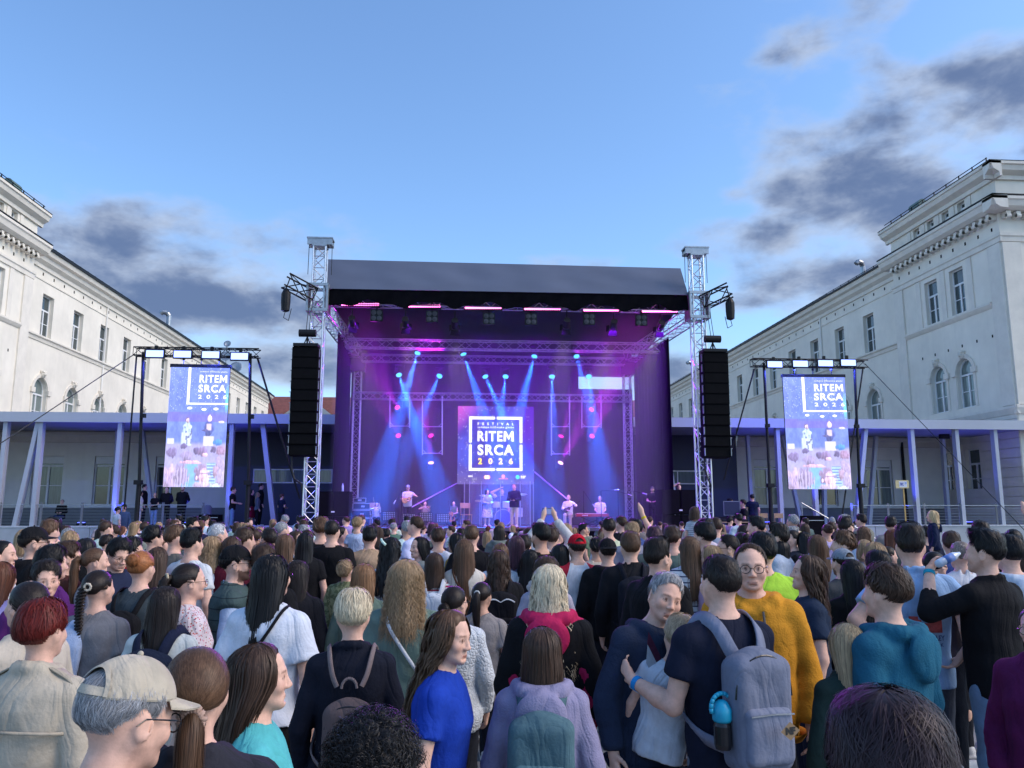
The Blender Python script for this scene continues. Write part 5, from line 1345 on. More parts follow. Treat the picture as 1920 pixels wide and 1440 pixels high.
def leg_pts(sd, sit):
 if sit: return [(sd * .088, -.02, .88), (sd * .115, .40, .89), (sd * .118, .38, .46)], (sd * .118, .37, .44), (sd * .125, .53, .43)
 return [(sd * .088, -.012, .88), (sd * .095, -.004, .50), (sd * .100, -.030, .09)], (sd * .1, -.04, .05), (sd * .115, .13, .03)
def build_body(g, arms, fine=True, curls=(.5, .5), sides=(None, None), dirs=(None, None), hands=True, sit=False):
 """skin figure; fine: 4.5 mm round the face, coarser elsewhere"""
 allp = [p for s in arms.values() for p in s]
 xl = min(p[0] for p in allp) - .22; xh = max(p[0] for p in allp) + .22; yl = min(-.20, min(p[1] for p in allp) - .2); yh = max(.62 if sit else .22, max(p[1] for p in allp) + .22); zh = max(1.80, max(p[2] for p in allp) + .22)
 f1 = .0066 if fine == 2 else (.0098 if fine else .0125)
 c = .025 if fine else .030
 wz = [(min(arms[s][2][2], arms[s][2][2]) - .20, arms[s][2][2] + .04, .009 if fine else .02) for s in arms] if hands and fine else []
 F = Field(axis(xl, xh, c, [(-.105, .105, f1)] + ([(min(arms[s][2][0] for s in (k,)) - .08, arms[k][2][0] + .08, .009) for k in arms for s in (k,)] if fine else [])), axis(yl, yh, c, [(-.125, .13, f1)]), axis(-.02, zh, c, [(1.52, 1.765, f1)] + wz))
 a, b, cy = TORSO[g]
 F.loft(TZL, [v - .006 for v in a], [v - .006 for v in b], cy, .02)
 nr = .056 if g == 'm' else .047
 F.cone((0, -.022, 1.43), (0, -.006, 1.585), nr + .006, nr - .002, .04)
 for sd in (-1, 1):
  S, E, W = [np.array(p, float) for p in arms[sd]]
  k = 1.0 if g == 'm' else .86
  F.cone((sd * .050, -.02, 1.462), (sd * (SHO[g] - .02), -.018, 1.408), .038 * k, .046 * k, .05)
  F.cone(S, E, .052 * k, .040 * k, .03); F.cone(E, E + (W - E) * .35, .040 * k, .042 * k, .02); F.cone(E + (W - E) * .35, W, .042 * k, .0265 * k, .02)
  dd = dirs[0 if sd < 0 else 1]; dd = np.array(dd, float) if dd is not None else (W - E)
  i = 0 if sd < 0 else 1
  if hands and fine: hand(F, sd, W, dd, g, curls[i], sides[i])
  elif hands:
   dn = dd / np.linalg.norm(dd); F.cone(W, W + dn * .09, .026, .034, .02, fl=.9); F.cone(W + dn * .08, W + dn * .17, .030, .014, .02); F.cone(W + dn * .03 + np.array((0, .03, 0)), W + dn * .09 + np.array((0, .05, 0)), .015, .011, .01)
  lp, f0, f1_ = leg_pts(sd, sit)
  F.path(lp, [.082, .052, .036], .04); F.cone(f0, f1_, .036, .028, .03)
  if not sit: F.cone((sd * .1, -.03, .36), (sd * .1, -.03, .30), .055, .052, .03)
 head_field(F, g, fine == 2)
 V, Q = F.mesh()
 # skin tint: lips, brows, stubble shade of men, nails left plain
 t = np.ones((len(V), 3)); x, y, z = np.abs(V[:, 0]), V[:, 1], V[:, 2]
 def soft(d, w): return np.clip(1 - d / w, 0, 1)[:, None]
 def mixc(m, col):
  nonlocal t; t = t * (1 - m) + np.array(col) * m
 if fine == 2:
  fz = lambda q: 1.64 + (q - 1.64) * (.965 if g == 'f' else 1.0)
  face = (y > .055)
  mixc(soft(np.hypot((x - .0) / 2.6, z - fz(1.568)), .0095) * face[:, None] * 1.0, (.80, .50, .50))
  mixc(soft(np.abs(z - fz(1.5690) - np.maximum(x - .012, 0) * .40) + np.maximum(x - .026, 0) * 2, .0028) * face[:, None], (.35, .16, .15))
  br = soft(np.hypot(np.maximum(np.abs(x - .031) - .014, 0), z - fz(1.6605) + .0), .0065 if g == 'm' else .005) * (y > .05)[:, None]
  mixc(br * .92, (.16, .11, .09))
  eye = np.hypot((x - .0315 * (.93 if g == 'f' else 1)) / 1.3, (z - fz(1.6364)) * 1.12); ey = (y > .07) & (y < .093)
  mixc(((eye < .0088) & ey)[:, None] * 1.0, (.80, .86, .92)); mixc(((np.hypot((x - .0315 * (.93 if g == 'f' else 1)), z - fz(1.6365)) < .0056) & ey & (eye < .0088))[:, None], (.10, .07, .06)); mixc(((eye >= .0088) & (eye < .0112) & ey & (z > fz(1.6365)))[:, None] * .8, (.22, .14, .12))
  mixc(soft(np.hypot(x - .048, z - fz(1.607)), .03) * face[:, None] * .35, (1.0, .74, .70))
  mixc(soft(np.hypot(x, z - fz(1.606)), .016) * (y > .095)[:, None] * .4, (1.0, .70, .66))
  if g == 'm': mixc((((z < fz(1.59)) & (z > 1.51) & (y > -.01)).astype(float) * .28)[:, None], (.62, .55, .55))
 return V, Q, t

def turn_head(V, az, tilt=0.0, roll=0.0):
 """bend the neck: az > 0 turns towards the figure's left"""
 if not (az or tilt or roll): return V
 w = np.clip((V[:, 2] - 1.46) / .10, 0, 1); w = w * w * (3 - 2 * w)
 w = w * (np.hypot(V[:, 0], V[:, 1]) < .17) * (V[:, 2] < 1.80)
 out = V.copy()
 for lv in np.unique(np.round(w, 2)):
  if lv <= 0: continue
  m = np.abs(np.round(w, 2) - lv) < 1e-6
  R = rotm(tilt * lv, roll * lv, az * lv); out[m] = (V[m] - PIV) @ R.T + PIV
 return out

def cloth_top(g, arms, style, fine=True, seed=0, loose=.0, hem=None, sleeve=1.0, neck=.0):
 """upper garment: sleeve 0 none, .45 short, 1 long; style tee, shirt, jacket, hoodie, blouse, coat"""
 c = .0135 if fine else .023
 allp = [p for s in arms.values() for p in s]
 hem = hem if hem is not None else {'tee': .84, 'shirt': .80, 'jacket': .80, 'hoodie': .82, 'blouse': .90, 'coat': .55, 'top': .90}[style]
 xl = min(-.3, min(p[0] for p in allp) - .12); xh = max(.3, max(p[0] for p in allp) + .12)
 F = Field(axis(xl, xh, c), axis(min(-.27, min(p[1] for p in allp) - .1), max(.25, max(p[1] for p in allp) + .1), c), axis(hem - .04, max(1.62, max(p[2] for p in allp) + .1), c))
 a, b, cy = TORSO[g]; off = {'tee': .016, 'shirt': .018, 'jacket': .026, 'hoodie': .028, 'blouse': .020, 'coat': .028, 'top': .013}[style] + loose
 zz = np.array(TZL, float); aa, bb, cc = np.array(a), np.array(b), np.array(cy)
 drape = {'tee': .5, 'shirt': .55, 'jacket': .7, 'hoodie': .75, 'blouse': .45, 'coat': .7, 'top': .15}[style]
 am = np.maximum(aa, np.where(zz < 1.3, np.interp(1.28, zz, aa) * drape + aa * (1 - drape), aa)); bm = np.maximum(bb, np.where(zz < 1.3, np.interp(1.28, zz, bb) * drape * .97 + bb * (1 - drape), bb))
 if hem < zz[0]: zz = np.concatenate([[hem], zz]); am = np.concatenate([[am[0] + .03], am]); bm = np.concatenate([[bm[0] + .03], bm]); cc = np.concatenate([[cc[0]], cc])
 else:
  keep = zz > hem + .01; hz_ = hem
  am = np.concatenate([[np.interp(hz_, zz, am)], am[keep]]); bm = np.concatenate([[np.interp(hz_, zz, bm)], bm[keep]]); cc = np.concatenate([[np.interp(hz_, zz, cc)], cc[keep]]); zz = np.concatenate([[hz_], zz[keep]])
 F.loft(zz, am, bm, cc, .015, off=off)
 k = 1.0 if g == 'm' else .86
 for sd in (-1, 1):
  S, E, W = [np.array(p, float) for p in arms[sd]]
  F.cone((sd * .055, -.02, 1.458), (sd * (SHO[g] - .015), -.018, 1.406), .036 * k + off * .7, .048 * k + off * .8, .05)
  if sleeve <= 0: continue
  puff = .022 if style == 'blouse' else (.012 if style in ('tee',) else .006)
  r0, r1, r2 = .052 * k + off * .8, .043 * k + off * .75 + puff, .032 * k + off * .6
  if sleeve < .6:
   e = S + (E - S) * (sleeve / .6 * .78); F.ell(S, (r0, r0, r0), .03); F.cyl(S, e, r0 * .98, r1 + .008, .014)
  else:
   F.ell(S, (r0, r0, r0), .03); F.cone(S, E, r0, r1, .012); e = E + (W - E) * (.97 if sleeve >= 1 else .5)
   F.cyl(E, e, r1, r2, .012)
   for q in (.2, .42, .66, .86):      # bunched cloth along the forearm
    m = E + (e - E) * q; rq = r1 + (r2 - r1) * q; F.ell(m, (rq * 1.07, rq * 1.07, rq * .8), .014)
 F.ripple(.0042 if style not in ('top',) else .002, seed, 8, 11)
 nr = (.060 if g == 'm' else .052) + neck
 if style in ('hoodie',):
  F.path([(-.105, .05, 1.475), (-.118, -.03, 1.485), (-.085, -.105, 1.475), (0, -.135, 1.465), (.085, -.105, 1.475), (.118, -.03, 1.485), (.105, .05, 1.475)], [.03, .034, .038, .042, .038, .034, .03], .010)
  F.ell((0, -.168, 1.385), (.122, .040, .105), .010); F.ell((0, -.175, 1.33), (.085, .034, .07), .02)
  F.path([(-.10, .05, 1.475), (-.05, .095, 1.43), (0, .105, 1.41), (.05, .095, 1.43), (.10, .05, 1.475)], [.028, .026, .022, .026, .028], .02)
 elif style in ('jacket', 'shirt', 'coat'):
  h = .022 if style != 'coat' else .03
  F.path([(-.05, .055, 1.468), (-.070, .0, 1.488), (-.045, -.058, 1.505), (0, -.072, 1.51), (.045, -.058, 1.505), (.070, .0, 1.488), (.05, .055, 1.468)], [.018, h, h, h, h, h, .018], .012)
 else:
  F.path([(-.055, .035, 1.464), (-.062, -.03, 1.482), (0, -.068, 1.488), (.062, -.03, 1.482), (.055, .035, 1.464), (0, .068, 1.444), (-.055, .035, 1.464)], [.010] * 7, .012)
 F.cone((0, -.02, 1.44), (0, .008, 1.70), nr, nr + .012, .006, op='sub')
 return F.mesh()

def cloth_legs(g, style='trousers', fine=True, seed=0, spread=0.0, sit=False):
 c = .014 if fine else .026
 F = Field(axis(-.30, .30, c), axis(-.24, .62 if sit else .24, c), axis(.02, 1.06, c))
 a, b, cy = TORSO[g]
 F.loft(TZL[:4], [v + .003 for v in a[:4]], [v + .003 for v in b[:4]], cy[:4], .015)
 if sit:
  for sd in (-1, 1):
   lp = leg_pts(sd, True)[0]; F.path(lp, [.100, .078, .062], .03)
 elif style == 'skirt': F.loft([.42, .60, .80, .92, 1.0], [.27, .25, .21, .185, .165], [.19, .18, .15, .13, .115], [-.01] * 5, .02)
 else:
  end = .47 if style == 'shorts' else .035
  for sd in (-1, 1):
   w = .018 if style == 'wide' else .0
   F.path([(sd * .086, -.012, .88), (sd * (.098 + spread), -.004, .50)], [.098 + w * .5, .074 + w], .03)
   F.cone((sd * (.098 + spread), -.004, .50), (sd * (.104 + spread), -.028, .05), .074 + w + (.012 if style == 'shorts' else 0), .058 + w, .02)
  if style == 'shorts': F.box((0, 0, .2), (.4, .4, .27), .01, .006, op='sub')
 F.ripple(.0040, seed + 50, 11, 9)
 return F.mesh()

def shoes_mesh(g):
 F = Field(axis(-.20, .20, .014), axis(-.14, .22, .014), axis(-.02, .16, .014))
 for sd in (-1, 1):
  F.cone((sd * .102, -.05, .05), (sd * .116, .13, .042), .047, .040, .03); F.cone((sd * .1, -.035, .06), (sd * .1, -.03, .12), .045, .042, .03)
  F.box((sd * .11, .035, .012), (.05, .135, .016), .012, .01)
 F.box((0, 0, -.05), (.4, .4, .05), .002, .004, op='sub')
 return F.mesh()

# ------------------------------------------------------------------ hair: a scalp shell plus many ribbon locks
HC = np.array((0, -.014, 1.664)); HR = np.array((.0765, .097, .088))
def scalp(az, ph, th):
 """point over the skull: az 0 front, pi back; ph 0 at the crown; th lift above the skin"""
 az, ph, th = np.broadcast_arrays(*[np.asarray(q, float) for q in (az, ph, th)])
 d = np.stack([np.sin(ph) * np.sin(az), np.sin(ph) * np.cos(az), np.cos(ph)], -1)
 return HC + d * (HR + th[..., None])
class Ribbons:
 def __init__(s): s.V, s.Q, s.T, s.n = [], [], [], 0
 def add(s, P, w, nrm, tone):
  """many ribbons at once: P (n,k,3) lines, w (n,k) widths, nrm (n,k,3) outward, tone (n,)"""
  P = np.asarray(P, float)
  if P.ndim == 2: P = P[None]; w = np.asarray(w)[None]; nrm = np.asarray(nrm)[None]; tone = np.array([tone])
  n, k = P.shape[:2]; nrm = np.broadcast_to(nrm, P.shape); w = np.broadcast_to(w, (n, k))
  sd = np.cross(np.gradient(P, axis=1), nrm); sd /= np.linalg.norm(sd, axis=2)[..., None] + 1e-9; h = sd * w[..., None] / 2
  v = np.concatenate([P - h, P + h], 1).reshape(-1, 3)
  i = (np.arange(n)[:, None] * 2 * k + np.arange(k - 1)[None]).ravel() + s.n
  s.V.append(v); s.Q.append(np.stack([i, i + 1, i + 1 + k, i + k], 1)); s.T.append(np.repeat(np.broadcast_to(tone, (n,)), 2 * k)[:, None] * np.ones(3)); s.n += n * 2 * k
 def shell(s, P, tone):
  """P (a,b,3) grid closed in the first index"""
  a, b = P.shape[:2]; i, j = np.meshgrid(np.arange(a), np.arange(b - 1), indexing='ij')
  i, j = i.ravel(), j.ravel(); i2 = (i + 1) % a
  q = np.stack([i * b + j, i2 * b + j, i2 * b + j + 1, i * b + j + 1], 1) + s.n
  s.V.append(P.reshape(-1, 3)); s.Q.append(q); s.T.append(np.full((a * b, 3), 1.0) * tone); s.n += a * b
 def mesh(s, name, m):
  return make_mesh(name, np.concatenate(s.V), np.concatenate(s.Q), [m], True, np.concatenate(s.T))
def sm(e0, e1, x):
 t = np.clip((np.asarray(x, float) - e0) / (e1 - e0), 0, 1); return t * t * (3 - 2 * t)
def azd(az): return np.abs((az + math.pi) % (2 * math.pi) - math.pi)      # 0 front .. pi back
def hairline(az, fringe=0.0):
 """polar angle where the scalp hair ends"""
 d = azd(az)
 ph = .74 + fringe + .40 * sm(.40, 1.0, d)
 ph = ph + (1.78 - ph) * sm(1.02, 1.30, d)
 ph = ph + (1.50 - ph) * sm(1.38, 1.50, d)
 ph = ph + (1.80 - ph) * sm(1.66, 1.80, d)
 return ph + (2.22 - ph) * sm(1.85, 2.4, d)
def hair_short(seed, n, top=.026, side=.007, messy=.35, wid=.006, fringe=0.0, quiff=0.0, lng=.042, grey=False, only=0.0):
 rs = np.random.RandomState(seed); R = Ribbons()
 A = np.linspace(0, 2 * math.pi, 40, endpoint=False); S = np.linspace(0, 1, 12)
 def thick(az, ph):
  u = ph / hairline(az, fringe)
  return (side + (top - side) * sm(1.35, .55, ph) + quiff * sm(1.3, .3, azd(az)) * sm(.2, .7, ph) * sm(1.05, .8, u)) * sm(1.02, .86, u) + .0015
 az, u = np.meshgrid(A, S, indexing='ij'); ph = u * hairline(az, fringe)
 P = scalp(az, ph, thick(az, ph) * .86); P[..., 2] += .003 * np.sin(az * 7 + ph * 9)
 R.shell(P, .72)
 a = rs.rand(n) * 6.283; h = hairline(a, fringe); p0 = np.sqrt(rs.rand(n)) * .97 * h
 ok = p0 >= only; a, h, p0 = a[ok, None], h[ok, None], p0[ok, None]; n = len(a); r = lambda: rs.rand(n, 1); g = lambda: rs.randn(n, 1)
 t = np.linspace(0, 1, 4)[None]; L_ = lng * np.where(p0 < .9, 1.15, .75) * (.6 + .7 * r())
 # locks fall from the crown and swirl together in loose clumps
 da = (messy * (np.sin(3 * a + 5 * p0 + seed) * .45 + np.sin(7 * a - 4 * p0) * .3 + np.sin(13 * a + 9 * p0) * .15) + g() * (.05 + .10 * messy)) * t
 ph = np.minimum(p0 + L_ / .095 * t, h + .06); az_ = a + da / np.maximum(.35, np.sin(p0))
 th = thick(np.broadcast_to(a, ph.shape), np.minimum(ph, h * .98)) * (.80 + .45 * r()) + (r() * messy * .016) * t * sm(1.6, .8, p0)
 Q = scalp(az_, ph, th)
 tone = .75 + .5 * rs.rand(n) + (.5 * (rs.rand(n) < .35) if grey else 0)
 R.add(Q, wid * np.array([[.8, 1, .85, .15]]) * (.7 + .6 * r()), Q - HC + rs.randn(n, 1, 3) * .02, tone)
 return R
def long_path(az, s, zend, vol, back=.055, wave=0.0, wf=0.0, ph0=0.0, flare=0.0):
 """hair from the crown down the skull and then hanging; az, zend, vol (n,1), s (n,k)"""
 phm = 1.62; top = .155; l = s * (top + 1.66 - zend)
 ph = np.minimum(l / top * phm, phm); hang = np.maximum(l - top, 0)
 P = scalp(az + 0 * s, ph, vol * (.75 + .35 * sm(0, 1.2, ph)))
 d = azd(az); sx = np.sin(az); fall = sm(0, .16, hang)
 P[..., 2] -= hang
 # side locks swing behind the shoulders, back locks lie on the back
 P[..., 1] += fall * (-back * sm(2.6, 1.2, d) - .028 * sm(.10, .32, hang))
 P[..., 0] += fall * (sx * .004 + flare * sx * sm(.1, .5, hang)) + np.sign(sx) * .004 * sm(.0, .1, hang) * sm(1.2, 2.0, d)
 nrm = P.copy(); nrm[..., 1] += .01; nrm[..., 2] = .04 * np.cos(ph) + 1e-3
 if np.any(wave):
  am = sm(.06, .2, l); P = P + nrm / np.linalg.norm(nrm, axis=-1)[..., None] * (wave * np.sin(wf * l + ph0) * am)[..., None]; P[..., 0] += wave * .8 * np.cos(wf * l + ph0 * 1.7) * am
 return P, nrm
def hair_long(seed, n, zend=1.20, vol=.014, wave=0.0, wf=60.0, part=.95, wid=.0065, flare=0.0, k=12, clump=0, rag=.06):
 rs = np.random.RandomState(seed); R = Ribbons(); a0 = part
 A = np.linspace(0, 2 * math.pi, 44, endpoint=False)[:, None]; S = np.linspace(0, 1, 18)[None]; d = azd(A)
 ze = zend + .02 * np.sin(3 * A + seed) + .12 * sm(1.7, a0, d) * (zend < 1.45)
 P, _ = long_path(A, S, ze, vol * .8, wave=wave * .4, wf=wf, ph0=A * 3, flare=flare)
 Pf = scalp(A + 0 * S, S * (.74 + .25 * sm(.5, a0, d)), vol * .8 * sm(1.02, .8, S))
 R.shell(np.where((d < a0)[..., None], Pf, P), .66)
 cl = rs.rand(max(1, clump)) * (2 * math.pi - 2 * a0) + a0
 a = (a0 * .93 + rs.rand(n, 1) * (2 * math.pi - 2 * a0 * .93)); ph0 = a * 3 + rs.randn(n, 1) * .3
 if clump: c = cl[np.argmin(np.abs(cl[None] - a), 1)][:, None]; ph0 = c * 7; a = a + (c - a) * .25
 ze = zend + rs.randn(n, 1) * rag * .5 + .12 * sm(1.7, a0, azd(a)) * (zend < 1.45)
 st = .25 * rs.rand(n, 1) ** 2; s_ = st + (1 - st) * np.linspace(0, 1, k)[None]
 P, nr = long_path(a, s_, ze, vol * (.80 + .5 * rs.rand(n, 1)), wave=wave * (.7 + .6 * rs.rand(n, 1)), wf=wf * (.9 + .2 * rs.rand(n, 1)), ph0=ph0, flare=flare)
 fw = np.where(rs.rand(n, 1) < .06, 3.0, 1.0)
 P[..., 0] += np.cumsum(rs.randn(n, k), 1) * .0011 * fw; P[..., 1] += np.cumsum(rs.randn(n, k), 1) * .0009 * fw
 w = wid * (.6 + .8 * rs.rand(n, 1)) * np.clip((1 - np.linspace(0, 1, k)) * 4 + .12, 0, 1)[None]
 R.add(P, w, nr + rs.randn(n, 1, 3) * .015, .70 + .62 * rs.rand(n))
 m = n // 6; a = (rs.rand(m, 1) * 2 - 1) * a0; s_ = np.linspace(0, 1, 6)[None]; ph = (1 - s_) * (.80 + .3 * sm(.4, a0, np.abs(a))) + .05     # front locks brushed back
 P = scalp(a + rs.randn(m, 1) * .08 * s_, ph, vol * (.6 + .5 * rs.rand(m, 1)) * sm(0, .3, s_) + .002); R.add(P, wid * np.array([[.5, 1, 1, 1, 1, .6]]), P - HC, .75 + .5 * rs.rand(m))
 return R
def tied_scalp(R, rs, n, T, vol=.007, wid=.0055):
 """hair drawn tight over the skull to the tie point T"""
 A = np.linspace(0, 2 * math.pi, 44, endpoint=False); U = np.linspace(0, 1, 12)
 az, u = np.meshgrid(A, U, indexing='ij'); ph = u * hairline(az, 0); R.shell(scalp(az, ph, vol * sm(1.02, .9, u) + .0008), .7)
 Td = (T - HC) / (HR + vol); q1 = Td / np.linalg.norm(Td)
 a = rs.rand(n) * 6.283; p0 = hairline(a, 0) * (1 - .75 * rs.rand(n) ** 1.6)
 q0 = (scalp(a, p0, 0.0) - HC) / HR; q0 /= np.linalg.norm(q0, axis=1)[:, None]; k = 7; s_ = np.linspace(0, 1, k)[None, :, None]
 om = (np.arccos(np.clip(q0 @ q1, -1, 1)) + 1e-6)[:, None, None]
 q = (np.sin((1 - s_) * om) * q0[:, None] + np.sin(s_ * om) * q1) / np.sin(om)
 P = HC + q * (HR + vol * (.85 + .5 * rs.rand(n, 1, 1)) * np.minimum(1, s_ * 6 + .1)); R.add(P, np.array([[.3] + [1] * (k - 1)]) * wid * WSC[0] * (.7 + .6 * rs.rand(n, 1)), P - HC, .7 + .6 * rs.rand(n))
WSC = [1.0]
def tail(R, rs, n, pts, rad, k=12, wid=.006, wave=0.0, wf=40):
 pts = np.array(pts); t0 = np.linspace(0, 1, len(pts)); t = np.linspace(0, 1, k); wid *= WSC[0]
 C = np.stack([np.interp(t, t0, pts[:, e]) for e in range(3)], 1)
 for _ in range(2): C[1:-1] = (C[:-2] + 2 * C[1:-1] + C[2:]) / 4
 rr = np.interp(t, np.linspace(0, 1, len(rad)), rad)
 tg = np.gradient(C, axis=0); tg /= np.linalg.norm(tg, axis=1)[:, None]
 e1 = np.cross(tg, np.array((1.0, 0, 0))); e1 /= np.linalg.norm(e1, axis=1)[:, None]; e2 = np.cross(tg, e1)
 A = np.linspace(0, 6.283, 12, endpoint=False)
 R.shell(np.array([C + (e1 * math.cos(a) + e2 * math.sin(a)) * (rr * .85)[:, None] for a in A]), .66)
 a = rs.rand(n, 1, 1) * 6.283; o = e1[None] * np.cos(a) + e2[None] * np.sin(a); P = C[None] + o * rr[None, :, None] * (.85 + .3 * rs.rand(n, 1, 1))
 if wave: P = P + o * wave * np.sin(wf * t[None, :, None] + a * 2)
 P = P + np.cumsum(rs.randn(n, k, 3), 1) * .0009; R.add(P, wid * (.6 + .7 * rs.rand(n, 1)) * np.clip((1 - t) * 4 + .15, 0, 1)[None], o + rs.randn(n, 1, 3) * .1, .7 + .6 * rs.rand(n))
def hair_pony(seed, n, ln=.34, high=True, wave=0.0):
 rs = np.random.RandomState(seed); R = Ribbons(); T = np.array((0, -.112, 1.668 if high else 1.60)); tied_scalp(R, rs, n, T)
 tail(R, rs, n // 2, [T + (0, .01, 0), T + (0, -.030, .006), T + (0, -.046, -.05), T + (0, -.040, -ln * .55), T + (.01, -.036, -ln)], [.014, .024, .030, .027, .006], wave=wave)
 return R
def hair_bun(seed, n, messy=.3, low=False):
 rs = np.random.RandomState(seed); R = Ribbons(); T = np.array((0, -.105, 1.70 if not low else 1.605)); tied_scalp(R, rs, n, T)
 B = T + np.array((0, -.022, 0)); A = np.linspace(0, 6.283, 14, endpoint=False); U = np.linspace(0.05, 3.09, 8)
 R.shell(np.array([[B + .030 * np.array((math.sin(u) * math.cos(a) * 1.15, -math.cos(u) * .9, math.sin(u) * math.sin(a) * 1.1)) for u in U] for a in A]), .68)
 m = n // 3; ax = rs.randn(m, 3); ax /= np.linalg.norm(ax, axis=1)[:, None]; q = np.cross(ax, rs.randn(m, 3)); q /= np.linalg.norm(q, axis=1)[:, None]; w_ = np.cross(ax, q)
 t = np.linspace(0, 1, 9)[None, :, None] * (2.6 + rs.rand(m, 1, 1) * 2); r = .029 + rs.rand(m, 1, 1) * .007 + messy * .012 * t * rs.rand(m, 1, 1)
 P = B + (q[:, None] * np.cos(t) + w_[:, None] * np.sin(t)) * r * np.array((1.15, .9, 1.1)); R.add(P, .006 * WSC[0] * np.array([[.3, .8, 1, 1, 1, 1, 1, .8, .2]]), P - B, .7 + .6 * rs.rand(m))
 return R
def hair_braid(seed, n):
 rs = np.random.RandomState(seed); R = Ribbons(); T = np.array((0, -.11, 1.655)); tied_scalp(R, rs, n, T)
 t = np.linspace(0, 1, 90); C = np.stack([0 * t, -.125 - .022 * sm(0, .15, t) + .012 * sm(.3, .7, t), 1.655 - .50 * t], 1)
 for s_ in range(3):
  ph = s_ * 2.094; x = .021 * np.sin(t * 52 + ph) * (1 - .45 * t); y = .011 * np.sin(2 * (t * 52 + ph)) * (1 - .4 * t); rad = .0145 * (1 - .4 * t) * np.minimum(1, (1 - t) * 12 + .2)
  L_ = C + np.stack([x, y, 0 * t], 1); A = np.linspace(0, 6.283, 8, endpoint=False)
  R.shell(np.array([L_ + np.stack([np.cos(a) * rad, np.sin(a) * rad, np.sin(a * 2) * rad * .1], 1) for a in A]), .8)
  for _ in range(10):
   a = rs.rand() * 6.283; P = L_ + np.stack([np.cos(a) * rad, np.sin(a) * rad, 0 * t], 1) * 1.06; R.add(P[::2], np.full(45, .0035), (P - L_)[::2] + 1e-4, .75 + .7 * rs.rand())
 tail(R, rs, 30, [(0, -.13, 1.16), (0, -.132, 1.10), (.004, -.13, 1.05)], [.010, .014, .003], k=7)
 return R
def hair_curly(seed, n, rad=.055, turns=5, cr=.011, wid=.0030):
 rs = np.random.RandomState(seed); R = Ribbons(); A = np.linspace(0, 6.283, 40, endpoint=False); U = np.linspace(0, 1, 10)
 az, u = np.meshgrid(A, U, indexing='ij'); R.shell(scalp(az, u * hairline(az, .05), .018 + 0 * az), .6)
 k = 6 * turns; a = rs.rand(n) * 6.283; h = hairline(a, .08); p = np.arccos(1 - rs.rand(n) * (1 - np.cos(h))); t = np.linspace(0, 1, k)[None]
 b = scalp(a, p, .004); o = (b - HC); o /= np.linalg.norm(o, axis=1)[:, None]; dr_ = o + np.stack([rs.randn(n) * .35, rs.randn(n) * .35, -.35 * rs.rand(n)], 1); dr_ /= np.linalg.norm(dr_, axis=1)[:, None]
 e1 = np.cross(dr_, (.3, .5, 1)); e1 /= np.linalg.norm(e1, axis=1)[:, None]; e2 = np.cross(dr_, e1); w_ = t * turns * 6.283 * (.7 + .5 * rs.rand(n, 1)) + rs.rand(n, 1) * 6; r = cr * (.6 + .7 * rs.rand(n, 1)) * sm(0, .2, t); L_ = rad * (.6 + .8 * rs.rand(n, 1))
 P = b[:, None] + dr_[:, None] * (t * L_)[..., None] + e1[:, None] * (np.cos(w_) * r)[..., None] + e2[:, None] * (np.sin(w_) * r)[..., None]; P[..., 2] -= .02 * t * t
 R.add(P, wid * np.clip((1 - t) * 5 + .3, 0, 1), dr_[:, None] + .6 * (e1[:, None] * np.cos(w_)[..., None] + e2[:, None] * np.sin(w_)[..., None]), .6 + .8 * rs.rand(n))
 return R
# ------------------------------------------------------------------ materials worn by people
def wrinkle(m):
 nt = m.node_tree; N, L = nt.nodes.new, nt.links.new; b = nt.nodes['Principled BSDF']
 old = [n for n in nt.nodes if n.type == 'BUMP'][0]
 tc = N('ShaderNodeTexCoord'); mp = N('ShaderNodeMapping'); mp.inputs['Scale'].default_value = (1.0, 1.0, .38); mp.inputs['Rotation'].default_value = (.3, .5, 0)
 L(tc.outputs['Object'], mp.inputs[0])
 n = N('ShaderNodeTexNoise'); n.inputs['Scale'].default_value = 5.0; n.inputs['Detail'].default_value = 3.5; n.inputs['Distortion'].default_value = 1.6; n.inputs['Roughness'].default_value = .45
 L(mp.outputs[0], n.inputs['Vector'])
 a = N('ShaderNodeMath'); a.operation = 'SUBTRACT'; L(n.outputs['Fac'], a.inputs[0]); a.inputs[1].default_value = .5
 c = N('ShaderNodeMath'); c.operation = 'ABSOLUTE'; L(a.outputs[0], c.inputs[0])
 bp = N('ShaderNodeBump'); bp.inputs['Strength'].default_value = .6; bp.inputs['Distance'].default_value = .05
 L(c.outputs[0], bp.inputs['Height']); L(old.outputs[0], bp.inputs['Normal']); L(bp.outputs[0], b.inputs['Normal'])
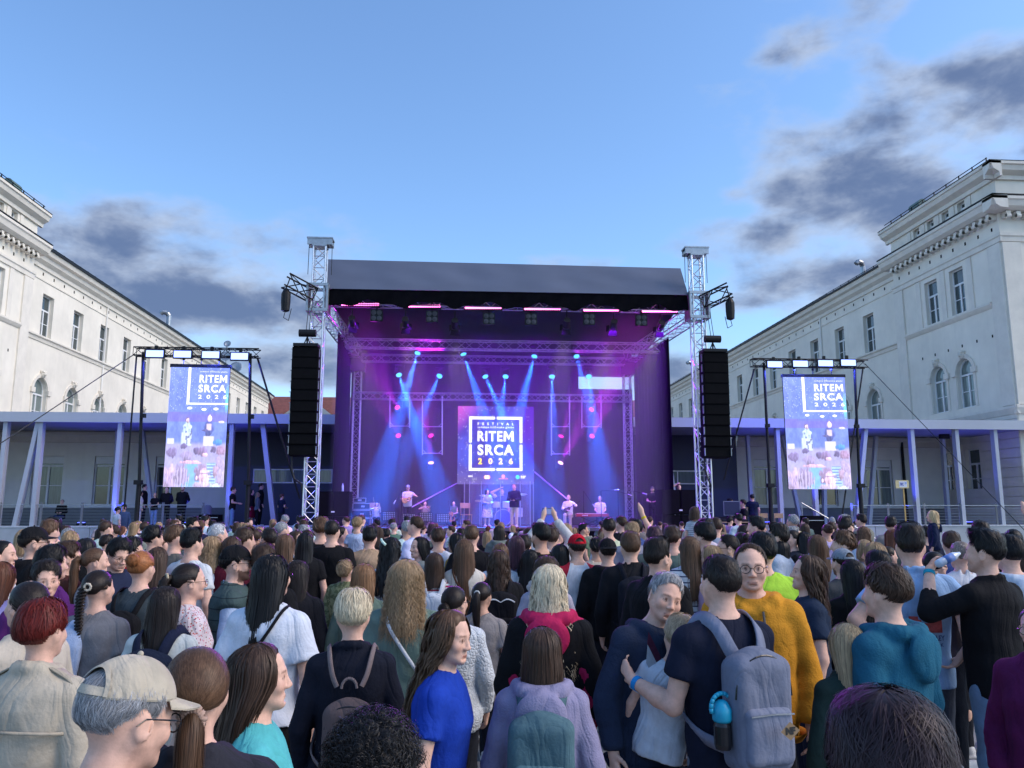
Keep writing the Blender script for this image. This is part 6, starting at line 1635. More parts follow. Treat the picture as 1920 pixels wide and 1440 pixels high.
def cloth_mat(name, pattern=None, bump=.22, bscale=70, rough=.85, **kw):
 m = mat(name, (0, 0, 0), rough, var=.13, vscale=9, bump=bump, bscale=bscale, objcol=True, spec=.12)
 wrinkle(m)
 if pattern is None: return m
 nt = m.node_tree; N, L = nt.nodes.new, nt.links.new; b = nt.nodes['Principled BSDF']
 src = b.inputs['Base Color'].links[0].from_socket
 tc = N('ShaderNodeTexCoord'); mix = N('ShaderNodeMix'); mix.data_type = 'RGBA'
 mix.inputs[7].default_value = (*kw.get('col2', (.8, .8, .8)), 1)
 if pattern == 'stripe':
  sp = N('ShaderNodeSeparateXYZ'); L(tc.outputs['Object'], sp.inputs[0])
  a = N('ShaderNodeMath'); a.operation = 'MULTIPLY'; L(sp.outputs['Z'], a.inputs[0]); a.inputs[1].default_value = 1 / kw.get('pitch', .05)
  f = N('ShaderNodeMath'); f.operation = 'FRACT'; L(a.outputs[0], f.inputs[0])
  g = N('ShaderNodeMath'); g.operation = 'LESS_THAN'; L(f.outputs[0], g.inputs[0]); g.inputs[1].default_value = kw.get('duty', .3)
  L(g.outputs[0], mix.inputs[0])
 elif pattern in ('floral', 'camo', 'dots'):
  v = N('ShaderNodeTexNoise'if pattern == 'camo' else 'ShaderNodeTexVoronoi'); v.inputs['Scale'].default_value = kw.get('scale', 60)
  L(tc.outputs['Object'], v.inputs['Vector'])
  g = N('ShaderNodeMath'); g.operation = 'LESS_THAN'; L(v.outputs[0], g.inputs[0]); g.inputs[1].default_value = kw.get('thr', .36)
  L(g.outputs[0], mix.inputs[0])
  if pattern == 'floral':
   L(v.outputs['Color'], mix.inputs[7])
   h = N('ShaderNodeMix'); h.data_type = 'RGBA'; h.blend_type = 'MULTIPLY'; h.inputs[0].default_value = 1
   L(v.outputs['Color'], h.inputs[6]); h.inputs[7].default_value = (.75, .14, .12, 1); L(h.outputs[2], mix.inputs[7])
 elif pattern == 'raglan':
  sp = N('ShaderNodeSeparateXYZ'); L(tc.outputs['Object'], sp.inputs[0])
  ab = N('ShaderNodeMath'); ab.operation = 'ABSOLUTE'; L(sp.outputs['X'], ab.inputs[0])
  sl = N('ShaderNodeMath'); sl.operation = 'MULTIPLY_ADD'; L(sp.outputs['Z'], sl.inputs[0]); sl.inputs[1].default_value = .42; sl.inputs[2].default_value = -.445
  ad = N('ShaderNodeMath'); ad.operation = 'ADD'; L(ab.outputs[0], ad.inputs[0]); L(sl.outputs[0], ad.inputs[1])
  g = N('ShaderNodeMath'); g.operation = 'GREATER_THAN'; L(ad.outputs[0], g.inputs[0]); g.inputs[1].default_value = .265
  L(g.outputs[0], mix.inputs[0])
 elif pattern == 'quilt':
  bp = [n for n in nt.nodes if n.type == 'BUMP'][0]
  w1 = N('ShaderNodeTexVoronoi'); w1.inputs['Scale'].default_value = 42; w1.feature = 'DISTANCE_TO_EDGE'; L(tc.outputs['Object'], w1.inputs['Vector'])
  sq = N('ShaderNodeMath'); sq.operation = 'POWER'; L(w1.outputs['Distance'], sq.inputs[0]); sq.inputs[1].default_value = .5
  L(sq.outputs[0], bp.inputs['Height']); bp.inputs['Strength'].default_value = .6; bp.inputs['Distance'].default_value = .012
  return m
 L(src, mix.inputs[6]); L(mix.outputs[2], b.inputs['Base Color'])
 return m
M_SKIN = mat('skin', (.5, .3, .2), .58, var=.13, vscale=26, bump=.06, bscale=160, objcol=True, attr='tint', spec=.28)
M_SKIN.node_tree.nodes['Principled BSDF'].inputs['Subsurface Weight'].default_value = 0.0
M_CLOTH = cloth_mat('woven_cloth')
M_KNIT = cloth_mat('soft_fleece', bump=.35, bscale=120, rough=.95)
M_HAIR = mat('hair', (.1, .1, .1), .42, var=.22, vscale=14, objcol=True, attr='tint', spec=.22, stretch=(6, 6, .8))
M_DENIM = cloth_mat('denim', bump=.3, bscale=160)
M_STRIPE_R = cloth_mat('red_white_stripes', 'stripe', pitch=.032, duty=.5, col2=(.75, .75, .76))
M_STRIPE_B = cloth_mat('white_shirt_dark_stripes', 'stripe', pitch=.05, duty=.22, col2=(.03, .04, .10))
M_STRIPE_W = cloth_mat('dark_shirt_pale_stripes', 'stripe', pitch=.045, duty=.3, col2=(.6, .65, .7))
M_PIPE = cloth_mat('padded_gilet', 'stripe', pitch=.075, duty=.08, col2=(.02, .03, .035))
M_FLORAL = cloth_mat('floral_print', 'floral', scale=75, thr=.33)
M_CAMO = cloth_mat('camouflage', 'camo', scale=22, thr=.48, col2=(.10, .12, .06))
M_DOTS = cloth_mat('spotted_print', 'dots', scale=26, thr=.34, col2=(.02, .025, .06))
M_RAGLAN = cloth_mat('raglan_red_sleeves', 'raglan', col2=(.38, .02, .04))
M_QUILT = cloth_mat('quilted_jacket', 'quilt')
M_RUBBER = mat('shoe_rubber', (.05, .05, .05), .7, objcol=True)
M_GLOSSB = mat('black_plastic', (.012, .012, .014), .25)

SKIN = {'p': (.70, .42, .315), 'm': (.58, .33, .23), 't': (.38, .21, .14), 'd': (.22, .115, .075)}
HAIRC = {'black': (.011, .010, .011), 'dark': (.024, .017, .015), 'brown': (.058, .033, .022), 'mid': (.115, .062, .036), 'chest': (.13, .048, .026), 'ginger': (.36, .135, .05), 'red': (.13, .016, .012),
  'blond': (.55, .39, .21), 'dblond': (.32, .21, .115), 'fair': (.68, .56, .38), 'grey': (.30, .30, .31), 'white': (.52, .53, .55), 'plum': (.075, .034, .050)}

MC = {}
def cached(key, fn):
 if key not in MC: MC[key] = fn()
 return MC[key]
POSES = {}
def pose(name, g):
 """joint points of both arms: shoulder, elbow, wrist"""
 s = SHO[g]; dn = arms_down(g)
 L_, R_ = -1, 1
 def arm(sd, e, w): return ((sd * s, -.015, 1.402), e, w)
 if name == 'down': return dn, {}
 if name == 'front':         # forearms brought forward, hands before the belly
  return {sd: arm(sd, (sd * (s + .06), .0, 1.14), (sd * .10, .24, 1.10)) for sd in (-1, 1)}, {}
 if name == 'hips':
  return {sd: arm(sd, (sd * (s + .20), -.10, 1.20), (sd * (s + .03), -.13, 1.02)) for sd in (-1, 1)}, {}
 if name == 'raised':        # both hands up with a phone
  return {sd: arm(sd, (sd * (s + .07), .12, 1.62), (sd * .085, .22, 1.86)) for sd in (-1, 1)}, dict(dirs=((.3, .2, 1), (-.3, .2, 1)), curls=(.7, .7))
 if name == 'wave': d = dict(dn); d[1] = arm(1, (s + .09, .05, 1.60), (s - .02, .10, 1.85)); return d, dict(curls=(.4, .15), dirs=(None, (-.3, .1, 1)))
 if name == 'drink': d = dict(dn); d[-1] = arm(-1, (-(s + .13), .16, 1.30), (-.135, .27, 1.53)); return d, dict(curls=(.9, .4), dirs=((.75, .1, .5), None), sides=((.5, -.8, 0), None))
 if name == 'hold': return {-1: arm(-1, (-(s + .09), -.02, 1.15), (-(s - .02), .25, 1.10)), 1: arm(1, (s + .03, .02, 1.14), (.0, .28, 1.04))}, dict(curls=(.6, .6), dirs=((.7, .7, .1), (-1, .3, .1)))
 if name == 'hug': return {-1: arm(-1, (-(s + .075), .00, 1.13), (-(s + .16), .21, 1.20)), 1: arm(1, (s + .04, .05, 1.16), (-.06, .30, 1.10))}, dict(curls=(.5, .5), dirs=((-.1, .75, .6), (-1, .3, .1)), sides=((.9, .3, .2), None))
 if name == 'guitar': return {-1: arm(-1, (-(s + .14), .10, 1.30), (-.36, .30, 1.28)), 1: arm(1, (s + .08, .04, 1.16), (.04, .26, 1.10))}, {}
 if name == 'keys': return {sd: arm(sd, (sd * (s + .05), .06, 1.15), (sd * .16, .34, 1.08)) for sd in (-1, 1)}, {}
 if name == 'violin': return {-1: arm(-1, (-(s + .02), .17, 1.24), (-.16, .40, 1.42)), 1: arm(1, (s + .16, .14, 1.34), (.14, .36, 1.40))}, {}
 if name == 'behind': return {sd: arm(sd, (sd * (s + .07), -.10, 1.15), (sd * .06, -.19, .98)) for sd in (-1, 1)}, {}
 if name == 'headhold': d = dict(dn); d[1] = arm(1, (s + .20, .04, 1.60), (.09, .02, 1.74)); return d, {}
 raise KeyError(name)

def body_mesh(g, ps, fine, turn, tilt, roll, child, sit, beard):
 def base():
  arms, kw = pose(ps, g); return build_body(g, arms, fine, sit=sit, **kw)
 V, Q, t = cached(('bodyraw', g, ps, fine, sit), base)
 def mk():
  W = V.copy()
  if child:
   w = np.clip((W[:, 2] - 1.47) / .06, 0, 1); w = (w * w * (3 - 2 * w)) * (np.hypot(W[:, 0], W[:, 1]) < .16); W = W + (W - PIV) * (w * child)[:, None]
  T = t
  if beard:
   x, y, z = np.abs(V[:, 0]), V[:, 1], V[:, 2]
   m = ((z < 1.590 + .35 * np.maximum(.05 - y, 0)) & (z > 1.515) & (y > .012) & ~((np.hypot(x / 2.2, z - 1.568) < .010) & (y > .07)))[:, None] * .85
   T = t * (1 - m) + np.array(beard) * m
  W = turn_head(W, -turn, tilt, roll)
  return make_mesh('body', W, Q, [M_SKIN], True, T)
 return cached(('body', g, ps, fine, turn, tilt, roll, child, sit, beard), mk)
TOPS = {  # style: (cut, sleeve, extra loose, hem)
 'tee': ('tee', .45, .0, None), 'loosetee': ('tee', .5, .014, .80), 'long': ('shirt', 1, -.004, .84), 'push': ('shirt', .8, -.004, .84), 'shirt': ('shirt', 1, 0, None), 'sshirt': ('shirt', .47, .0, .82), 'jacket': ('jacket', 1, 0, None), 'hoodie': ('hoodie', 1, 0, None), 'shoodie': ('hoodie', .45, -.01, None),
 'blouse': ('blouse', .5, .004, .93), 'lblouse': ('blouse', 1, .006, .86), 'coat': ('coat', 1, 0, None), 'tank': ('top', 0, .004, .88), 'vest': ('jacket', .12, .004, .82), 'fit': ('top', .45, .003, .90), 'dress': ('blouse', .45, 0, .52)}
def top_mesh(g, ps, style, fine, seed, mm):
 cut, sl, lo, hem = TOPS[style]
 def mk():
  arms, _ = pose(ps, g); V, Q = cloth_top(g, arms, cut, fine, seed, lo, hem, sl); return make_mesh('top', V, Q, [mm])
 return cached(('top', g, ps, style, fine, seed, mm.name), mk)
def legs_mesh(g, style, fine, mm, sit):
 return cached(('legs', g, style, fine, mm.name, sit), lambda: make_mesh('trousers', *cloth_legs(g, style, fine, sit=sit), [mm]))
HN = {2: 7.5, 1: 1.8, True: 1.8, False: .40, 0: .40}
def hair_mesh(style, fine, seed):
 q = HN[fine]; n = lambda k: int(k * q); w = {2: .21, 1: .56, 0: 1.7}[int(fine)]
 fn = {
  'crew': lambda: hair_short(seed, n(900), top=.015, side=.0045, messy=.25, wid=.0045 * w, lng=.026),
  'short': lambda: hair_short(seed, n(800), top=.028, side=.009, messy=.4, wid=.006 * w, lng=.045),
  'mop': lambda: hair_short(seed, n(950), top=.032, side=.015, messy=.6, wid=.007 * w, lng=.065, fringe=.18),
  'quiff': lambda: hair_short(seed, n(800), top=.034, side=.006, messy=.35, wid=.006 * w, lng=.05, quiff=.018),
  'recede': lambda: hair_short(seed, n(700), top=.010, side=.007, messy=.2, wid=.0045 * w, lng=.030, fringe=-.24),
  'capped': lambda: hair_short(seed, n(900), top=.008, side=.011, messy=.18, wid=.0045 * w, lng=.030, grey=True, only=.75),
  'buzz': lambda: hair_short(seed, n(700), top=.005, side=.003, messy=.15, wid=.004 * w, lng=.014, grey=True),
  'grey': lambda: hair_short(seed, n(850), top=.020, side=.008, messy=.3, wid=.005 * w, lng=.032, grey=True),
  'pixie': lambda: hair_short(seed, n(1000), top=.030, side=.017, messy=.35, wid=.0065 * w, lng=.075, fringe=.15),
  'bob': lambda: hair_long(seed, n(560), zend=1.51, vol=.015, wid=.007 * w, k=10, rag=.02),
  'shoulder': lambda: hair_long(seed, n(560), zend=1.42, vol=.012, wid=.007 * w, k=12, rag=.05),
  'shoulderwave': lambda: hair_long(seed, n(600), zend=1.40, vol=.017, wave=.009, wf=85, wid=.007 * w, k=14 if fine else 11, rag=.06, clump=40, flare=.02),
  'long': lambda: hair_long(seed, n(600), zend=1.20, vol=.010, wid=.007 * w, rag=.09),
  'xlong': lambda: hair_long(seed, n(650), zend=1.06, vol=.010, wid=.0075 * w, rag=.10),
  'wavy': lambda: hair_long(seed, n(650), zend=1.22, vol=.014, wave=.010, wf=62, wid=.008 * w, k=16 if fine else 12, rag=.10, clump=34, flare=.05),
  'curlong': lambda: hair_long(seed, n(850), zend=1.33, vol=.024, wave=.013, wf=120, wid=.006 * w, k=20 if fine else 14, rag=.06, clump=90, flare=.04),
  'pony': lambda: hair_pony(seed, n(520), .34), 'lowpony': lambda: hair_pony(seed, n(520), .30, False), 'longpony': lambda: hair_pony(seed, n(560), .46, True, .006), 'bun': lambda: hair_bun(seed, n(540)), 'lowbun': lambda: hair_bun(seed, n(540), .3, True), 'braid': lambda: hair_braid(seed, n(520)),
  'curly': lambda: hair_curly(seed, 2600 if fine else 300, cr=.009, wid=.0019), 'curlysmall': lambda: hair_curly(seed, n(700) if fine else 260, .035, 4, .008)}[style]
 WSC[0] = w
 return cached(('hair', style, fine, seed), lambda: fn().mesh('hair', M_HAIR))
def cap_mesh(back=False, m=None, seed=0):
 def mk():
  R = Ribbons(); A = np.linspace(0, 2 * math.pi, 90, endpoint=False); U = np.linspace(0.02, 1, 26)
  az, u = np.meshgrid(A, U, indexing='ij'); d = azd(az); pm = 1.36 - .06 * np.cos(az)
  P = scalp(az, u * pm, .014 + .005 * np.cos(u * 1.5)); P[..., 2] += .004 * np.abs(np.cos(3 * az)) * np.sin(u * 3.1); R.shell(P, 1.0)
  q = R.Q.pop(); c_ = q // 26; jj = q % 26; ab = np.abs(A[c_[:, 0]] - math.pi + .03); keep = ~((ab < .62) & (jj[:, 0] >= 25 - 11.5 * np.sqrt(np.maximum(0, 1 - (ab / .62) ** 2)))); R.Q.append(q[keep])
  At = np.linspace(math.pi - .68, math.pi + .68, 14); R.V.append(np.concatenate([scalp(At, np.full(14, h_), .0165) for h_ in (1.22, 1.40)])); i_ = np.arange(13) + R.n; R.Q.append(np.stack([i_, i_ + 1, i_ + 15, i_ + 14], 1)); R.T.append(np.full((28, 3), .93)); R.n += 28
  tr = np.linspace(0, math.pi, 24); ar = math.pi - .03 + .62 * np.cos(tr); ur = np.interp(25 - 11.5 * np.sin(tr), np.arange(26), U); Pr = scalp(ar, ur * (1.36 - .06 * np.cos(ar)), .0205); R.add(Pr, np.full(24, .010), Pr - HC, .92)
  P2 = scalp(A, np.full(90, 1.40) - .06 * np.cos(A), .012); R.shell(np.stack([P[:, -1], P2], 1), .8)
  # curved brim
  X = np.linspace(-1, 1, 15); T = np.linspace(0, 1, 6); g = []
  for x in X:
   a = x * 1.05; e = scalp(a, 1.36 - .06 * math.cos(a), .013)
   for t in T: g.append(e + np.array((math.sin(a) * .02, .075, -.012)) * t * math.sqrt(max(0, 1 - x * x * .98)) + np.array((0, 0, -.016 * x * x * t)))
  g = np.array(g).reshape(15, 6, 3); base = R.n
  for dz in (0, -.003):
   R.V.append((g + (0, 0, dz)).reshape(-1, 3)); R.T.append(np.full((90, 3), .9)); i, j = np.meshgrid(np.arange(14), np.arange(5), indexing='ij'); i, j = i.ravel(), j.ravel()
   q = np.stack([i * 6 + j, (i + 1) * 6 + j, (i + 1) * 6 + j + 1, i * 6 + j + 1], 1) + R.n; R.Q.append(q); R.n += 90
  b = MB(); b.ball(scalp(0.0, 0.0, .022), .007, n=6)
  R.V.append(np.array(b.v)); R.T.append(np.ones((len(b.v), 3))); off = R.n; R.n += len(b.v); R.Q.append(np.array([[q[0], q[1], q[2], q[-1]] for q in b.f if len(q) == 4]) + off)
  return R.mesh('cap', M_CLOTH)
 return cached(('cap', seed), mk)
def glasses_mesh():
 def mk():
  b = MB()
  for s in (-1, 1):
   c = Vector((s * .033, .098, 1.636)); pts = [c + Vector((.0235 * math.cos(t), .002 * abs(math.cos(t)) * -s * 0, .020 * math.sin(t))) for t in np.linspace(0, 6.283, 21)]
   b.path(pts, .0019, n=5); b.path([c + Vector((s * .0235, 0, .006)), Vector((s * .073, .075, 1.645)), Vector((s * .083, -.01, 1.645)), Vector((s * .084, -.03, 1.63))], .0018, n=5)
  b.path([Vector((-.0095, .099, 1.640)), Vector((0, .103, 1.643)), Vector((.0095, .099, 1.640))], .0018, n=5)
  return b.mesh('glasses', M_GLOSSB)
 return cached('glasses', mk)
SHOE = {}
def shoes(g, fine): return cached(('shoes', g), lambda: make_mesh('shoes', *shoes_mesh(g), [M_RUBBER]))

ALLP = []
def person(loc, H, face=0, g='f', hair='long', hc='brown', top='tee', tc=(.1, .1, .1), legs='trousers', lc=(.02, .022, .03), turn=0, tilt=0, roll=0, ps='down', skin='p', label='', group=None,
  fine=False, seed=0, tm=None, lm=None, cap=None, glasses=False, child=0.0, shoe=(.6, .6, .6), lean=0.0, capback=False, leanx=0.0, sit=False, beard=None, over=None, hairlod=None, dist=9.0):
 """one standing figure; face 0 looks towards the stage, positive turns clockwise seen from above"""
 r = empty('person', loc, -math.radians(face), label=label, cat='person', group=group)
 r.rotation_euler = (math.radians(-lean), math.radians(leanx), -math.radians(face))
 H = H * 1.75 / (1.5 + .25 * (1 + child))
 s = H / 1.75; r.scale = (s, s, s)
 if lean or leanx:       # keep the head over the wanted spot
  o = r.rotation_euler.to_matrix() @ Vector((0, 0, H)); r.location = Vector(loc) - Vector((o.x, o.y, 0))
 tu, ti, ro = math.radians(turn), math.radians(tilt), math.radians(roll)
 fa = abs((face + turn + 180) % 360 - 180); bf = 2 if fine and (fa > 34 or glasses) else int(fine)
 if not bf: tu = round(tu * 2) / 2 * 1.0
 hcol = np.array(HAIRC.get(hc, hc) if isinstance(hc, str) else hc)
 link('body', body_mesh(g, ps, bf, tu, ti, ro, child, sit, beard), r, color=SKIN[skin])
 hs = .965 if g == 'f' else 1.0
 hs *= 1 + child
 Rm = Matrix([list(q) for q in rotm(ti, ro, -tu)])
 def on_head(name, me, col):
  o = link(name, me, r, color=col); P = Vector(PIV)
  o.matrix_local = Matrix.Translation(P) @ Rm.to_4x4() @ Matrix.Diagonal((hs, hs, hs, 1)) @ Matrix.Translation(-P)
  return o
 if hair: on_head('hair', hair_mesh('capped' if cap is not None and hair in ('crew', 'short', 'grey', 'buzz') else hair, int(hairlod if hairlod is not None else fine), seed % (1 if not fine else 2)), hcol)
 if cap is not None:
  o = on_head('cap', cap_mesh(), cap)
  if capback: o.matrix_local = o.matrix_local @ Matrix.Translation(Vector((0, -.014, 0))) @ Matrix.Rotation(math.pi, 4, 'Z') @ Matrix.Translation(Vector((0, .014, 0)))
 if glasses: on_head('glasses', glasses_mesh(), (0, 0, 0))
 link({'coat': 'coat', 'jacket': 'jacket', 'hoodie': 'hoodie', 'dress': 'dress', 'vest': 'gilet'}.get(top, 'shirt'), top_mesh(g, ps, top, bool(fine) and dist < 6.2, seed % 2 if dist < 5 else 0, tm or M_CLOTH), r, color=tc)
 if over: link({'vest': 'gilet'}.get(over[0], 'jacket'), top_mesh(g, ps, over[0], fine, 3, over[2] if len(over) > 2 else M_CLOTH), r, color=over[1]).scale = (1.035, 1.06, 1.0)
 link({'skirt': 'skirt', 'shorts': 'shorts'}.get(legs, 'trousers'), legs_mesh(g, legs, fine, lm or M_CLOTH, sit), r, color=lc)
 so = link('shoes', shoes(g, fine), r, color=shoe)
 if sit: so.location = (0, .40, .40)
 ALLP.append(r)
 return r
def head_at(px, py, d):
 """stand a person d metres away so that the top of the head is at that pixel; returns foot point and height"""
 p = at(px, py, D=d)
 return Vector((p.x, p.y, 0)), p.z

# ------------------------------------------------------------------ bags and small things carried
def pack_mesh(kind):
 def mk():
  if kind == 'slim': dim = (.125, .055, .18); zc = 1.17
  elif kind == 'big': dim = (.135, .080, .225); zc = 1.14
  elif kind == 'small': dim = (.115, .050, .145); zc = 1.12
  else: dim = (.15, .07, .21); zc = 1.17
  yb = -.158 - dim[1]
  F = Field(axis(-.24, .24, .009), axis(-.40, -.08, .009), axis(zc - .30, zc + .34, .009))
  F.box((0, yb, zc), dim, .05, .02)
  F.ell((0, yb, zc + dim[2] - .05), (dim[0] * .86, dim[1] * .95, .085), .03)
  F.ripple(.0025, 5, 9, 9)
  G = Field(F.xs, F.ys, F.zs); G.box((0, yb - dim[1] * .80, zc - dim[2] * .34), (dim[0] * .82, .042, dim[2] * .50), .032, .012); G.ripple(.003, 8, 11, 9)
  return make_mesh('bag', *F.mesh(), [M_CLOTH]), make_mesh('pocket', *G.mesh(), [M_CLOTH])
 return cached(('pack', kind), mk)
def strap_pts(sd, kind, zc=1.17):
 top = zc + .17
 return [(sd * .055, -.175, top), (sd * .080, -.160, 1.39), (sd * .096, -.112, 1.455), (sd * .106, -.02, 1.490), (sd * .112, .07, 1.465), (sd * .118, .138, 1.36), (sd * .130, .150, 1.22), (sd * .165, .09, 1.08), (sd * .175, -.06, 1.02), (sd * .12, -.175, 1.0)]
def band(mb, pts, w, t=.008, c=(0, -.01, 1.25)):
 """flat strap through points, lying on the body around c"""
 P = np.array(pts, float); n = len(P); tt = np.linspace(0, n - 1, n * 4); P = np.stack([np.interp(tt, np.arange(n), P[:, e]) for e in range(3)], 1)
 for _ in range(3): P[1:-1] = (P[:-2] + 2 * P[1:-1] + P[2:]) / 4
 T = np.gradient(P, axis=0); O = P - np.array(c); O[:, 2] *= .35; S = np.cross(T, O); S /= np.linalg.norm(S, axis=1)[:, None] + 1e-9; Nn = np.cross(S, T); Nn /= np.linalg.norm(Nn, axis=1)[:, None] + 1e-9
 Nn *= np.sign((Nn * O).sum(1))[:, None]
 v = []; 
 for p, s_, q in zip(P, S, Nn): v += [p - s_ * w / 2, p + s_ * w / 2, p + s_ * w / 2 + q * t, p - s_ * w / 2 + q * t]
 f = []
 for i in range(len(P) - 1):
  for j in range(4): f.append((4 * i + j, 4 * i + (j + 1) % 4, 4 * i + 4 + (j + 1) % 4, 4 * i + 4 + j))
 mb.add(v, f)
def backpack(p, kind, color, strapc, label, sw=.045, extra=None, out=0.012):
 r = empty('backpack', p.location, label=label, cat='backpack'); r.rotation_euler = p.rotation_euler; r.scale = p.scale
 bm_, pm_ = pack_mesh(kind); bo = link('bag', bm_, r, color=color); link('pocket', pm_, bo, color=tuple(c * 1.18 for c in color))
 mb = MB(); yz = -.158 - {'slim': .055, 'big': .080, 'small': .050}.get(kind, .07) * 1.80 - .045; wz = {'slim': .09, 'big': .10, 'small': .085}.get(kind, .11); mb.path([Vector((-wz, yz, 1.15)), Vector((0, yz - .004, 1.155)), Vector((wz, yz, 1.15))], .0035, n=5); mb.build('pocket_zip', M_STEEL, parent=bo)
 for sd in (-1, 1):
  mb = MB(); pts = strap_pts(sd, kind); pts = [(x * 1.0, y + (out if y > 0 else -out), z + (out if z > 1.45 else 0)) for x, y, z in pts]; band(mb, pts, sw); mb.build('strap', M_CLOTH, parent=r, color=strapc, smooth=True)
 mb = MB(); a = [Vector((.035 * math.cos(t), -.20, 1.335 + .045 * math.sin(t))) for t in np.linspace(0, math.pi, 8)]; mb.path(a, .007, n=6); mb.build('handle', M_CLOTH, parent=r, color=strapc)
 zc = {'slim': 1.17, 'big': 1.14, 'small': 1.12}.get(kind, 1.17); d = {'slim': (.125, .055, .18), 'big': (.150, .085, .235), 'small': (.115, .050, .145)}.get(kind, (.15, .07, .21)); y = -.158 - 2 * d[1] * .93
 mb = MB(); a = [Vector((d[0] * .9 * math.cos(t), -.158 - d[1] * 1.55 - .012 * math.sin(t), zc + .02 + (d[2] - .02) * math.sin(t) ** .7)) for t in np.linspace(.12, math.pi - .12, 16)]; mb.path(a, .004, n=5); mb.build('zip', M_GLOSSB, parent=r)
 return r
def cross_strap(p, side, color, label, w=.02, bag=False, bagc=(.2, .15, .1)):
 r = empty('shoulder_bag', p.location, label=label, cat='bag'); r.rotation_euler = p.rotation_euler; r.scale = p.scale
 s = side; mb = MB(); band(mb, [(s * -.19, -.02, .98), (s * -.14, -.152, 1.08), (s * -.03, -.170, 1.24), (s * .07, -.158, 1.38), (s * .105, -.09, 1.475), (s * .105, .0, 1.495), (s * .07, .11, 1.42), (s * -.06, .165, 1.22), (s * -.16, .11, 1.05), (s * -.21, .02, .97)], w, .006); mb.build('strap', M_CLOTH, parent=r, color=color, smooth=True)
 F = Field(axis(-.34, .34, .011), axis(-.16, .16, .011), axis(.70, 1.02, .011)); F.box((s * -.235, .0, .86), (.05, .12, .095), .03, .01); F.ripple(.002, 3)
 link('bag', cached(('sbag', s), lambda: make_mesh('bag', *F.mesh(), [M_CLOTH])), r, color=bagc)
 return r
# ------------------------------------------------------------------ the crowd: people one can tell apart
WHITE, BLK, NAVY = (.62, .64, .68), (.010, .010, .012), (.012, .016, .038)
JEANS = (.09, .14, .24); GREY = (.16, .16, .17); CREAM = (.55, .50, .42)
PP = {}
DSC = {'capman': 1.36, 'ponybrown': 1.25, 'turq': 1.25, 'curly': 1.0, 'plumhead': 1.16, 'neon': 1.1}
def P(key, x, y, d, face, g, hair, hc, top, tc, label, **kw):
 d *= DSC.get(key, {'long': 1.24, 'xlong': 1.24, 'wavy': 1.24, 'curlong': 1.26, 'shoulder': 1.23, 'shoulderwave': 1.23, 'bob': 1.22, 'pixie': 1.18}.get(hair, 1.19)) if d < 7 else 1.06
 loc, H = head_at(x, y, d)
 if H < 1.46: loc, H = head_at(x, y, d * .93)
 hair_lift = {'curly': .05, 'mop': .022, 'pixie': .022, 'quiff': .018, 'short': .015, 'curlong': .02, 'bob': .012}.get(hair, .008) + (.012 if kw.get('cap') is not None else 0)
 H = (H - .0) / (1 + hair_lift / 1.75)
 kw.setdefault('hairlod', 2 if d < 2.5 else None); kw.setdefault('fine', d < 7.6); kw.setdefault('seed', len(PP))
 PP[key] = person(loc, H, face, g, hair, hc, top, tc, label=label, dist=d, **kw)
 return PP[key]
# nearest people along the bottom of the picture
P('capman', 222, 1229, 1.42, 30, 'm', 'grey', 'grey', 'shirt', (.10, .10, .11), 'grey-haired man in a worn beige baseball cap and glasses at the bottom left', cap=(.46, .40, .31), glasses=True, tilt=-14, turn=8)
P('ponybrown', 372, 1207, 1.72, -14, 'f', 'lowpony', 'mid', 'jacket', (.03, .03, .04), 'woman with brown low ponytail in a beige scrunchie beside the beige cap', tilt=-6)
P('turq', 492, 1203, 2.15, 78, 'f', 'shoulder', 'brown', 'tee', (.09, .42, .43), 'dark-haired woman in a turquoise top, face in profile to the right', tilt=0)
P('curly', 702, 1322, 1.95, 5, 'm', 'curly', 'black', 'tee', (.05, .05, .06), 'black curly head of hair cut off by the bottom picture edge', skin='m')
P('plumhead', 1655, 1304, 1.22, 8, 'm', 'mop', (.034, .020, .026), 'tee', (.06, .06, .08), 'short plum-brown head of hair in the bottom right corner')
P('trench', 86, 1120, 3.0, 12, 'f', 'pixie', 'red', 'coat', (.47, .41, .32), 'person with dyed dark red short hair in a beige trench coat', legs='trousers')
P('mint', 54, 1086, 3.6, -62, 'f', 'lowpony', 'dark', 'jacket', (.50, .44, .36), 'woman in a beige jacket with a mint scrunchie looking left')
P('braid', 188, 1066, 4.5, 6, 'f', 'braid', 'dark', 'tee', (.17, .17, .185), 'girl with a long dark braid and pale blue sweater over her shoulder', turn=16)
P('creamback', 313, 1096, 3.9, 5, 'f', 'long', 'dark', 'tee', (.55, .58, .55), 'dark long-haired woman in a cream top with navy backpack straps')
P('gingerbun', 268, 1030, 4.9, 8, 'f', 'bun', 'ginger', 'tee', (.045, .062, .075), 'ginger woman with a messy bun and a slate grey T-shirt', lc=JEANS)
P('floral', 358, 1053, 4.3, 58, 'f', 'longpony', 'dark', 'lblouse', (.62, .55, .57), 'woman in a floral blouse with a dark ponytail and glasses', tm=M_FLORAL, glasses=True)
P('vestman', 446, 1020, 5.0, 78, 'm', 'short', 'black', 'shirt', (.40, .50, .68), 'bearded man in a black cap and green padded gilet over pale blue sleeves', cap=BLK, glasses=True, beard=(.10, .07, .06), over=('vest', (.055, .085, .085), M_PIPE))
P('blouse', 512, 1036, 3.55, 14, 'f', 'xlong', 'black', 'blouse', (.62, .66, .74), 'woman with very long black hair in a white short-sleeved blouse', legs='wide', lc=BLK, glasses=True, turn=18)
P('blondbob', 664, 1101, 3.2, -4, 'f', 'pixie', 'fair', 'long', (.010, .012, .022), 'blonde woman with a short layered bob in a black sweater', skin='p')
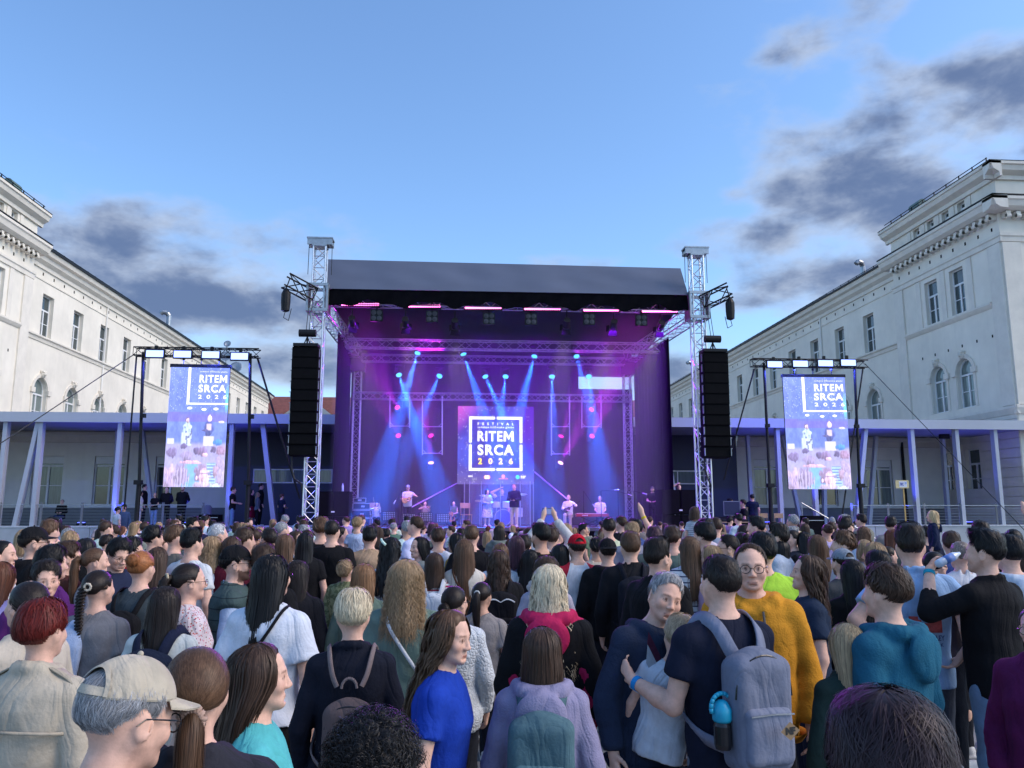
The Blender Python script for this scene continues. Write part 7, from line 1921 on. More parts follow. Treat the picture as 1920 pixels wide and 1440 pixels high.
P('greenblouse', 762, 1047, 3.75, 4, 'f', 'curlong', 'dblond', 'lblouse', (.125, .185, .155), 'woman with curly dark blonde hair in a sage green blouse', lc=WHITE)
P('olive', 683, 1055, 4.8, 10, 'f', 'shoulder', (.24, .125, .06), 'jacket', (.10, .145, .115), 'woman with straight copper blonde hair in an olive jacket')
P('bluetop', 846, 1140, 2.7, 102, 'f', 'wavy', 'mid', 'fit', (.012, .045, .34), 'woman with long wavy brown hair in a royal blue T-shirt talking', turn=18, tilt=-4, lean=4)
P('quilt', 852, 1096, 4.2, 8, 'f', 'lowbun', 'dark', 'jacket', (.60, .64, .68), 'woman in a white quilted jacket with dark pinned hair and glasses', tm=M_QUILT, glasses=True, turn=30)
P('taupe', 904, 1089, 4.8, 20, 'f', 'pony', 'dark', 'tee', (.26, .235, .225), 'woman with a dark ponytail in a taupe T-shirt', skin='m')
P('wavydark', 935, 1030, 5.5, 0, 'f', 'wavy', 'brown', 'jacket', BLK, 'woman with long wavy dark hair in a black jacket before the presenters')
P('blondwavy', 1030, 1056, 3.5, 12, 'f', 'wavy', 'fair', 'hoodie', (.45, .02, .09), 'blonde woman with wavy hair, pink hood over a black coat', over=('jacket', BLK))
P('lavender', 1016, 1172, 2.8, 8, 'f', 'bob', 'brown', 'hoodie', (.265, .245, .37), 'person with a brown bob in a lavender hoodie', tm=M_KNIT)
P('smiler', 1240, 1070, 3.45, 158, 'm', 'grey', 'grey', 'hoodie', (.022, .032, .062), 'smiling grey-haired man in a navy hoodie with a pale chevron', turn=12, roll=-10, tilt=-6, leanx=-7, tm=M_KNIT, lc=(.012, .014, .02))
P('dad', 1348, 1043, 3.2, -14, 'm', 'crew', 'dark', 'tee', (.012, .015, .032), 'man in a black T-shirt with a grey backpack holding a toddler', ps='hug', legs='shorts', lc=(.17, .20, .25))
P('mustard', 1405, 1020, 3.75, 198, 'm', 'recede', 'brown', 'hoodie', (.56, .25, .025), 'man with round glasses in a mustard yellow hoodie', glasses=True, tm=M_KNIT, turn=-2, lc=(.012, .014, .02))
P('neon', 1427, 1000, 5.4, 4, 'm', 'mop', 'black', 'loosetee', (.40, .68, .06), 'man with black hair in a neon yellow-green T-shirt')
P('profile', 1233, 1011, 4.8, 52, 'm', 'quiff', 'dark', 'jacket', BLK, 'man in black in sharp profile above the smiling man', tilt=0)
P('blackjacket', 1181, 999, 6.0, 2, 'm', 'short', 'mid', 'jacket', (.012, .012, .015), 'man with brown mushroom haircut in a black jacket')
P('blackcap', 1138, 1009, 6.5, 0, 'm', 'crew', 'dark', 'hoodie', BLK, 'man in a black cap worn backwards and black hoodie', cap=BLK, capback=True)
P('redcap', 1081, 1001, 7.4, -6, 'm', 'crew', 'dark', 'tee', (.62, .63, .66), 'person in a bright red cap and white shirt with red sleeves', cap=(.42, .008, .02), tm=M_RAGLAN)
P('teal', 1050, 1019, 6.4, 8, 'f', 'shoulder', 'black', 'sshirt', (.025, .12, .17), 'black-haired woman in a teal shirt with a thin strap')
P('alice', 995, 1029, 6.5, 40, 'f', 'long', 'black', 'shirt', (.50, .48, .46), 'woman with black hair held by a band in a cream cardigan')
P('curlbrown', 1024, 1040, 5.0, 0, 'f', 'curlong', 'brown', 'tee', (.35, .33, .4), 'brown curly hair showing just above the wavy blonde woman')
P('beardman', 1013, 982, 7.8, -30, 'm', 'short', 'black', 'tee', BLK, 'black-haired bearded man in a black T-shirt in front of raised arms', beard=(.06, .05, .05), skin='m', fine=True)
P('phone', 1034, 990, 9.2, 0, 'm', 'short', 'brown', 'jacket', (.52, .50, .50), 'person in a pale jacket raising both arms to film the stage', ps='raised')
P('whiteman', 982, 1003, 8.4, 0, 'm', 'short', 'dark', 'tee', (.60, .63, .68), 'man in a white T-shirt left of the raised arms')
P('stripew', 1292, 1004, 7.0, 0, 'f', 'long', 'mid', 'tee', (.58, .60, .64), 'woman with straight brown hair in a white shirt with dark stripes', tm=M_STRIPE_B, fine=True)
P('pinkblond', 1330, 1021, 6.0, -72, 'f', 'shoulder', 'dblond', 'tee', (.55, .36, .50), 'blonde girl in a pale pink T-shirt turned left')
P('limeglass', 1363, 1004, 7.2, -78, 'm', 'crew', 'dark', 'tee', (.36, .62, .10), 'man with glasses in a lime T-shirt in left profile', glasses=True, fine=True)
P('smilewoman', 1451, 1034, 6.8, -158, 'f', 'long', 'brown', 'tee', (.03, .03, .04), 'young woman smiling back towards the camera between the crowd', fine=True)
P('navyprofile', 1507, 1039, 4.4, -78, 'f', 'wavy', 'brown', 'tee', (.018, .030, .058), 'woman with long wavy brown hair in a navy T-shirt in left profile', legs='wide', lc=(.012, .016, .035), tilt=6)
P('blacklong', 1596, 1047, 5.0, 0, 'f', 'xlong', 'black', 'long', BLK, 'woman in black with very straight long black hair')
P('blondgirl', 1583, 1165, 3.25, -12, 'f', 'xlong', (.40, .29, .17), 'long', (.022, .040, .036), 'girl with long pale blonde hair in a dark green top')
P('tealboy', 1656, 1058, 3.45, -32, 'm', 'mop', 'brown', 'hoodie', (.018, .105, .17), 'boy with tousled brown hair in a petrol blue hoodie', tm=M_KNIT)
P('bluepolo', 1703, 985, 5.0, 14, 'm', 'quiff', 'dark', 'sshirt', (.27, .43, .68), 'tall man in a pale blue shirt with a printed back, hands on hips', ps='hips', lc=(.05, .06, .085), turn=10)
P('drinker', 1842, 996, 4.85, -22, 'm', 'quiff', 'black', 'push', (.008, .008, .010), 'tall man in a black sweater and blue jeans drinking from a bottle', ps='drink', lc=(.16, .26, .40), lm=M_DENIM, turn=-18)
P('magenta', 1940, 1133, 3.7, -128, 'f', 'lowbun', (.09, .075, .07), 'jacket', (.10, .012, .065), 'woman with glasses in a dark magenta jacket at the right picture edge', glasses=True)
P('flatcap', 1577, 1028, 6.2, -12, 'm', 'crew', 'dark', 'shirt', (.06, .065, .07), 'bearded man in a grey flat cap', cap=(.20, .23, .27), beard=(.12, .09, .08))
P('leftman', 1578, 996, 6.8, -70, 'm', 'mop', 'mid', 'tee', (.45, .46, .48), 'man with tousled brown hair in left profile above the flat cap')
P('longmid', 1530, 1001, 8.0, 0, 'f', 'long', 'mid', 'tee', (.12, .10, .09), 'woman with straight mid-brown hair behind the navy profile woman', fine=True)
P('bald', 1798, 1015, 7.4, 0, 'm', 'buzz', (.25, .2, .17), 'shirt', (.62, .64, .68), 'bald man in a white shirt beside the drinking bottle')
P('darkprofile', 1752, 1032, 6.2, 68, 'f', 'lowbun', 'black', 'tee', (.05, .04, .05), 'person with black tied hair looking right beside the pale blue shirt')
P('highlights', 1636, 1015, 6.6, -42, 'f', 'bob', 'dblond', 'tee', (.20, .19, .2), 'woman with highlighted bob behind the petrol blue hoodie')
P('darktop', 1644, 1034, 5.7, 0, 'm', 'mop', 'black', 'tee', (.06, .06, .07), 'dark head just above the boy in the petrol hoodie')
P('edgewoman', 1912, 1016, 6.0, 10, 'f', 'wavy', 'brown', 'tee', BLK, 'woman in a black T-shirt with long brown hair at the right edge')
P('edgearms', 1899, 990, 9.0, 40, 'f', 'bun', 'black', 'tank', BLK, 'person in black with raised arm far right before the terrace wall', ps='wave')
P('whitehood', 1888, 1004, 5.8, -5, 'm', 'mop', 'black', 'shoodie', (.52, .58, .66), 'person in a pale hooded top behind the black sweater', ps='hips')
P('faredge', 1836, 978, 10.2, 0, 'm', 'short', 'dark', 'jacket', GREY, 'man with dark hair above the head of the drinking man')
# left half, middle distance
P('leftface', 8, 1011, 7.0, 80, 'f', 'lowbun', 'black', 'tee', WHITE, 'dark-haired young woman in profile at the left picture edge')
P('lilac', 6, 1051, 5.0, 20, 'f', 'long', 'chest', 'tee', (.40, .33, .60), 'woman with red-brown hair in a lilac T-shirt at the left edge')
P('leftcap', 68, 987, 7.4, 58, 'm', 'crew', 'dark', 'hoodie', BLK, 'man in black cap, glasses and black hoodie by the terrace wall', cap=BLK, glasses=True, fine=True)
P('paleblue', 96, 975, 10.0, 15, 'm', 'short', 'mid', 'shirt', (.45, .55, .75), 'man in a pale blue shirt behind the man in the black cap')
P('purple', 101, 1023, 5.6, 42, 'm', 'mop', 'black', 'tee', (.085, .018, .125), 'young man with dark curls in a purple T-shirt')
P('boyface', 88, 1052, 5.0, 152, 'm', 'mop', 'dark', 'tee', (.09, .02, .12), 'boy looking back at the camera beside the purple T-shirts', turn=-10)
P('maroon', 131, 1016, 6.3, 62, 'm', 'mop', 'brown', 'jacket', (.085, .03, .022), 'boy in a rust brown jacket looking right')
P('ponywhite', 182, 1025, 6.0, 62, 'f', 'longpony', 'mid', 'tee', (.30, .29, .31), 'girl with long brown ponytail looking right')
P('darkblack', 163, 1008, 6.8, 10, 'f', 'shoulder', 'black', 'jacket', BLK, 'black-haired person in a black jacket with white trim')
P('lookdown', 220, 1007, 7.0, 132, 'm', 'mop', 'black', 'jacket', (.018, .024, .055), 'boy in glasses and navy jacket looking down', glasses=True, tilt=-20, fine=True, ps='front')
P('redboy', 250, 1008, 7.7, 70, 'm', 'mop', 'black', 'hoodie', (.36, .015, .025), 'boy in a red hoodie behind the boy in the navy jacket')
P('longplum', 297, 1024, 6.2, 0, 'f', 'xlong', 'brown', 'tee', (.50, .46, .43), 'woman with very long plum-brown hair beside the ginger bun')
P('greytee', 331, 985, 8.4, 44, 'm', 'short', 'mid', 'tee', (.115, .11, .10), 'young man with brown hair in a grey T-shirt looking right')
P('redtext', 362, 992, 7.5, 30, 'm', 'quiff', 'black', 'tee', (.60, .62, .64), 'young man in a white T-shirt with red lettering on the back', fine=True)
P('greywave', 400, 1005, 6.8, 20, 'f', 'shoulderwave', 'dblond', 'tee', (.50, .56, .66), 'woman with wavy greying blonde hair in a pale blue top')
P('slate', 290, 986, 9.0, 42, 'm', 'mop', 'black', 'tee', (.075, .105, .19), 'man with black hair in a slate blue T-shirt')
P('whitehair', 411, 984, 9.4, 50, 'm', 'grey', 'white', 'jacket', (.02, .025, .045), 'white-haired man in a dark jacket below the left screen')
P('collar', 461, 990, 8.2, 38, 'm', 'short', 'brown', 'shirt', (.05, .06, .09), 'man with brown hair and dark blue shirt collar')
P('maroonbob', 437, 1004, 7.8, 0, 'f', 'bob', 'brown', 'tee', (.10, .012, .025), 'woman with brown bob in a maroon top')
P('navytee', 505, 991, 8.4, -40, 'm', 'crew', 'dark', 'tee', NAVY, 'man with cropped hair and glasses in a navy T-shirt', glasses=True)
P('buzzblue', 530, 978, 11.0, 40, 'm', 'buzz', 'grey', 'tee', (.04, .10, .32), 'man with cropped grey hair in a blue T-shirt')
P('whiteshould', 536, 1000, 8.0, 10, 'f', 'shoulder', 'mid', 'tee', (.58, .60, .64), 'woman with brown hair in a white top left of the black T-shirt man')
P('womanside', 558, 994, 9.0, 125, 'f', 'shoulder', 'brown', 'tee', (.20, .26, .36), 'young woman in denim blue turned towards the camera')
P('blackhairback', 573, 997, 8.6, 0, 'f', 'long', 'black', 'tee', BLK, 'woman with long black hair beside the black T-shirt man')
P('leather', 560, 1048, 4.9, 15, 'f', 'long', 'dark', 'jacket', (.014, .014, .018), 'dark long-haired woman in a black leather jacket')
P('behindblouse', 497, 1022, 5.0, 10, 'm', 'short', 'brown', 'tee', BLK, 'person in black just behind the woman in the white blouse')
P('blacktee', 624, 976, 9.0, 8, 'm', 'crew', 'dark', 'tee', (.009, .009, .011), 'tall man in a black T-shirt and beige shorts', legs='shorts', lc=(.36, .34, .32))
P('browntall', 603, 970, 9.5, 0, 'm', 'mop', 'mid', 'tee', BLK, 'tall man with brown mop hair in black beside the shorts man')
P('sidewoman', 640, 985, 9.8, 70, 'f', 'lowbun', 'dark', 'tee', (.45, .45, .48), 'woman in profile between the black T-shirt man and the small child')
P('clip', 735, 1007, 6.2, 42, 'f', 'wavy', 'black', 'tee', (.58, .62, .70), 'black-haired woman with a white hair clip and white T-shirt')
P('lookleft', 786, 1005, 8.0, -122, 'f', 'long', 'black', 'shirt', (.20, .22, .21), 'dark-haired woman turned back with her face to the left', fine=True)
P('whitetee', 822, 990, 9.2, 0, 'm', 'short', 'brown', 'tee', (.58, .64, .74), 'man in a white T-shirt below the video wall')
P('redstripe', 815, 1035, 6.0, 2, 'f', 'shoulder', 'brown', 'tee', (.36, .03, .07), 'woman with brown hair in a red and white striped shirt', tm=M_STRIPE_R)
P('creamlong', 871, 1009, 7.0, 4, 'f', 'xlong', 'mid', 'tank', (.56, .52, .46), 'woman with very long reddish brown hair in a cream top', fine=True)
P('glassleft', 855, 998, 9.0, -60, 'f', 'bob', 'black', 'tee', (.30, .20, .05), 'black-haired woman with glasses looking left', glasses=True)
P('croptee', 884, 985, 8.6, 0, 'm', 'crew', 'mid', 'tee', BLK, 'man with cropped light brown hair in a black T-shirt')
P('lightmid', 938, 1018, 6.6, 0, 'f', 'shoulder', 'mid', 'tee', (.50, .55, .60), 'woman in a pale top half hidden by the wavy dark hair')
P('plum', 968, 1004, 8.0, 0, 'f', 'shoulder', 'plum', 'tee', (.12, .13, .25), 'plum-haired woman in a blue patterned top')
P('waver', 1184, 979, 10.0, 5, 'm', 'mop', 'dblond', 'tee', (.25, .25, .3), 'fair-haired person waving a hand with a yellow wristband', ps='wave')
P('plumshort', 1226, 988, 8.6, 0, 'm', 'short', 'plum', 'tee', (.10, .13, .12), 'person with short plum hair behind the sharp profile')
P('greenT', 1260, 987, 8.2, 20, 'm', 'short', 'brown', 'tee', (.10, .15, .13), 'young man in a green T-shirt right of the plum hair')
P('mopblack', 1318, 980, 7.8, -40, 'm', 'mop', 'black', 'tee', (.30, .32, .36), 'young man with a thick black mop of hair looking left', fine=True)
P('palehood', 1341, 971, 11.0, 0, 'm', 'crew', 'brown', 'hoodie', (.36, .39, .46), 'man in a pale grey hoodie below the right tower')
P('bunwhite', 1388, 996, 9.0, -10, 'f', 'bun', 'dark', 'tee', (.55, .55, .62), 'woman with a dark bun in a white top below the sound desk')
P('quiffblue', 1456, 983, 8.0, -55, 'm', 'quiff', 'dark', 'tee', (.40, .47, .58), 'tall young man with dark quiff in a pale blue T-shirt looking left')
P('glassfar', 1463, 1010, 8.0, 50, 'f', 'bob', 'black', 'tee', BLK, 'woman with dark bob and glasses behind the neon T-shirt', glasses=True)
P('facefar', 1484, 992, 10.0, -95, 'f', 'lowbun', 'dark', 'tee', (.04, .04, .05), 'woman with tied dark hair in left profile below the right screen')
P('blackfar', 1506, 996, 10.0, -20, 'f', 'long', 'black', 'jacket', BLK, 'woman in black with long black hair below the right screen')

# children carried on shoulders: they stand clear of the heads around them
def carried(key, x, y, d, H, face, hair, hc, top, tc, label, tm=None, child=.32, **kw):
 p = at(x, y, D=d); PP[key] = person((p.x, p.y, p.z - H), H, face, kw.pop('g', 'm'), hair, hc, top, tc, label=label, tm=tm, child=child, fine=d < 7.6, dist=d, **kw)
carried('shoulderboy', 670, 972, 10.2, .98, 5, 'mop', 'dblond', 'tee', (.42, .52, .72), 'small blond child in a pale blue T-shirt riding on shoulders', ps='down')
carried('stripekid', 1302, 950, 11.5, 1.02, 25, 'bob', 'brown', 'tee', (.55, .58, .62), 'child in a striped top riding on shoulders by the right tower', tm=M_STRIPE_B, g='f')
carried('navykid', 1747, 957, 13.0, 1.0, -60, 'shoulder', 'blond', 'hoodie', (.012, .018, .05), 'small blonde girl in a navy hooded jacket before the right terrace', g='f')
carried('toddler', 1276, 1150, 3.92, 1.10, 18, 'mop', (.46, .34, .22), 'loosetee', (.58, .64, .72), 'toddler with blond tousled hair in a white T-shirt held in arms', child=.34, tilt=-6, leanx=13, sit=True, lc=(.03, .035, .05))
P('bearer1', 672, 1004, 10.3, 0, 'm', 'short', 'dark', 'tee', BLK, 'person carrying the small blond child on the shoulders')
P('bearer2', 1304, 984, 11.6, 0, 'm', 'crew', 'dark', 'tee', GREY, 'man carrying the child in the striped top')
P('bearer3', 1735, 987, 13.1, 0, 'm', 'short', 'dark', 'tee', NAVY, 'man carrying the small blonde girl')
P('camokid', 652, 1049, 7.9, 20, 'm', 'mop', 'dblond', 'jacket', (.20, .22, .12), 'boy in a camouflage jacket beside the copper blonde woman', tm=M_CAMO, tilt=18)

# bags, straps and things in hands
backpack(PP['blondbob'], 'small', (.115, .085, .085), (.19, .15, .15), 'small taupe leather backpack on the blonde woman in black', sw=.022)
backpack(PP['dad'], 'big', (.16, .175, .235), (.19, .21, .29), 'grey and blue hiking backpack on the man holding the toddler', sw=.06)
backpack(PP['lavender'], 'x', (.075, .14, .165), (.075, .14, .165), 'teal backpack on the person in the lavender hoodie', sw=.05)
backpack(PP['gingerbun'], 'slim', (.010, .010, .012), (.010, .010, .012), 'black drawstring backpack on the ginger woman', sw=.035)
backpack(PP['creamback'], 'x', (.015, .02, .04), (.015, .02, .045), 'navy backpack on the woman in the cream top', sw=.06)
backpack(PP['wavydark'], 'x', (.010, .010, .013), (.010, .010, .013), 'black backpack with a white trim line on the wavy dark-haired woman')
backpack(PP['redstripe'], 'slim', (.52, .56, .62), (.55, .58, .64), 'white backpack on the woman in the striped shirt', sw=.05)
backpack(PP['blackjacket'], 'x', (.012, .013, .02), (.012, .013, .02), 'black backpack on the man with mushroom haircut')
cross_strap(PP['greenblouse'], -1, (.60, .62, .64), 'white crossbody strap and bag on the sage green blouse', .020, True, (.55, .55, .55))
cross_strap(PP['blouse'], 1, (.010, .010, .012), 'thin black crossbody strap on the white blouse', .016, True, (.012, .012, .014))
cross_strap(PP['teal'], 1, (.012, .012, .014), 'thin black strap over the teal shirt', .014, True, (.02, .02, .02))
cross_strap(PP['blondwavy'], 1, (.20, .16, .13), 'taupe handbag on long straps at the wavy blonde woman', .016, True, (.16, .125, .105))
cross_strap(PP['creamlong'], -1, (.10, .05, .03), 'brown leather strap across the cream top', .016, True, (.10, .05, .03))
def worn(p, name, mb, *mats, **kw):
 o = mb.build(name, *mats, parent=p, **kw); return o
# chevron on the navy hoodie
for nm, dz, col, w in (('pale_panel', 0.0, (.33, .37, .42), .085), ('maroon_panel', .085, (.065, .018, .04), .06)):
 mb = MB(); pts = []
 for i in range(13):
  u = i / 12; x = -.17 + .34 * u; y = .165 - .9 * (abs(x) ** 2.2); z = 1.33 + dz - .26 * (1 - abs(x) / .17)
  pts.append((Vector((x, y + (.004 if dz else .006), z)), Vector((x, y + .004 + .004, z + w))))
 for (a, b), (c, d) in zip(pts[:-1], pts[1:]): mb.add([a, c, d, b], [(0, 1, 2, 3)])
 worn(PP['smiler'], nm, mb, M_KNIT, color=col)
for key, col in (('smiler', (.6, .6, .6)), ('mustard', (.12, .11, .1))):
 for sx in (-1, 1):
  mb = MB(); mb.path([Vector((sx * .045, .140, 1.435)), Vector((sx * .05, .172, 1.36)), Vector((sx * .052, .180, 1.28))], .006, n=6); worn(PP[key], 'drawcord', mb, M_CLOTH, color=col)
mb = MB(); mb.add([(.205, -.03, 1.27), (.215, .03, 1.27), (.21, .03, 1.32), (.20, -.03, 1.32)], [(0, 1, 2, 3)]); 
def on_hair(o, p):
 h = [c for c in p.children if c.name.startswith('hair')]
 if h: o.matrix_local = h[0].matrix_local
# scrunchies, clips
def ring(p, c, r, rr, col, name='scrunchie', axis_='Y'):
 mb = MB(); pts = [Vector(c) + Vector((r * math.cos(t), 0, r * math.sin(t))) * (1 + .12 * math.sin(7 * t)) for t in np.linspace(0, 6.283, 22)]; mb.path(pts, rr, n=7); o = worn(p, name, mb, M_CLOTH, color=col, smooth=True); on_hair(o, p); return o
ring(PP['ponybrown'], (0, -.138, 1.60), .024, .013, (.42, .28, .22)); ring(PP['mint'], (0, -.138, 1.60), .026, .016, (.42, .58, .50))
ring(PP['taupe'], (0, -.135, 1.668), .018, .008, (.6, .6, .58)); ring(PP['floral'], (0, -.135, 1.668), .02, .008, (.5, .42, .3)); ring(PP['braid'], (0, -.13, 1.655), .02, .007, (.6, .52, .42))
mb = MB(); mb.path([Vector((-.04, -.10, 1.74)), Vector((0, -.125, 1.72)), Vector((.04, -.12, 1.69))], .012, n=6); on_hair(worn(PP['clip'], 'hair_clip', mb, M_CLOTH, color=(.5, .66, .58)), PP['clip'])
# trench coat: yoke, belt and shoulder tabs
def round_back(z, a, b, n=15): return [(a * math.sin(t), -.012 - b * math.cos(t), z + .012 * math.cos(2 * t)) for t in np.linspace(-1.5, 1.5, n)]
for nm, z, a, b, w in (('yoke', 1.285, .212, .166, .012), ('belt', 1.03, .216, .168, .05)):
 mb = MB(); band(mb, round_back(z, a, b), w, .005); worn(PP['trench'], nm, mb, M_CLOTH, color=(.40, .345, .265), smooth=True)
for sd in (-1, 1):
 mb = MB(); band(mb, [(sd * .075, -.03, 1.508), (sd * .11, -.03, 1.492), (sd * .15, -.03, 1.472), (sd * .185, -.03, 1.448)], .05, .006, c=(0, -.03, .6)); worn(PP['trench'], 'shoulder_tab', mb, M_CLOTH, color=(.40, .345, .265), smooth=True)
# ribbed hems of the hooded tops
for key, col in (('lavender', (.225, .205, .32)), ('tealboy', (.014, .085, .14)), ('mustard', (.46, .20, .02)), ('smiler', (.018, .026, .05))):
 mb = MB(); band(mb, [(.222 * math.sin(t), -.012 - .160 * math.cos(t), .835) for t in np.linspace(-3.1, 3.1, 30)], .05, .006); worn(PP[key], 'hem', mb, M_KNIT, color=col, smooth=True)
# pale sweater laid over the braid girl's left shoulder
F = Field(axis(-.30, .10, .012), axis(-.24, .16, .012), axis(.86, 1.52, .012)); F.loft([.88, 1.0, 1.15, 1.3, 1.40, 1.46], [.10, .11, .10, .095, .075, .05], [.05, .05, .045, .045, .06, .06], [-.15, -.145, -.145, -.14, -.09, -.03], .02, cx=[-.14, -.13, -.11, -.09, -.07, -.06]); F.ripple(.006, 9, 14, 5)
link('sweater', make_mesh('sweater', *F.mesh(), [M_KNIT]), PP['braid'], color=(.36, .45, .64))
# water bottle in the grey backpack and the tan patch on it
bt = empty('water_bottle', PP['dad'].location, label='turquoise water bottle in the side pocket of the grey backpack', cat='bottle'); bt.rotation_euler = PP['dad'].rotation_euler; bt.scale = PP['dad'].scale
mb = MB(); mb.lathe([(.030, 0), (.036, .02), (.036, .09), (.030, .105)], n=16, c=(-.165, -.235, 1.01)); mb.build('flask', M_GLOSSB, parent=bt)
mb = MB(); mb.lathe([(.034, 0), (.040, .01), (.040, .05), (.026, .075), (.012, .085)], n=16, c=(-.165, -.235, 1.115)); mb.path([Vector((-.165 + .05 * math.cos(t), -.235, 1.17 + .055 * math.sin(t))) for t in np.linspace(-.3, 3.5, 12)], .009, n=7); mb.build('lid', mat('turquoise_plastic', (.01, .33, .50), .35), parent=bt, smooth=True)
pk = [o for o in bpy.data.objects if o.name.startswith('backpack') and 'grey and blue' in o.get('label', '')][0]
mb = MB(); mb.add([(0, -.414, 1.09), (.045, -.414, 1.125), (0, -.414, 1.16), (-.045, -.414, 1.125)], [(0, 1, 2, 3)]); mb.build('patch', mat('tan_leather', (.26, .17, .09), .6), parent=pk, loc=(.03, .004, -.02))
me = text_mesh('patch_lettering', 'NF', .035, mat('dark_print', (.02, .02, .02), .6), bold=.002, extrude=.0005); link('patch_lettering', me, pk, (.03, -.4115, 1.105), (math.pi / 2, 0, 0))
mb = MB(); mb.path([Vector((-.12, -.235, 1.32)), Vector((0, -.24, 1.36)), Vector((.12, -.235, 1.32))], .006, n=5); mb.build('piping', M_GLOSSB, parent=pk)
# white trim on the black backpack
pw = [o for o in bpy.data.objects if 'white trim' in o.get('label', '')][0]
mb = MB(); mb.path([Vector((-.12 + .024 * i, -.30, 1.33 + .025 * abs(math.sin(i * .63)))) for i in range(11)], .006, n=5); mb.build('trim', M_FRAME, parent=pw)
# phone, bottle, wristbands
ph = empty('smartphone', PP['phone'].location, label='black smartphone held up in both hands above the crowd', cat='phone'); ph.rotation_euler = PP['phone'].rotation_euler; ph.scale = PP['phone'].scale
mb = MB(); mb.cbox((0, .27, 1.96), (.16, .012, .078)); mb.build('case', M_GLOSSB, parent=ph, bevel=.004); mb = MB(); mb.cbox((0, .262, 1.96), (.148, .002, .068)); mb.build('screen', emission_mat('phone_screen', (.15, .2, .45), .6), parent=ph)
wbtl = empty('plastic_bottle', PP['drinker'].location, label='clear plastic bottle at the lips of the man in the black sweater', cat='bottle'); wbtl.rotation_euler = PP['drinker'].rotation_euler; wbtl.scale = PP['drinker'].scale
M_PET = mat('pet_plastic', (.50, .60, .74), .12, spec=.8)
Mt = Matrix.Rotation(math.radians(-72), 3, 'Y') @ Matrix.Rotation(math.radians(-12), 3, 'X')
mb = MB(); mb.lathe([(.022, -.10), (.025, -.09), (.025, -.02), (.023, 0), (.025, .02), (.025, .05), (.012, .085), (.010, .10)], n=16, c=(-.045, .20, 1.60), M=Mt.inverted()); mb.build('bottle', M_PET, parent=wbtl, smooth=True)
mb = MB(); mb.lathe([(.0258, -.045), (.0258, .03)], n=16, c=(-.045, .20, 1.60), M=Mt.inverted()); mb.build('label', mat('blue_label', (.08, .18, .5), .5), parent=wbtl, smooth=True)
def wristband(key, sd, col):
 g_ = 'm'; arms, _ = pose({'dad': 'hug', 'drinker': 'drink', 'waver': 'wave'}[key], g_); E_, W_ = [Vector(q) for q in arms[sd][1:]]; d_ = (W_ - E_).normalized(); mb = MB(); c = W_ - d_ * .025
 q = d_.to_track_quat('Z', 'Y').to_matrix(); mb.lathe([(.0315, -.012), (.0325, -.012), (.0325, .012), (.0315, .012)], n=16, c=c, M=q); worn(PP[key], 'wristband', mb, M_CLOTH, color=col)
wristband('dad', -1, (.02, .25, .6)); wristband('drinker', -1, (.02, .30, .42)); wristband('waver', 1, (.7, .55, .02))
# printed backs
def back_text(p, s, z, w, h, col, y=-.158, x=0):
 me = text_mesh('lettering', s, 1.0, mat('print_' + '%d%d%d' % tuple(int(c * 99) for c in col), col, .7), bold=.02, extrude=.001)
 co = np.empty(len(me.vertices) * 3); me.vertices.foreach_get('co', co); co = co.reshape(-1, 3); mn, mx = co.min(0), co.max(0)
 o = np.stack([(co[:, 0] - (mn[0] + mx[0]) / 2) * w / (mx[0] - mn[0]), 0 * co[:, 0], (co[:, 1] - (mn[1] + mx[1]) / 2) * h / (mx[1] - mn[1])], 1); o[:, 1] = 1.3 * o[:, 0] ** 2
 me.vertices.foreach_set('co', o.ravel()); me.update(); link('lettering', me, p, (x, y, z))
back_text(PP['redtext'], 'OGI SPOC', 1.30, .20, .032, (.45, .02, .05))
back_text(PP['bluepolo'], 'DEATH VALLEY', 1.115, .22, .030, (.02, .05, .22), -.166); back_text(PP['bluepolo'], 'NATIONAL PARK', 1.075, .20, .020, (.02, .05, .22), -.166)
mb = MB(); n = 12
for i in range(n):
 for j in range(6):
  x0, x1 = -.10 + .2 * i / n, -.10 + .2 * (i + 1) / n; z0, z1 = 1.145 + .11 * j / 6, 1.145 + .11 * (j + 1) / 6
  if j >= 3 and math.sin(i * .8) * 1.3 + 3.6 < j: continue
  mb.add([(x0, -.166 + 1.3 * x0 * x0, z0), (x1, -.166 + 1.3 * x1 * x1, z0), (x1, -.166 + 1.3 * x1 * x1, z1), (x0, -.166 + 1.3 * x0 * x0, z1)], [(0, 1, 2, 3)])
worn(PP['bluepolo'], 'print', mb, mat('red_print', (.33, .05, .05), .7, var=.4, vscale=25))
back_text(PP['neon'], 'BE NEW', 1.24, .14, .025, (.05, .12, .03), -.165, .03); back_text(PP['neon'], 'PROJEKT', 1.20, .15, .022, (.05, .12, .03), -.165, .03)

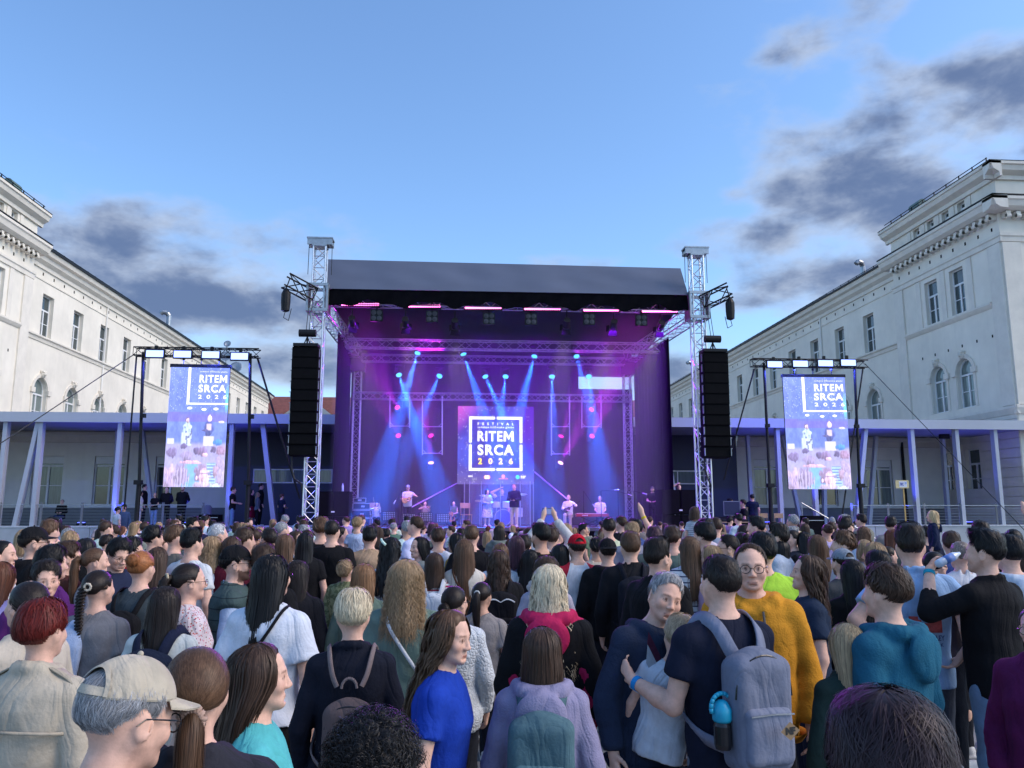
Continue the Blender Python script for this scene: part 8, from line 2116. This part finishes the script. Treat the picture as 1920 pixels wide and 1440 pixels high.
# ------------------------------------------------------------------ the rest of the packed crowd, one by one
RC = random.Random(21)
OCC = [(o.location.x, o.location.y) for o in PP.values()]
LOOK = [('f', 'long', 'brown', 'long-haired brunette'), ('f', 'long', 'dark', 'long dark-haired woman'), ('f', 'wavy', 'mid', 'wavy brown-haired woman'), ('f', 'shoulder', 'brown', 'shoulder-length brunette'), ('f', 'pony', 'dark', 'dark ponytailed woman'), ('f', 'bun', 'brown', 'brown-bunned woman'),
  ('f', 'bob', 'dblond', 'blonde bobbed woman'), ('f', 'long', 'dblond', 'long-haired blonde'), ('f', 'shoulder', 'chest', 'chestnut-haired woman'), ('f', 'shoulderwave', 'plum', 'plum-haired woman'), ('m', 'short', 'brown', 'brown-haired man'), ('m', 'short', 'dark', 'dark-haired man'),
  ('m', 'crew', 'brown', 'crop-haired man'), ('m', 'mop', 'mid', 'mop-haired man'), ('m', 'quiff', 'black', 'black-quiffed man'), ('m', 'grey', 'grey', 'grey-haired man'), ('m', 'recede', 'brown', 'balding man'), ('f', 'lowpony', 'mid', 'low-ponytailed woman'), ('m', 'mop', 'black', 'black mop-haired man')]
WEAR = [('tee', WHITE, 'white T-shirt'), ('tee', BLK, 'black T-shirt'), ('jacket', BLK, 'black jacket'), ('tee', NAVY, 'navy T-shirt'), ('jacket', (.03, .04, .07), 'dark blue jacket'), ('hoodie', GREY, 'grey hoodie'), ('tee', (.35, .42, .55), 'pale blue T-shirt'), ('shirt', (.05, .09, .2), 'blue shirt'),
  ('tee', (.10, .14, .11), 'green T-shirt'), ('tee', (.20, .02, .03), 'dark red T-shirt'), ('jacket', (.34, .29, .22), 'beige jacket'), ('tee', CREAM, 'cream top'), ('tee', (.30, .22, .34), 'mauve top'), ('shirt', (.58, .60, .64), 'white shirt'), ('hoodie', (.46, .48, .52), 'pale hoodie'), ('tee', (.60, .58, .54), 'off-white top'), ('tee', (.46, .52, .62), 'ice blue top')]
ZONES = [(0, 'below the left canopy'), (250, 'below the left screen'), (440, 'left of the left tower'), (560, 'by the left speakers'), (680, 'below the guitarist'), (800, 'below the cellist'), (890, 'below the presenters'), (1010, 'below the bass player'),
  (1110, 'below the keyboard player'), (1200, 'by the right speakers'), (1320, 'below the sound desk'), (1440, 'below the right screen'), (1620, 'by the right terrace')]
NAUTO = 0; USED = set()
for row, d in enumerate((9.8, 10.9, 12.1, 13.4, 14.9, 16.5, 18.3, 20.2, 22.2, 24.3, 26.3)):
 x0, x1 = (20, 1910) if d < 12 else ((70, 1760) if d < 15 else ((170, 1640) if d < 19 else (200, 1600)))
 step = FPX * (.66 if d < 14 else .80) / d
 px = x0 + RC.random() * step
 while px < x1:
  q = px + RC.uniform(-.3, .3) * step; dd = d + RC.uniform(-.45, .45); px += step * RC.uniform(.85, 1.25)
  g, hair, hc, ld = RC.choice(LOOK); H = RC.uniform(1.54, 1.77) if g == 'f' else RC.uniform(1.62, 1.90)
  if 680 < q < 1300 and d > 14: H -= .07
  p = at(q, 1000, D=dd)
  if any((p.x - a) ** 2 + (p.y - b) ** 2 < .42 ** 2 for a, b in OCC): continue
  z = [n for a, n in ZONES if a <= q][-1]; rd = 'mid-crowd' if d < 13 else ('further ahead' if d < 19 else 'near the stage')
  for _ in range(60):
   top, tc, wd = RC.choice(WEAR); lab = f'{ld} in a {wd} {rd} {z}'
   if lab not in USED: break
   g2, h2, c2, l2 = RC.choice(LOOK)
   if g2 == g: hair, hc, ld = h2, c2, l2
  USED.add(lab); tc = tuple(c * RC.uniform(.8, 1.2) for c in tc)
  face = RC.choice((0, 0, 0, 0, 8, -8, 15, -15, 30, -30, 60, -60, 85, -85)); tn = RC.choice((0, 0, 0, 20, -20, 35, -35))
  person((p.x, p.y, 0), H, face, g, hair, hc, top, tc, lc=RC.choice((BLK, JEANS, NAVY, GREY)), turn=tn, label=lab, group=f'crowd {rd} {z}', seed=0, skin=RC.choice('pppm'))
  OCC.append((p.x, p.y)); NAUTO += 1
print('auto crowd', NAUTO, 'listed', len(PP))
# ------------------------------------------------------------------ people on the stage and the terrace
def S(x, y, Y, face, g, hair, hc, top, tc, label, z0=DZ, **kw):
 """x, y: pixel of the head top; Y: how deep on the stage; feet (or seat) on z0"""
 p = at(x, y, Y=Y); sit = kw.get('sit', False); Hs = p.z - z0
 H = Hs if not sit else Hs / (1.75 - .42) * 1.75
 k = H / 1.75
 return person((p.x, Y, z0 - (.42 * k if sit else 0)), H, face, g, hair, hc, top, tc, label=label, **kw)
gt = S(765, 910, 31.4, 176, 'm', 'crew', 'brown', 'tee', (.62, .62, .62), 'guitarist in a white T-shirt and pale cap on stage', cap=(.40, .48, .60), ps='guitar')
v1 = S(706, 942, 30.9, 170, 'f', 'shoulder', 'black', 'shirt', (.62, .63, .65), 'seated black-haired musician in a white shirt with upright bow', ps='violin', sit=True, lc=BLK, glasses=True)
v2 = S(797, 940, 31.2, 165, 'm', 'buzz', 'brown', 'tee', (.30, .25, .20), 'seated violinist with cropped hair on stage', ps='violin', sit=True, lc=(.35, .28, .2))
ce = S(851, 940, 31.4, 200, 'f', 'lowpony', 'dark', 'tank', (.10, .12, .06), 'seated cellist in an olive top on stage', ps='front', sit=True, lc=BLK)
pw_ = S(914, 918, 30.7, 160, 'f', 'bob', 'black', 'dress', (.62, .63, .66), 'presenter in a spotted dress and pale blue cardigan', tm=M_DOTS, ps='front', legs='skirt', lc=(.6, .6, .62), over=('coat', (.30, .42, .62)), lm=M_DOTS)
pm = S(964, 908, 30.6, 200, 'm', 'buzz', 'dblond', 'tee', (.55, .50, .38), 'bald presenter in a navy blazer and cream trousers', ps='front', over=('jacket', (.014, .018, .04)), lc=(.62, .55, .34))
dm = S(941, 916, 32.6, 180, 'm', 'short', 'dark', 'tee', (.62, .63, .65), 'drummer in a white shirt and dark waistcoat behind the shield', ps='headhold', sit=True, over=('vest', BLK))
bs = S(1066, 928, 31.5, 196, 'm', 'buzz', 'dblond', 'shirt', (.62, .62, .60), 'seated bass player in a white shirt', ps='guitar', sit=True, lc=(.40, .33, .24), glasses=True)
kp = S(1125, 931, 31.3, 190, 'm', 'grey', 'white', 'sshirt', (.62, .64, .68), 'grey-haired keyboard player in a white shirt', ps='keys', sit=True, lc=BLK)
tk = S(1223, 913, 30.4, 200, 'm', 'short', 'dark', 'tee', BLK, 'stagehand in black clothes and cap at the right stage edge', cap=(.10, .09, .085), ps='front', beard=(.3, .25, .22), lc=BLK)
bh = S(1273, 908, 31.5, 185, 'm', 'short', 'dark', 'tee', (.05, .05, .06), 'man with hand at his face behind the right speaker stack', ps='headhold', z0=1.35)
def on_terrace(x, y, Y, face, g, hair, hc, top, tc, label, **kw): return S(x, y, Y, face, g, hair, hc, top, tc, label, z0=kw.pop('z0', TZ + .02), **kw)
on_terrace(117, 937, 38.0, 178, 'm', 'recede', 'dark', 'jacket', BLK, 'man in a dark jacket sitting alone on the left terrace', ps='front', sit=True, z0=TZ + .02, lc=(.02, .04, .12))
on_terrace(221, 952, 33.6, 40, 'm', 'mop', 'black', 'tee', (.55, .56, .56), 'young man in a white T-shirt standing below the left terrace', z0=.45)
on_terrace(233, 947, 33.9, 170, 'm', 'mop', 'black', 'shirt', (.06, .10, .16), 'young man in a denim shirt beside the left screen stand', z0=.5)
on_terrace(264, 921, 36.3, 60, 'f', 'long', 'black', 'jacket', (.62, .60, .54), 'dark-haired woman in a white suit on the left terrace', lc=(.62, .60, .54))
on_terrace(272, 909, 37.0, 80, 'm', 'short', 'black', 'jacket', BLK, 'man with glasses in a black suit behind the woman in white', glasses=True)
on_terrace(291, 924, 36.4, 190, 'f', 'long', 'dblond', 'tee', BLK, 'blonde woman in a black top and jeans with folded hands', ps='front', lc=(.20, .32, .52))
on_terrace(313, 913, 36.4, 175, 'm', 'crew', 'dark', 'long', BLK, 'man all in black beside the blonde woman on the terrace', lc=BLK, ps='behind')
on_terrace(343, 911, 36.3, 185, 'm', 'short', 'dark', 'jacket', BLK, 'man in a black suit and open white shirt under the left screen', lc=BLK, ps='behind', beard=(.15, .1, .1))
on_terrace(438, 914, 34.0, 80, 'm', 'mop', 'brown', 'tee', BLK, 'young man in a black T-shirt and jeans right of the left screen', ps='front', lc=(.16, .28, .42), z0=TZ - .1)
on_terrace(473, 918, 36.5, 110, 'f', 'shoulder', 'black', 'long', BLK, 'woman in black with a red skirt below the canopy', legs='skirt', lc=(.22, .01, .03))
on_terrace(490, 907, 37.2, 70, 'm', 'short', 'dark', 'long', BLK, 'tall man in black standing behind two women', lc=BLK)
on_terrace(484, 923, 36.0, 70, 'f', 'long', 'dblond', 'long', (.10, .125, .13), 'blonde woman in a grey sweater below the canopy', lc=BLK)
on_terrace(529, 927, 34.2, 40, 'm', 'short', 'mid', 'tee', (.012, .016, .035), 'technician in a navy T-shirt left of the left tower', ps='front', z0=TZ - .1)
on_terrace(1369, 936, 33.6, 100, 'm', 'short', 'black', 'tee', BLK, 'seated technician in black at the sound desk', sit=True, ps='front', z0=.75)
on_terrace(1392, 938, 33.2, -80, 'm', 'short', 'dark', 'tee', BLK, 'seated technician in black with glasses facing the desk', sit=True, ps='front', z0=.7, glasses=True)
on_terrace(1410, 928, 33.5, 10, 'm', 'short', 'black', 'tee', (.012, .018, .045), 'technician in a navy T-shirt standing by the desk', z0=.9)

# ------------------------------------------------------------------ instruments and stage furniture
M_VARN = mat('amber_varnish', (.36, .15, .035), .3, var=.2, vscale=6, coat=.4)
M_SPRUCE = mat('spruce_top', (.60, .36, .12), .35, var=.12, vscale=8, coat=.3)
M_DARKW = mat('dark_wood', (.05, .025, .015), .4)
def stringed(name, p, off, size, rot, label, m, neck, parent_pose=None):
 """figure-eight body, neck, fingerboard and head; off in the player's own frame"""
 r = empty(name, p.location, label=label, cat='instrument'); r.rotation_euler = p.rotation_euler; r.scale = p.scale
 F = Field(axis(-.5 * size, .5 * size, .03 * size), axis(-.16 * size, .16 * size, .025 * size), axis(-.6 * size, .6 * size, .03 * size))
 for z, a in ((-.24, .30), (.20, .22)):
  F.ell((0, 0, z * size), (a * size, .5 * size, a * size), .08 * size)
 F.box((0, 0, 0), (.5 * size, .10 * size, .6 * size), .01, .01)
 Gd = Field(F.xs, F.ys, F.zs); Gd.box((0, 0, 0), (.5 * size, .10 * size, .6 * size), .02 * size, .01); F2 = Field(F.xs, F.ys, F.zs)
 for z, a in ((-.24, .30), (.20, .22)): F2.ell((0, 0, z * size), (a * size, 2 * size, a * size), .10 * size)
 F2.F = np.maximum(F2.F, Gd.F)
 R_ = Matrix.Rotation(rot[1], 4, 'Y') @ Matrix.Rotation(rot[0], 4, 'X'); T_ = Matrix.Translation(Vector(off)) @ R_
 o = link('sound_box', make_mesh('sound_box', *F2.mesh(), [m]), r); o.matrix_local = T_
 mb = MB(); mb.cbox((0, .105 * size, (.3 + neck / 2) * size), (.075 * size, .04 * size, neck * size)); mb.cbox((0, .11 * size, (.34 + neck) * size), (.11 * size, .05 * size, .16 * size)); o2 = mb.build('neck', M_DARKW, parent=r); o2.matrix_local = T_
 mb = MB(); mb.lathe([(.001, 0), (.085 * size, 0), (.085 * size, .004), (.001, .004)], n=14, c=(0, .112 * size, .04 * size), M=Matrix.Rotation(-math.pi / 2, 3, 'X')); mb.cbox((0, .115 * size, -.26 * size), (.22 * size, .02, .04 * size)); o3 = mb.build('sound_hole', M_DARKW, parent=r); o3.matrix_local = T_
 return r
stringed('acoustic_guitar', gt, (.02, .24, 1.14), .42, (0, math.radians(-68)), 'pale acoustic guitar played by the man in the cap', M_SPRUCE, .9)
stringed('cello', ce, (.0, .36, .95), .62, (math.radians(12), math.radians(14)), 'amber cello held by the seated cellist', M_VARN, .95)
stringed('violin', v2, (-.10, .26, 1.45), .22, (math.radians(60), math.radians(-35)), 'violin under the chin of the crop-haired player', M_VARN, .7)
stringed('viola', v1, (-.10, .26, 1.45), .22, (math.radians(60), math.radians(-35)), 'viola held by the black-haired musician', M_VARN, .7)
stringed('bass_guitar', bs, (.02, .24, 1.14), .34, (0, math.radians(-58)), 'bass guitar held by the seated bass player', M_DARKW, 1.5)
for p, lab, off in ((v1, 'violin bow held upright left of the guitarist', ((.10, .38, 1.40), (.22, .42, 2.02))), (v2, 'violin bow held by the crop-haired player', ((.12, .36, 1.40), (.52, .40, 1.72)))):
 r = empty('violin_bow', p.location, label=lab, cat='bow'); r.rotation_euler = p.rotation_euler; r.scale = p.scale
 mb = MB(); mb.tube(off[0], off[1], .012, n=5); mb.tube(Vector(off[0]) + Vector((0, .025, 0)), Vector(off[1]) + Vector((0, .025, 0)), .006, n=4); mb.build('stick', M_SPRUCE, parent=r)
# tablet in the presenter's hands
tb = empty('tablet', pm.location, label='tablet held by the bald presenter', cat='tablet'); tb.rotation_euler = pm.rotation_euler; tb.scale = pm.scale
mb = MB(); mb.cbox((0, .33, 1.13), (.26, .18, .015), M=Matrix.Rotation(.4, 3, 'X')); mb.build('case', M_GLOSSB, parent=tb)
def music_stand(px, py, Y, label):
 p = at(px, py, Y=Y); r = empty('music_stand', (p.x, Y, DZ), label=label, cat='music stand'); h = p.z - DZ
 mb = MB(); mb.tube((0, .04, .05), (0, .04, h - .1), .016, n=8)
 mb.build('pole', M_BLACK, parent=r)
 for a in (.5, 2.6, 4.7): mb = MB(); mb.tube((0, .04, .25), (.3 * math.cos(a), .04 + .3 * math.sin(a), .02), .012); mb.build('leg', M_BLACK, parent=r)
 mb = MB(); w, hh = .52, .34; M_ = Matrix.Rotation(-.25, 3, 'X')
 for i in range(9): mb.cbox(M_ @ Vector((-w / 2 + w * i / 8, 0, 0)) + Vector((0, 0, h)), (.030, .012, hh), M=M_)
 for j in range(6): mb.cbox(M_ @ Vector((0, 0, -hh / 2 + hh * j / 5)) + Vector((0, 0, h)), (w, .013, .022), M=M_)
 mb.build('desk', M_BLACK, parent=r)
 mb = MB(); mb.cbox(M_ @ Vector((.02, .02, .02)) + Vector((0, 0, h)), (.44, .006, .31), M=M_); mb.build('sheet_music', mat('paper', (.7, .7, .68), .8), parent=r)
music_stand(765, 972, 30.6, 'black perforated music stand before the guitarist'); music_stand(797, 970, 30.5, 'black perforated music stand before the violinist'); music_stand(829, 972, 30.7, 'black perforated music stand before the cellist'); music_stand(728, 968, 30.7, 'music stand with white sheet beside the black-haired musician')
def mic_stand(px, py, Y, bx, label, boom=True):
 b = at(bx, 985, Y=Y); t = at(px, py, Y=Y - .2); r = empty('microphone_stand', (b.x, Y, DZ), label=label, cat='microphone')
 mb = MB(); top = Vector((b.x, Y, DZ + 1.35)); mb.tube((b.x, Y, DZ), top, .014, n=6); mb.tube(top, t, .011, n=6); wb(mb, 'stand', M_BLACK, root=r)
 d_ = (t - top).normalized(); mb = MB(); mb.tube(t, t + d_ * .13, .022, n=8); mb.ball(t + d_ * .15, .034, n=8); wb(mb, 'microphone', M_STEEL, root=r)
 for a in (.3, 2.4, 4.5): mb = MB(); mb.tube((b.x, Y, DZ + .18), (b.x + .3 * math.cos(a), Y + .3 * math.sin(a), DZ + .02), .011); wb(mb, 'leg', M_BLACK, root=r)
mic_stand(1152, 919, 30.4, 1128, 'microphone on a boom stand above the keyboard'); mic_stand(1111, 945, 30.6, 1095, 'microphone between the bass and keyboard players'); mic_stand(1205, 925, 30.4, 1190, 'microphone at the right stage edge'); mic_stand(1178, 927, 30.6, 1160, 'dark boom microphone left of the stagehand'); mic_stand(742, 938, 30.6, 752, 'boom microphone before the guitarist')
# keyboard
kb = empty('stage_keyboard', at(1110, 966, Y=30.7), label='bright red stage keyboard on a stand', cat='keyboard'); kz = kb.location.z
mb = MB(); mb.cbox((0, 0, 0), (1.25, .34, .12)); mb.build('case', mat('red_lacquer', (.30, .012, .02), .3), parent=kb, bevel=.01)
mb = MB()
for i in range(30): mb.cbox((-.55 + 1.1 * i / 29, .06, .065), (.033, .16, .014))
mb.build('keys', M_FRAME, parent=kb)
for s in (-1, 1):
 mb = MB(); mb.tube((s * .45, -.1, -.06), (-s * .42, .1, DZ - kz), .018); mb.build('leg', M_BLACK, parent=kb)
put_text(kb, 'nord', -.3, .0, .2, .05, M_FRAME, .02, y=-.174)
# drum kit and its clear shield
dk = empty('drum_kit', (at(945, 970, Y=32.0).x, 32.0, DZ), label='drum kit with a blue bass drum head behind the presenters', cat='drum kit')
M_SHELL = mat('white_drum_shell', (.55, .56, .58), .25, coat=.5)
mb = MB(); mb.tube((-.05, -.2, .34), (-.05, .25, .34), .33, n=24); mb.build('bass_drum', M_SHELL, parent=dk)
mb = MB(); mb.lathe([(.001, 0), (.31, 0), (.31, .006), (.001, .006)], n=24, c=(-.05, -.206, .34), M=Matrix.Rotation(math.pi / 2, 3, 'X')); mb.build('bass_drum_head', mat('blue_drum_head', (.01, .02, .22), .35), parent=dk)
for (x, y, z, r_, h) in ((-.3, .0, .85, .17, .2), (.12, .0, .85, .18, .22), (.55, .25, .55, .22, .35), (-.6, .35, .62, .19, .16)):
 mb = MB(); mb.tube((x, y, z - h / 2), (x, y - .03, z + h / 2), r_, n=18); mb.build('tom', M_SHELL, parent=dk); mb = MB(); mb.tube((x, y, z - h / 2), (x, y, .02), .015); mb.build('tom_stand', M_STEEL, parent=dk)
for (x, y, z, r_) in ((-.75, .0, 1.2, .24), (.65, -.1, 1.25, .27), (-.95, .4, 1.0, .2)):
 mb = MB(); mb.lathe([(.005, .03), (.05, .025), (r_, 0), (r_, -.004), (.05, .018), (.005, .02)], n=20, c=(x, y, z), M=Matrix.Rotation(.2, 3, 'X')); mb.build('cymbal', mat('brass', (.5, .36, .14), .3, metal=.9), parent=dk); mb = MB(); mb.tube((x, y, 0), (x, y, z), .012); mb.build('cymbal_stand', M_STEEL, parent=dk)
ds = empty('drum_shield', (at(945, 970, Y=31.6).x, 31.6, DZ), label='clear acrylic drum shield with slim metal posts', cat='screen')
gl = bpy.data.materials.new('clear_acrylic'); gl.use_nodes = True; gb_ = gl.node_tree.nodes['Principled BSDF']; gb_.inputs['Roughness'].default_value = .03; gb_.inputs['Alpha'].default_value = .12; gb_.inputs['Base Color'].default_value = (.6, .7, .8, 1)
xs_ = [at(x, 950, Y=31.6).x for x in (871, 880, 902, 938, 975, 994, 1004)]; ys_ = [32.4, 31.6, 31.5, 31.5, 31.5, 31.6, 32.4]
for i in range(7):
 mb = MB(); mb.tube((xs_[i], ys_[i], DZ), (xs_[i], ys_[i], DZ + 1.75), .02, n=6); wb(mb, 'post', M_STEEL, root=ds)
 if i < 6: mb = MB(); mb.add([(xs_[i], ys_[i], DZ + .05), (xs_[i + 1], ys_[i + 1], DZ + .05), (xs_[i + 1], ys_[i + 1], DZ + 1.7), (xs_[i], ys_[i], DZ + 1.7)], [(0, 1, 2, 3)]); wb(mb, 'pane', gl, root=ds)
# flight cases with gear at the left of the stage
fc = empty('equipment_rack', (at(680, 970, Y=32.2).x, 32.2, DZ), label='stack of silver-edged equipment cases at the left of the stage', cat='equipment rack')
for k, (w, h, x) in enumerate(((.85, .32, 0), (.85, .30, 0), (.80, .26, .03), (.5, .2, -.1))):
 z = [0, .33, .64, .91][k]; mb = MB(); mb.cbox((x, 0, z + h / 2), (w, .6, h)); c = mb.build('case', M_BLACKM, parent=fc, bevel=.015); mb = MB()
 for zz in (z + .02, z + h - .02): mb.cbox((x, -.305, zz), (w, .01, .025))
 for xx in (-.5, .5): mb.cbox((x + xx * (w - .03), -.306, z + h / 2), (.03, .012, h * .9))
 mb.cbox((x, -.308, z + h * .5), (.14, .015, .07)); mb.build('edging', M_ALU, parent=c)
def chair(p, rz, label):
 r = empty('wooden_chair', p, rz, label=label, cat='chair')
 mb = MB(); mb.cbox((0, 0, .45), (.40, .40, .025)); mb.build('seat', M_WOOD, parent=r, bevel=.01); mb = MB(); mb.cbox((0, .2, .80), (.40, .02, .2)); mb.build('backrest', M_WOOD, parent=r, bevel=.008)
 for sx in (-1, 1):
  for sy in (-1, 1):
   mb = MB(); mb.tube((sx * .17, sy * .18, 0), (sx * .17, sy * .18, .44 if sy < 0 else .86), .012, n=6); mb.build('leg', M_WOOD, parent=r)
for (px, py, Y, lab) in ((703, 972, 31.1, 'wooden chair under the black-haired musician'), (874, 968, 31.0, 'yellowish wooden chair beside the cellist')):
 q = at(px, py, Y=Y); chair((q.x, Y, DZ), .2, lab)
for (px, lab) in ((1428, 'pale wooden chair left of the right screen stand'), (1457, 'pale wooden chair at the right screen stand')):
 q = at(px, 980, Y=33.8); chair((q.x, 33.8, 1.0), math.pi, lab)
# loudspeaker wedge monitors, sound desk table, flight case, paper sign, water bottle
tbq = at(1368, 972, Y=32.9); td = empty('folding_table', (tbq.x, 32.9, 0), label='folding table carrying the sound desk right of the tower', cat='table')
mb = MB(); mb.box(-.9, .9, -.35, .35, 1.52, 1.56); mb.build('table_top', M_WOOD, parent=td)
for sx in (-.8, .8):
 for sy in (-.3, .3): mb = MB(); mb.tube((sx, sy, 0), (sx, sy, 1.52), .02); mb.build('leg', M_BLACK, parent=td)
sdk = empty('sound_desk', (tbq.x + .1, 32.95, 1.56), label='black mixing console with a screen on the folding table', cat='mixing desk')
mb = MB(); mb.add([(-.6, -.3, 0), (.6, -.3, 0), (.6, .3, 0), (-.6, .3, 0), (-.6, -.3, .06), (.6, -.3, .06), (.6, .3, .2), (-.6, .3, .2)], [(0, 3, 2, 1), (4, 5, 6, 7), (0, 1, 5, 4), (1, 2, 6, 5), (2, 3, 7, 6), (3, 0, 4, 7)]); mb.build('console', M_BLACK, parent=sdk)
mb = MB(); mb.cbox((.1, .2, .55), (.72, .05, .6)); mb.build('open_lid', mat('grey_lid', (.25, .28, .3), .5), parent=sdk); mb = MB(); mb.cbox((.1, .172, .55), (.66, .01, .54)); mb.build('screen', M_NAVY, parent=sdk)
for (px, py, Y, w, h, lab) in ((1523, 980, 34.3, .85, .6, 'black equipment case under the right screen'), (395, 975, 34.2, .8, .45, 'black equipment case under the left screen')):
 q = at(px, py, Y=Y); r = empty('equipment_case', (q.x, Y, 0), label=lab, cat='case'); mb = MB(); mb.box(-w / 2, w / 2, -.3, .3, .02, q.z + h * .5); mb.build('box', M_BLACKM, parent=r, bevel=.015); mb = MB(); mb.cbox((0, -.305, q.z + .1), (w * .9, .01, .02)); mb.build('edging', M_ALU, parent=r)
q = at(1693, 908, Y=34.6); sg = empty('paper_sign', (q.x, 34.6, 0), label='yellow board on a wooden post with a white paper notice', cat='sign')
mb = MB(); mb.box(-.03, .03, -.02, .02, 0, q.z); mb.build('post', mat('yellow_wood', (.50, .33, .10), .6), parent=sg); mb = MB(); mb.cbox((-.06, -.035, q.z), (.62, .02, .36)); mb.build('board', mat('pale_yellow_board', (.62, .50, .22), .6), parent=sg); mb = MB(); mb.cbox((-.02, -.048, q.z), (.36, .004, .26)); mb.build('paper', mat('paper', (.7, .7, .68), .8), parent=sg)
put_text(sg, 'WC', -.08, q.z, .16, .14, mat('blue_print', (.03, .06, .3), .6), .04, y=-.053)
mb = MB(); mb.cbox((.10, -.0525, q.z + .05), (.09, .004, .1)); mb.build('pictogram', mat('pale_blue_print', (.3, .4, .6), .6), parent=sg)
q = at(642, 915, Y=29.5); mb = MB(); mb.lathe([(.035, 0), (.038, .02), (.038, .2), (.015, .26), (.015, .29)], n=12, c=(q.x, 29.6, at(620, 921, Y=29.3).z)); tag(mb.build('water_bottle', M_PET, smooth=True), 'clear water bottle standing on the left speaker stack', 'bottle')
bl = at(387, 965, Y=36.0); mb = MB(); mb.lathe([(.30, 0), (.30, .1), (.22, .14), (.22, .75), (.16, .85), (.001, .88)], n=16, c=(bl.x, 36.0, TZ + .086)); tag(mb.build('bollard', M_PLINTH, smooth=True), 'dark rounded bollard on the terrace beside the left screen', 'bollard')
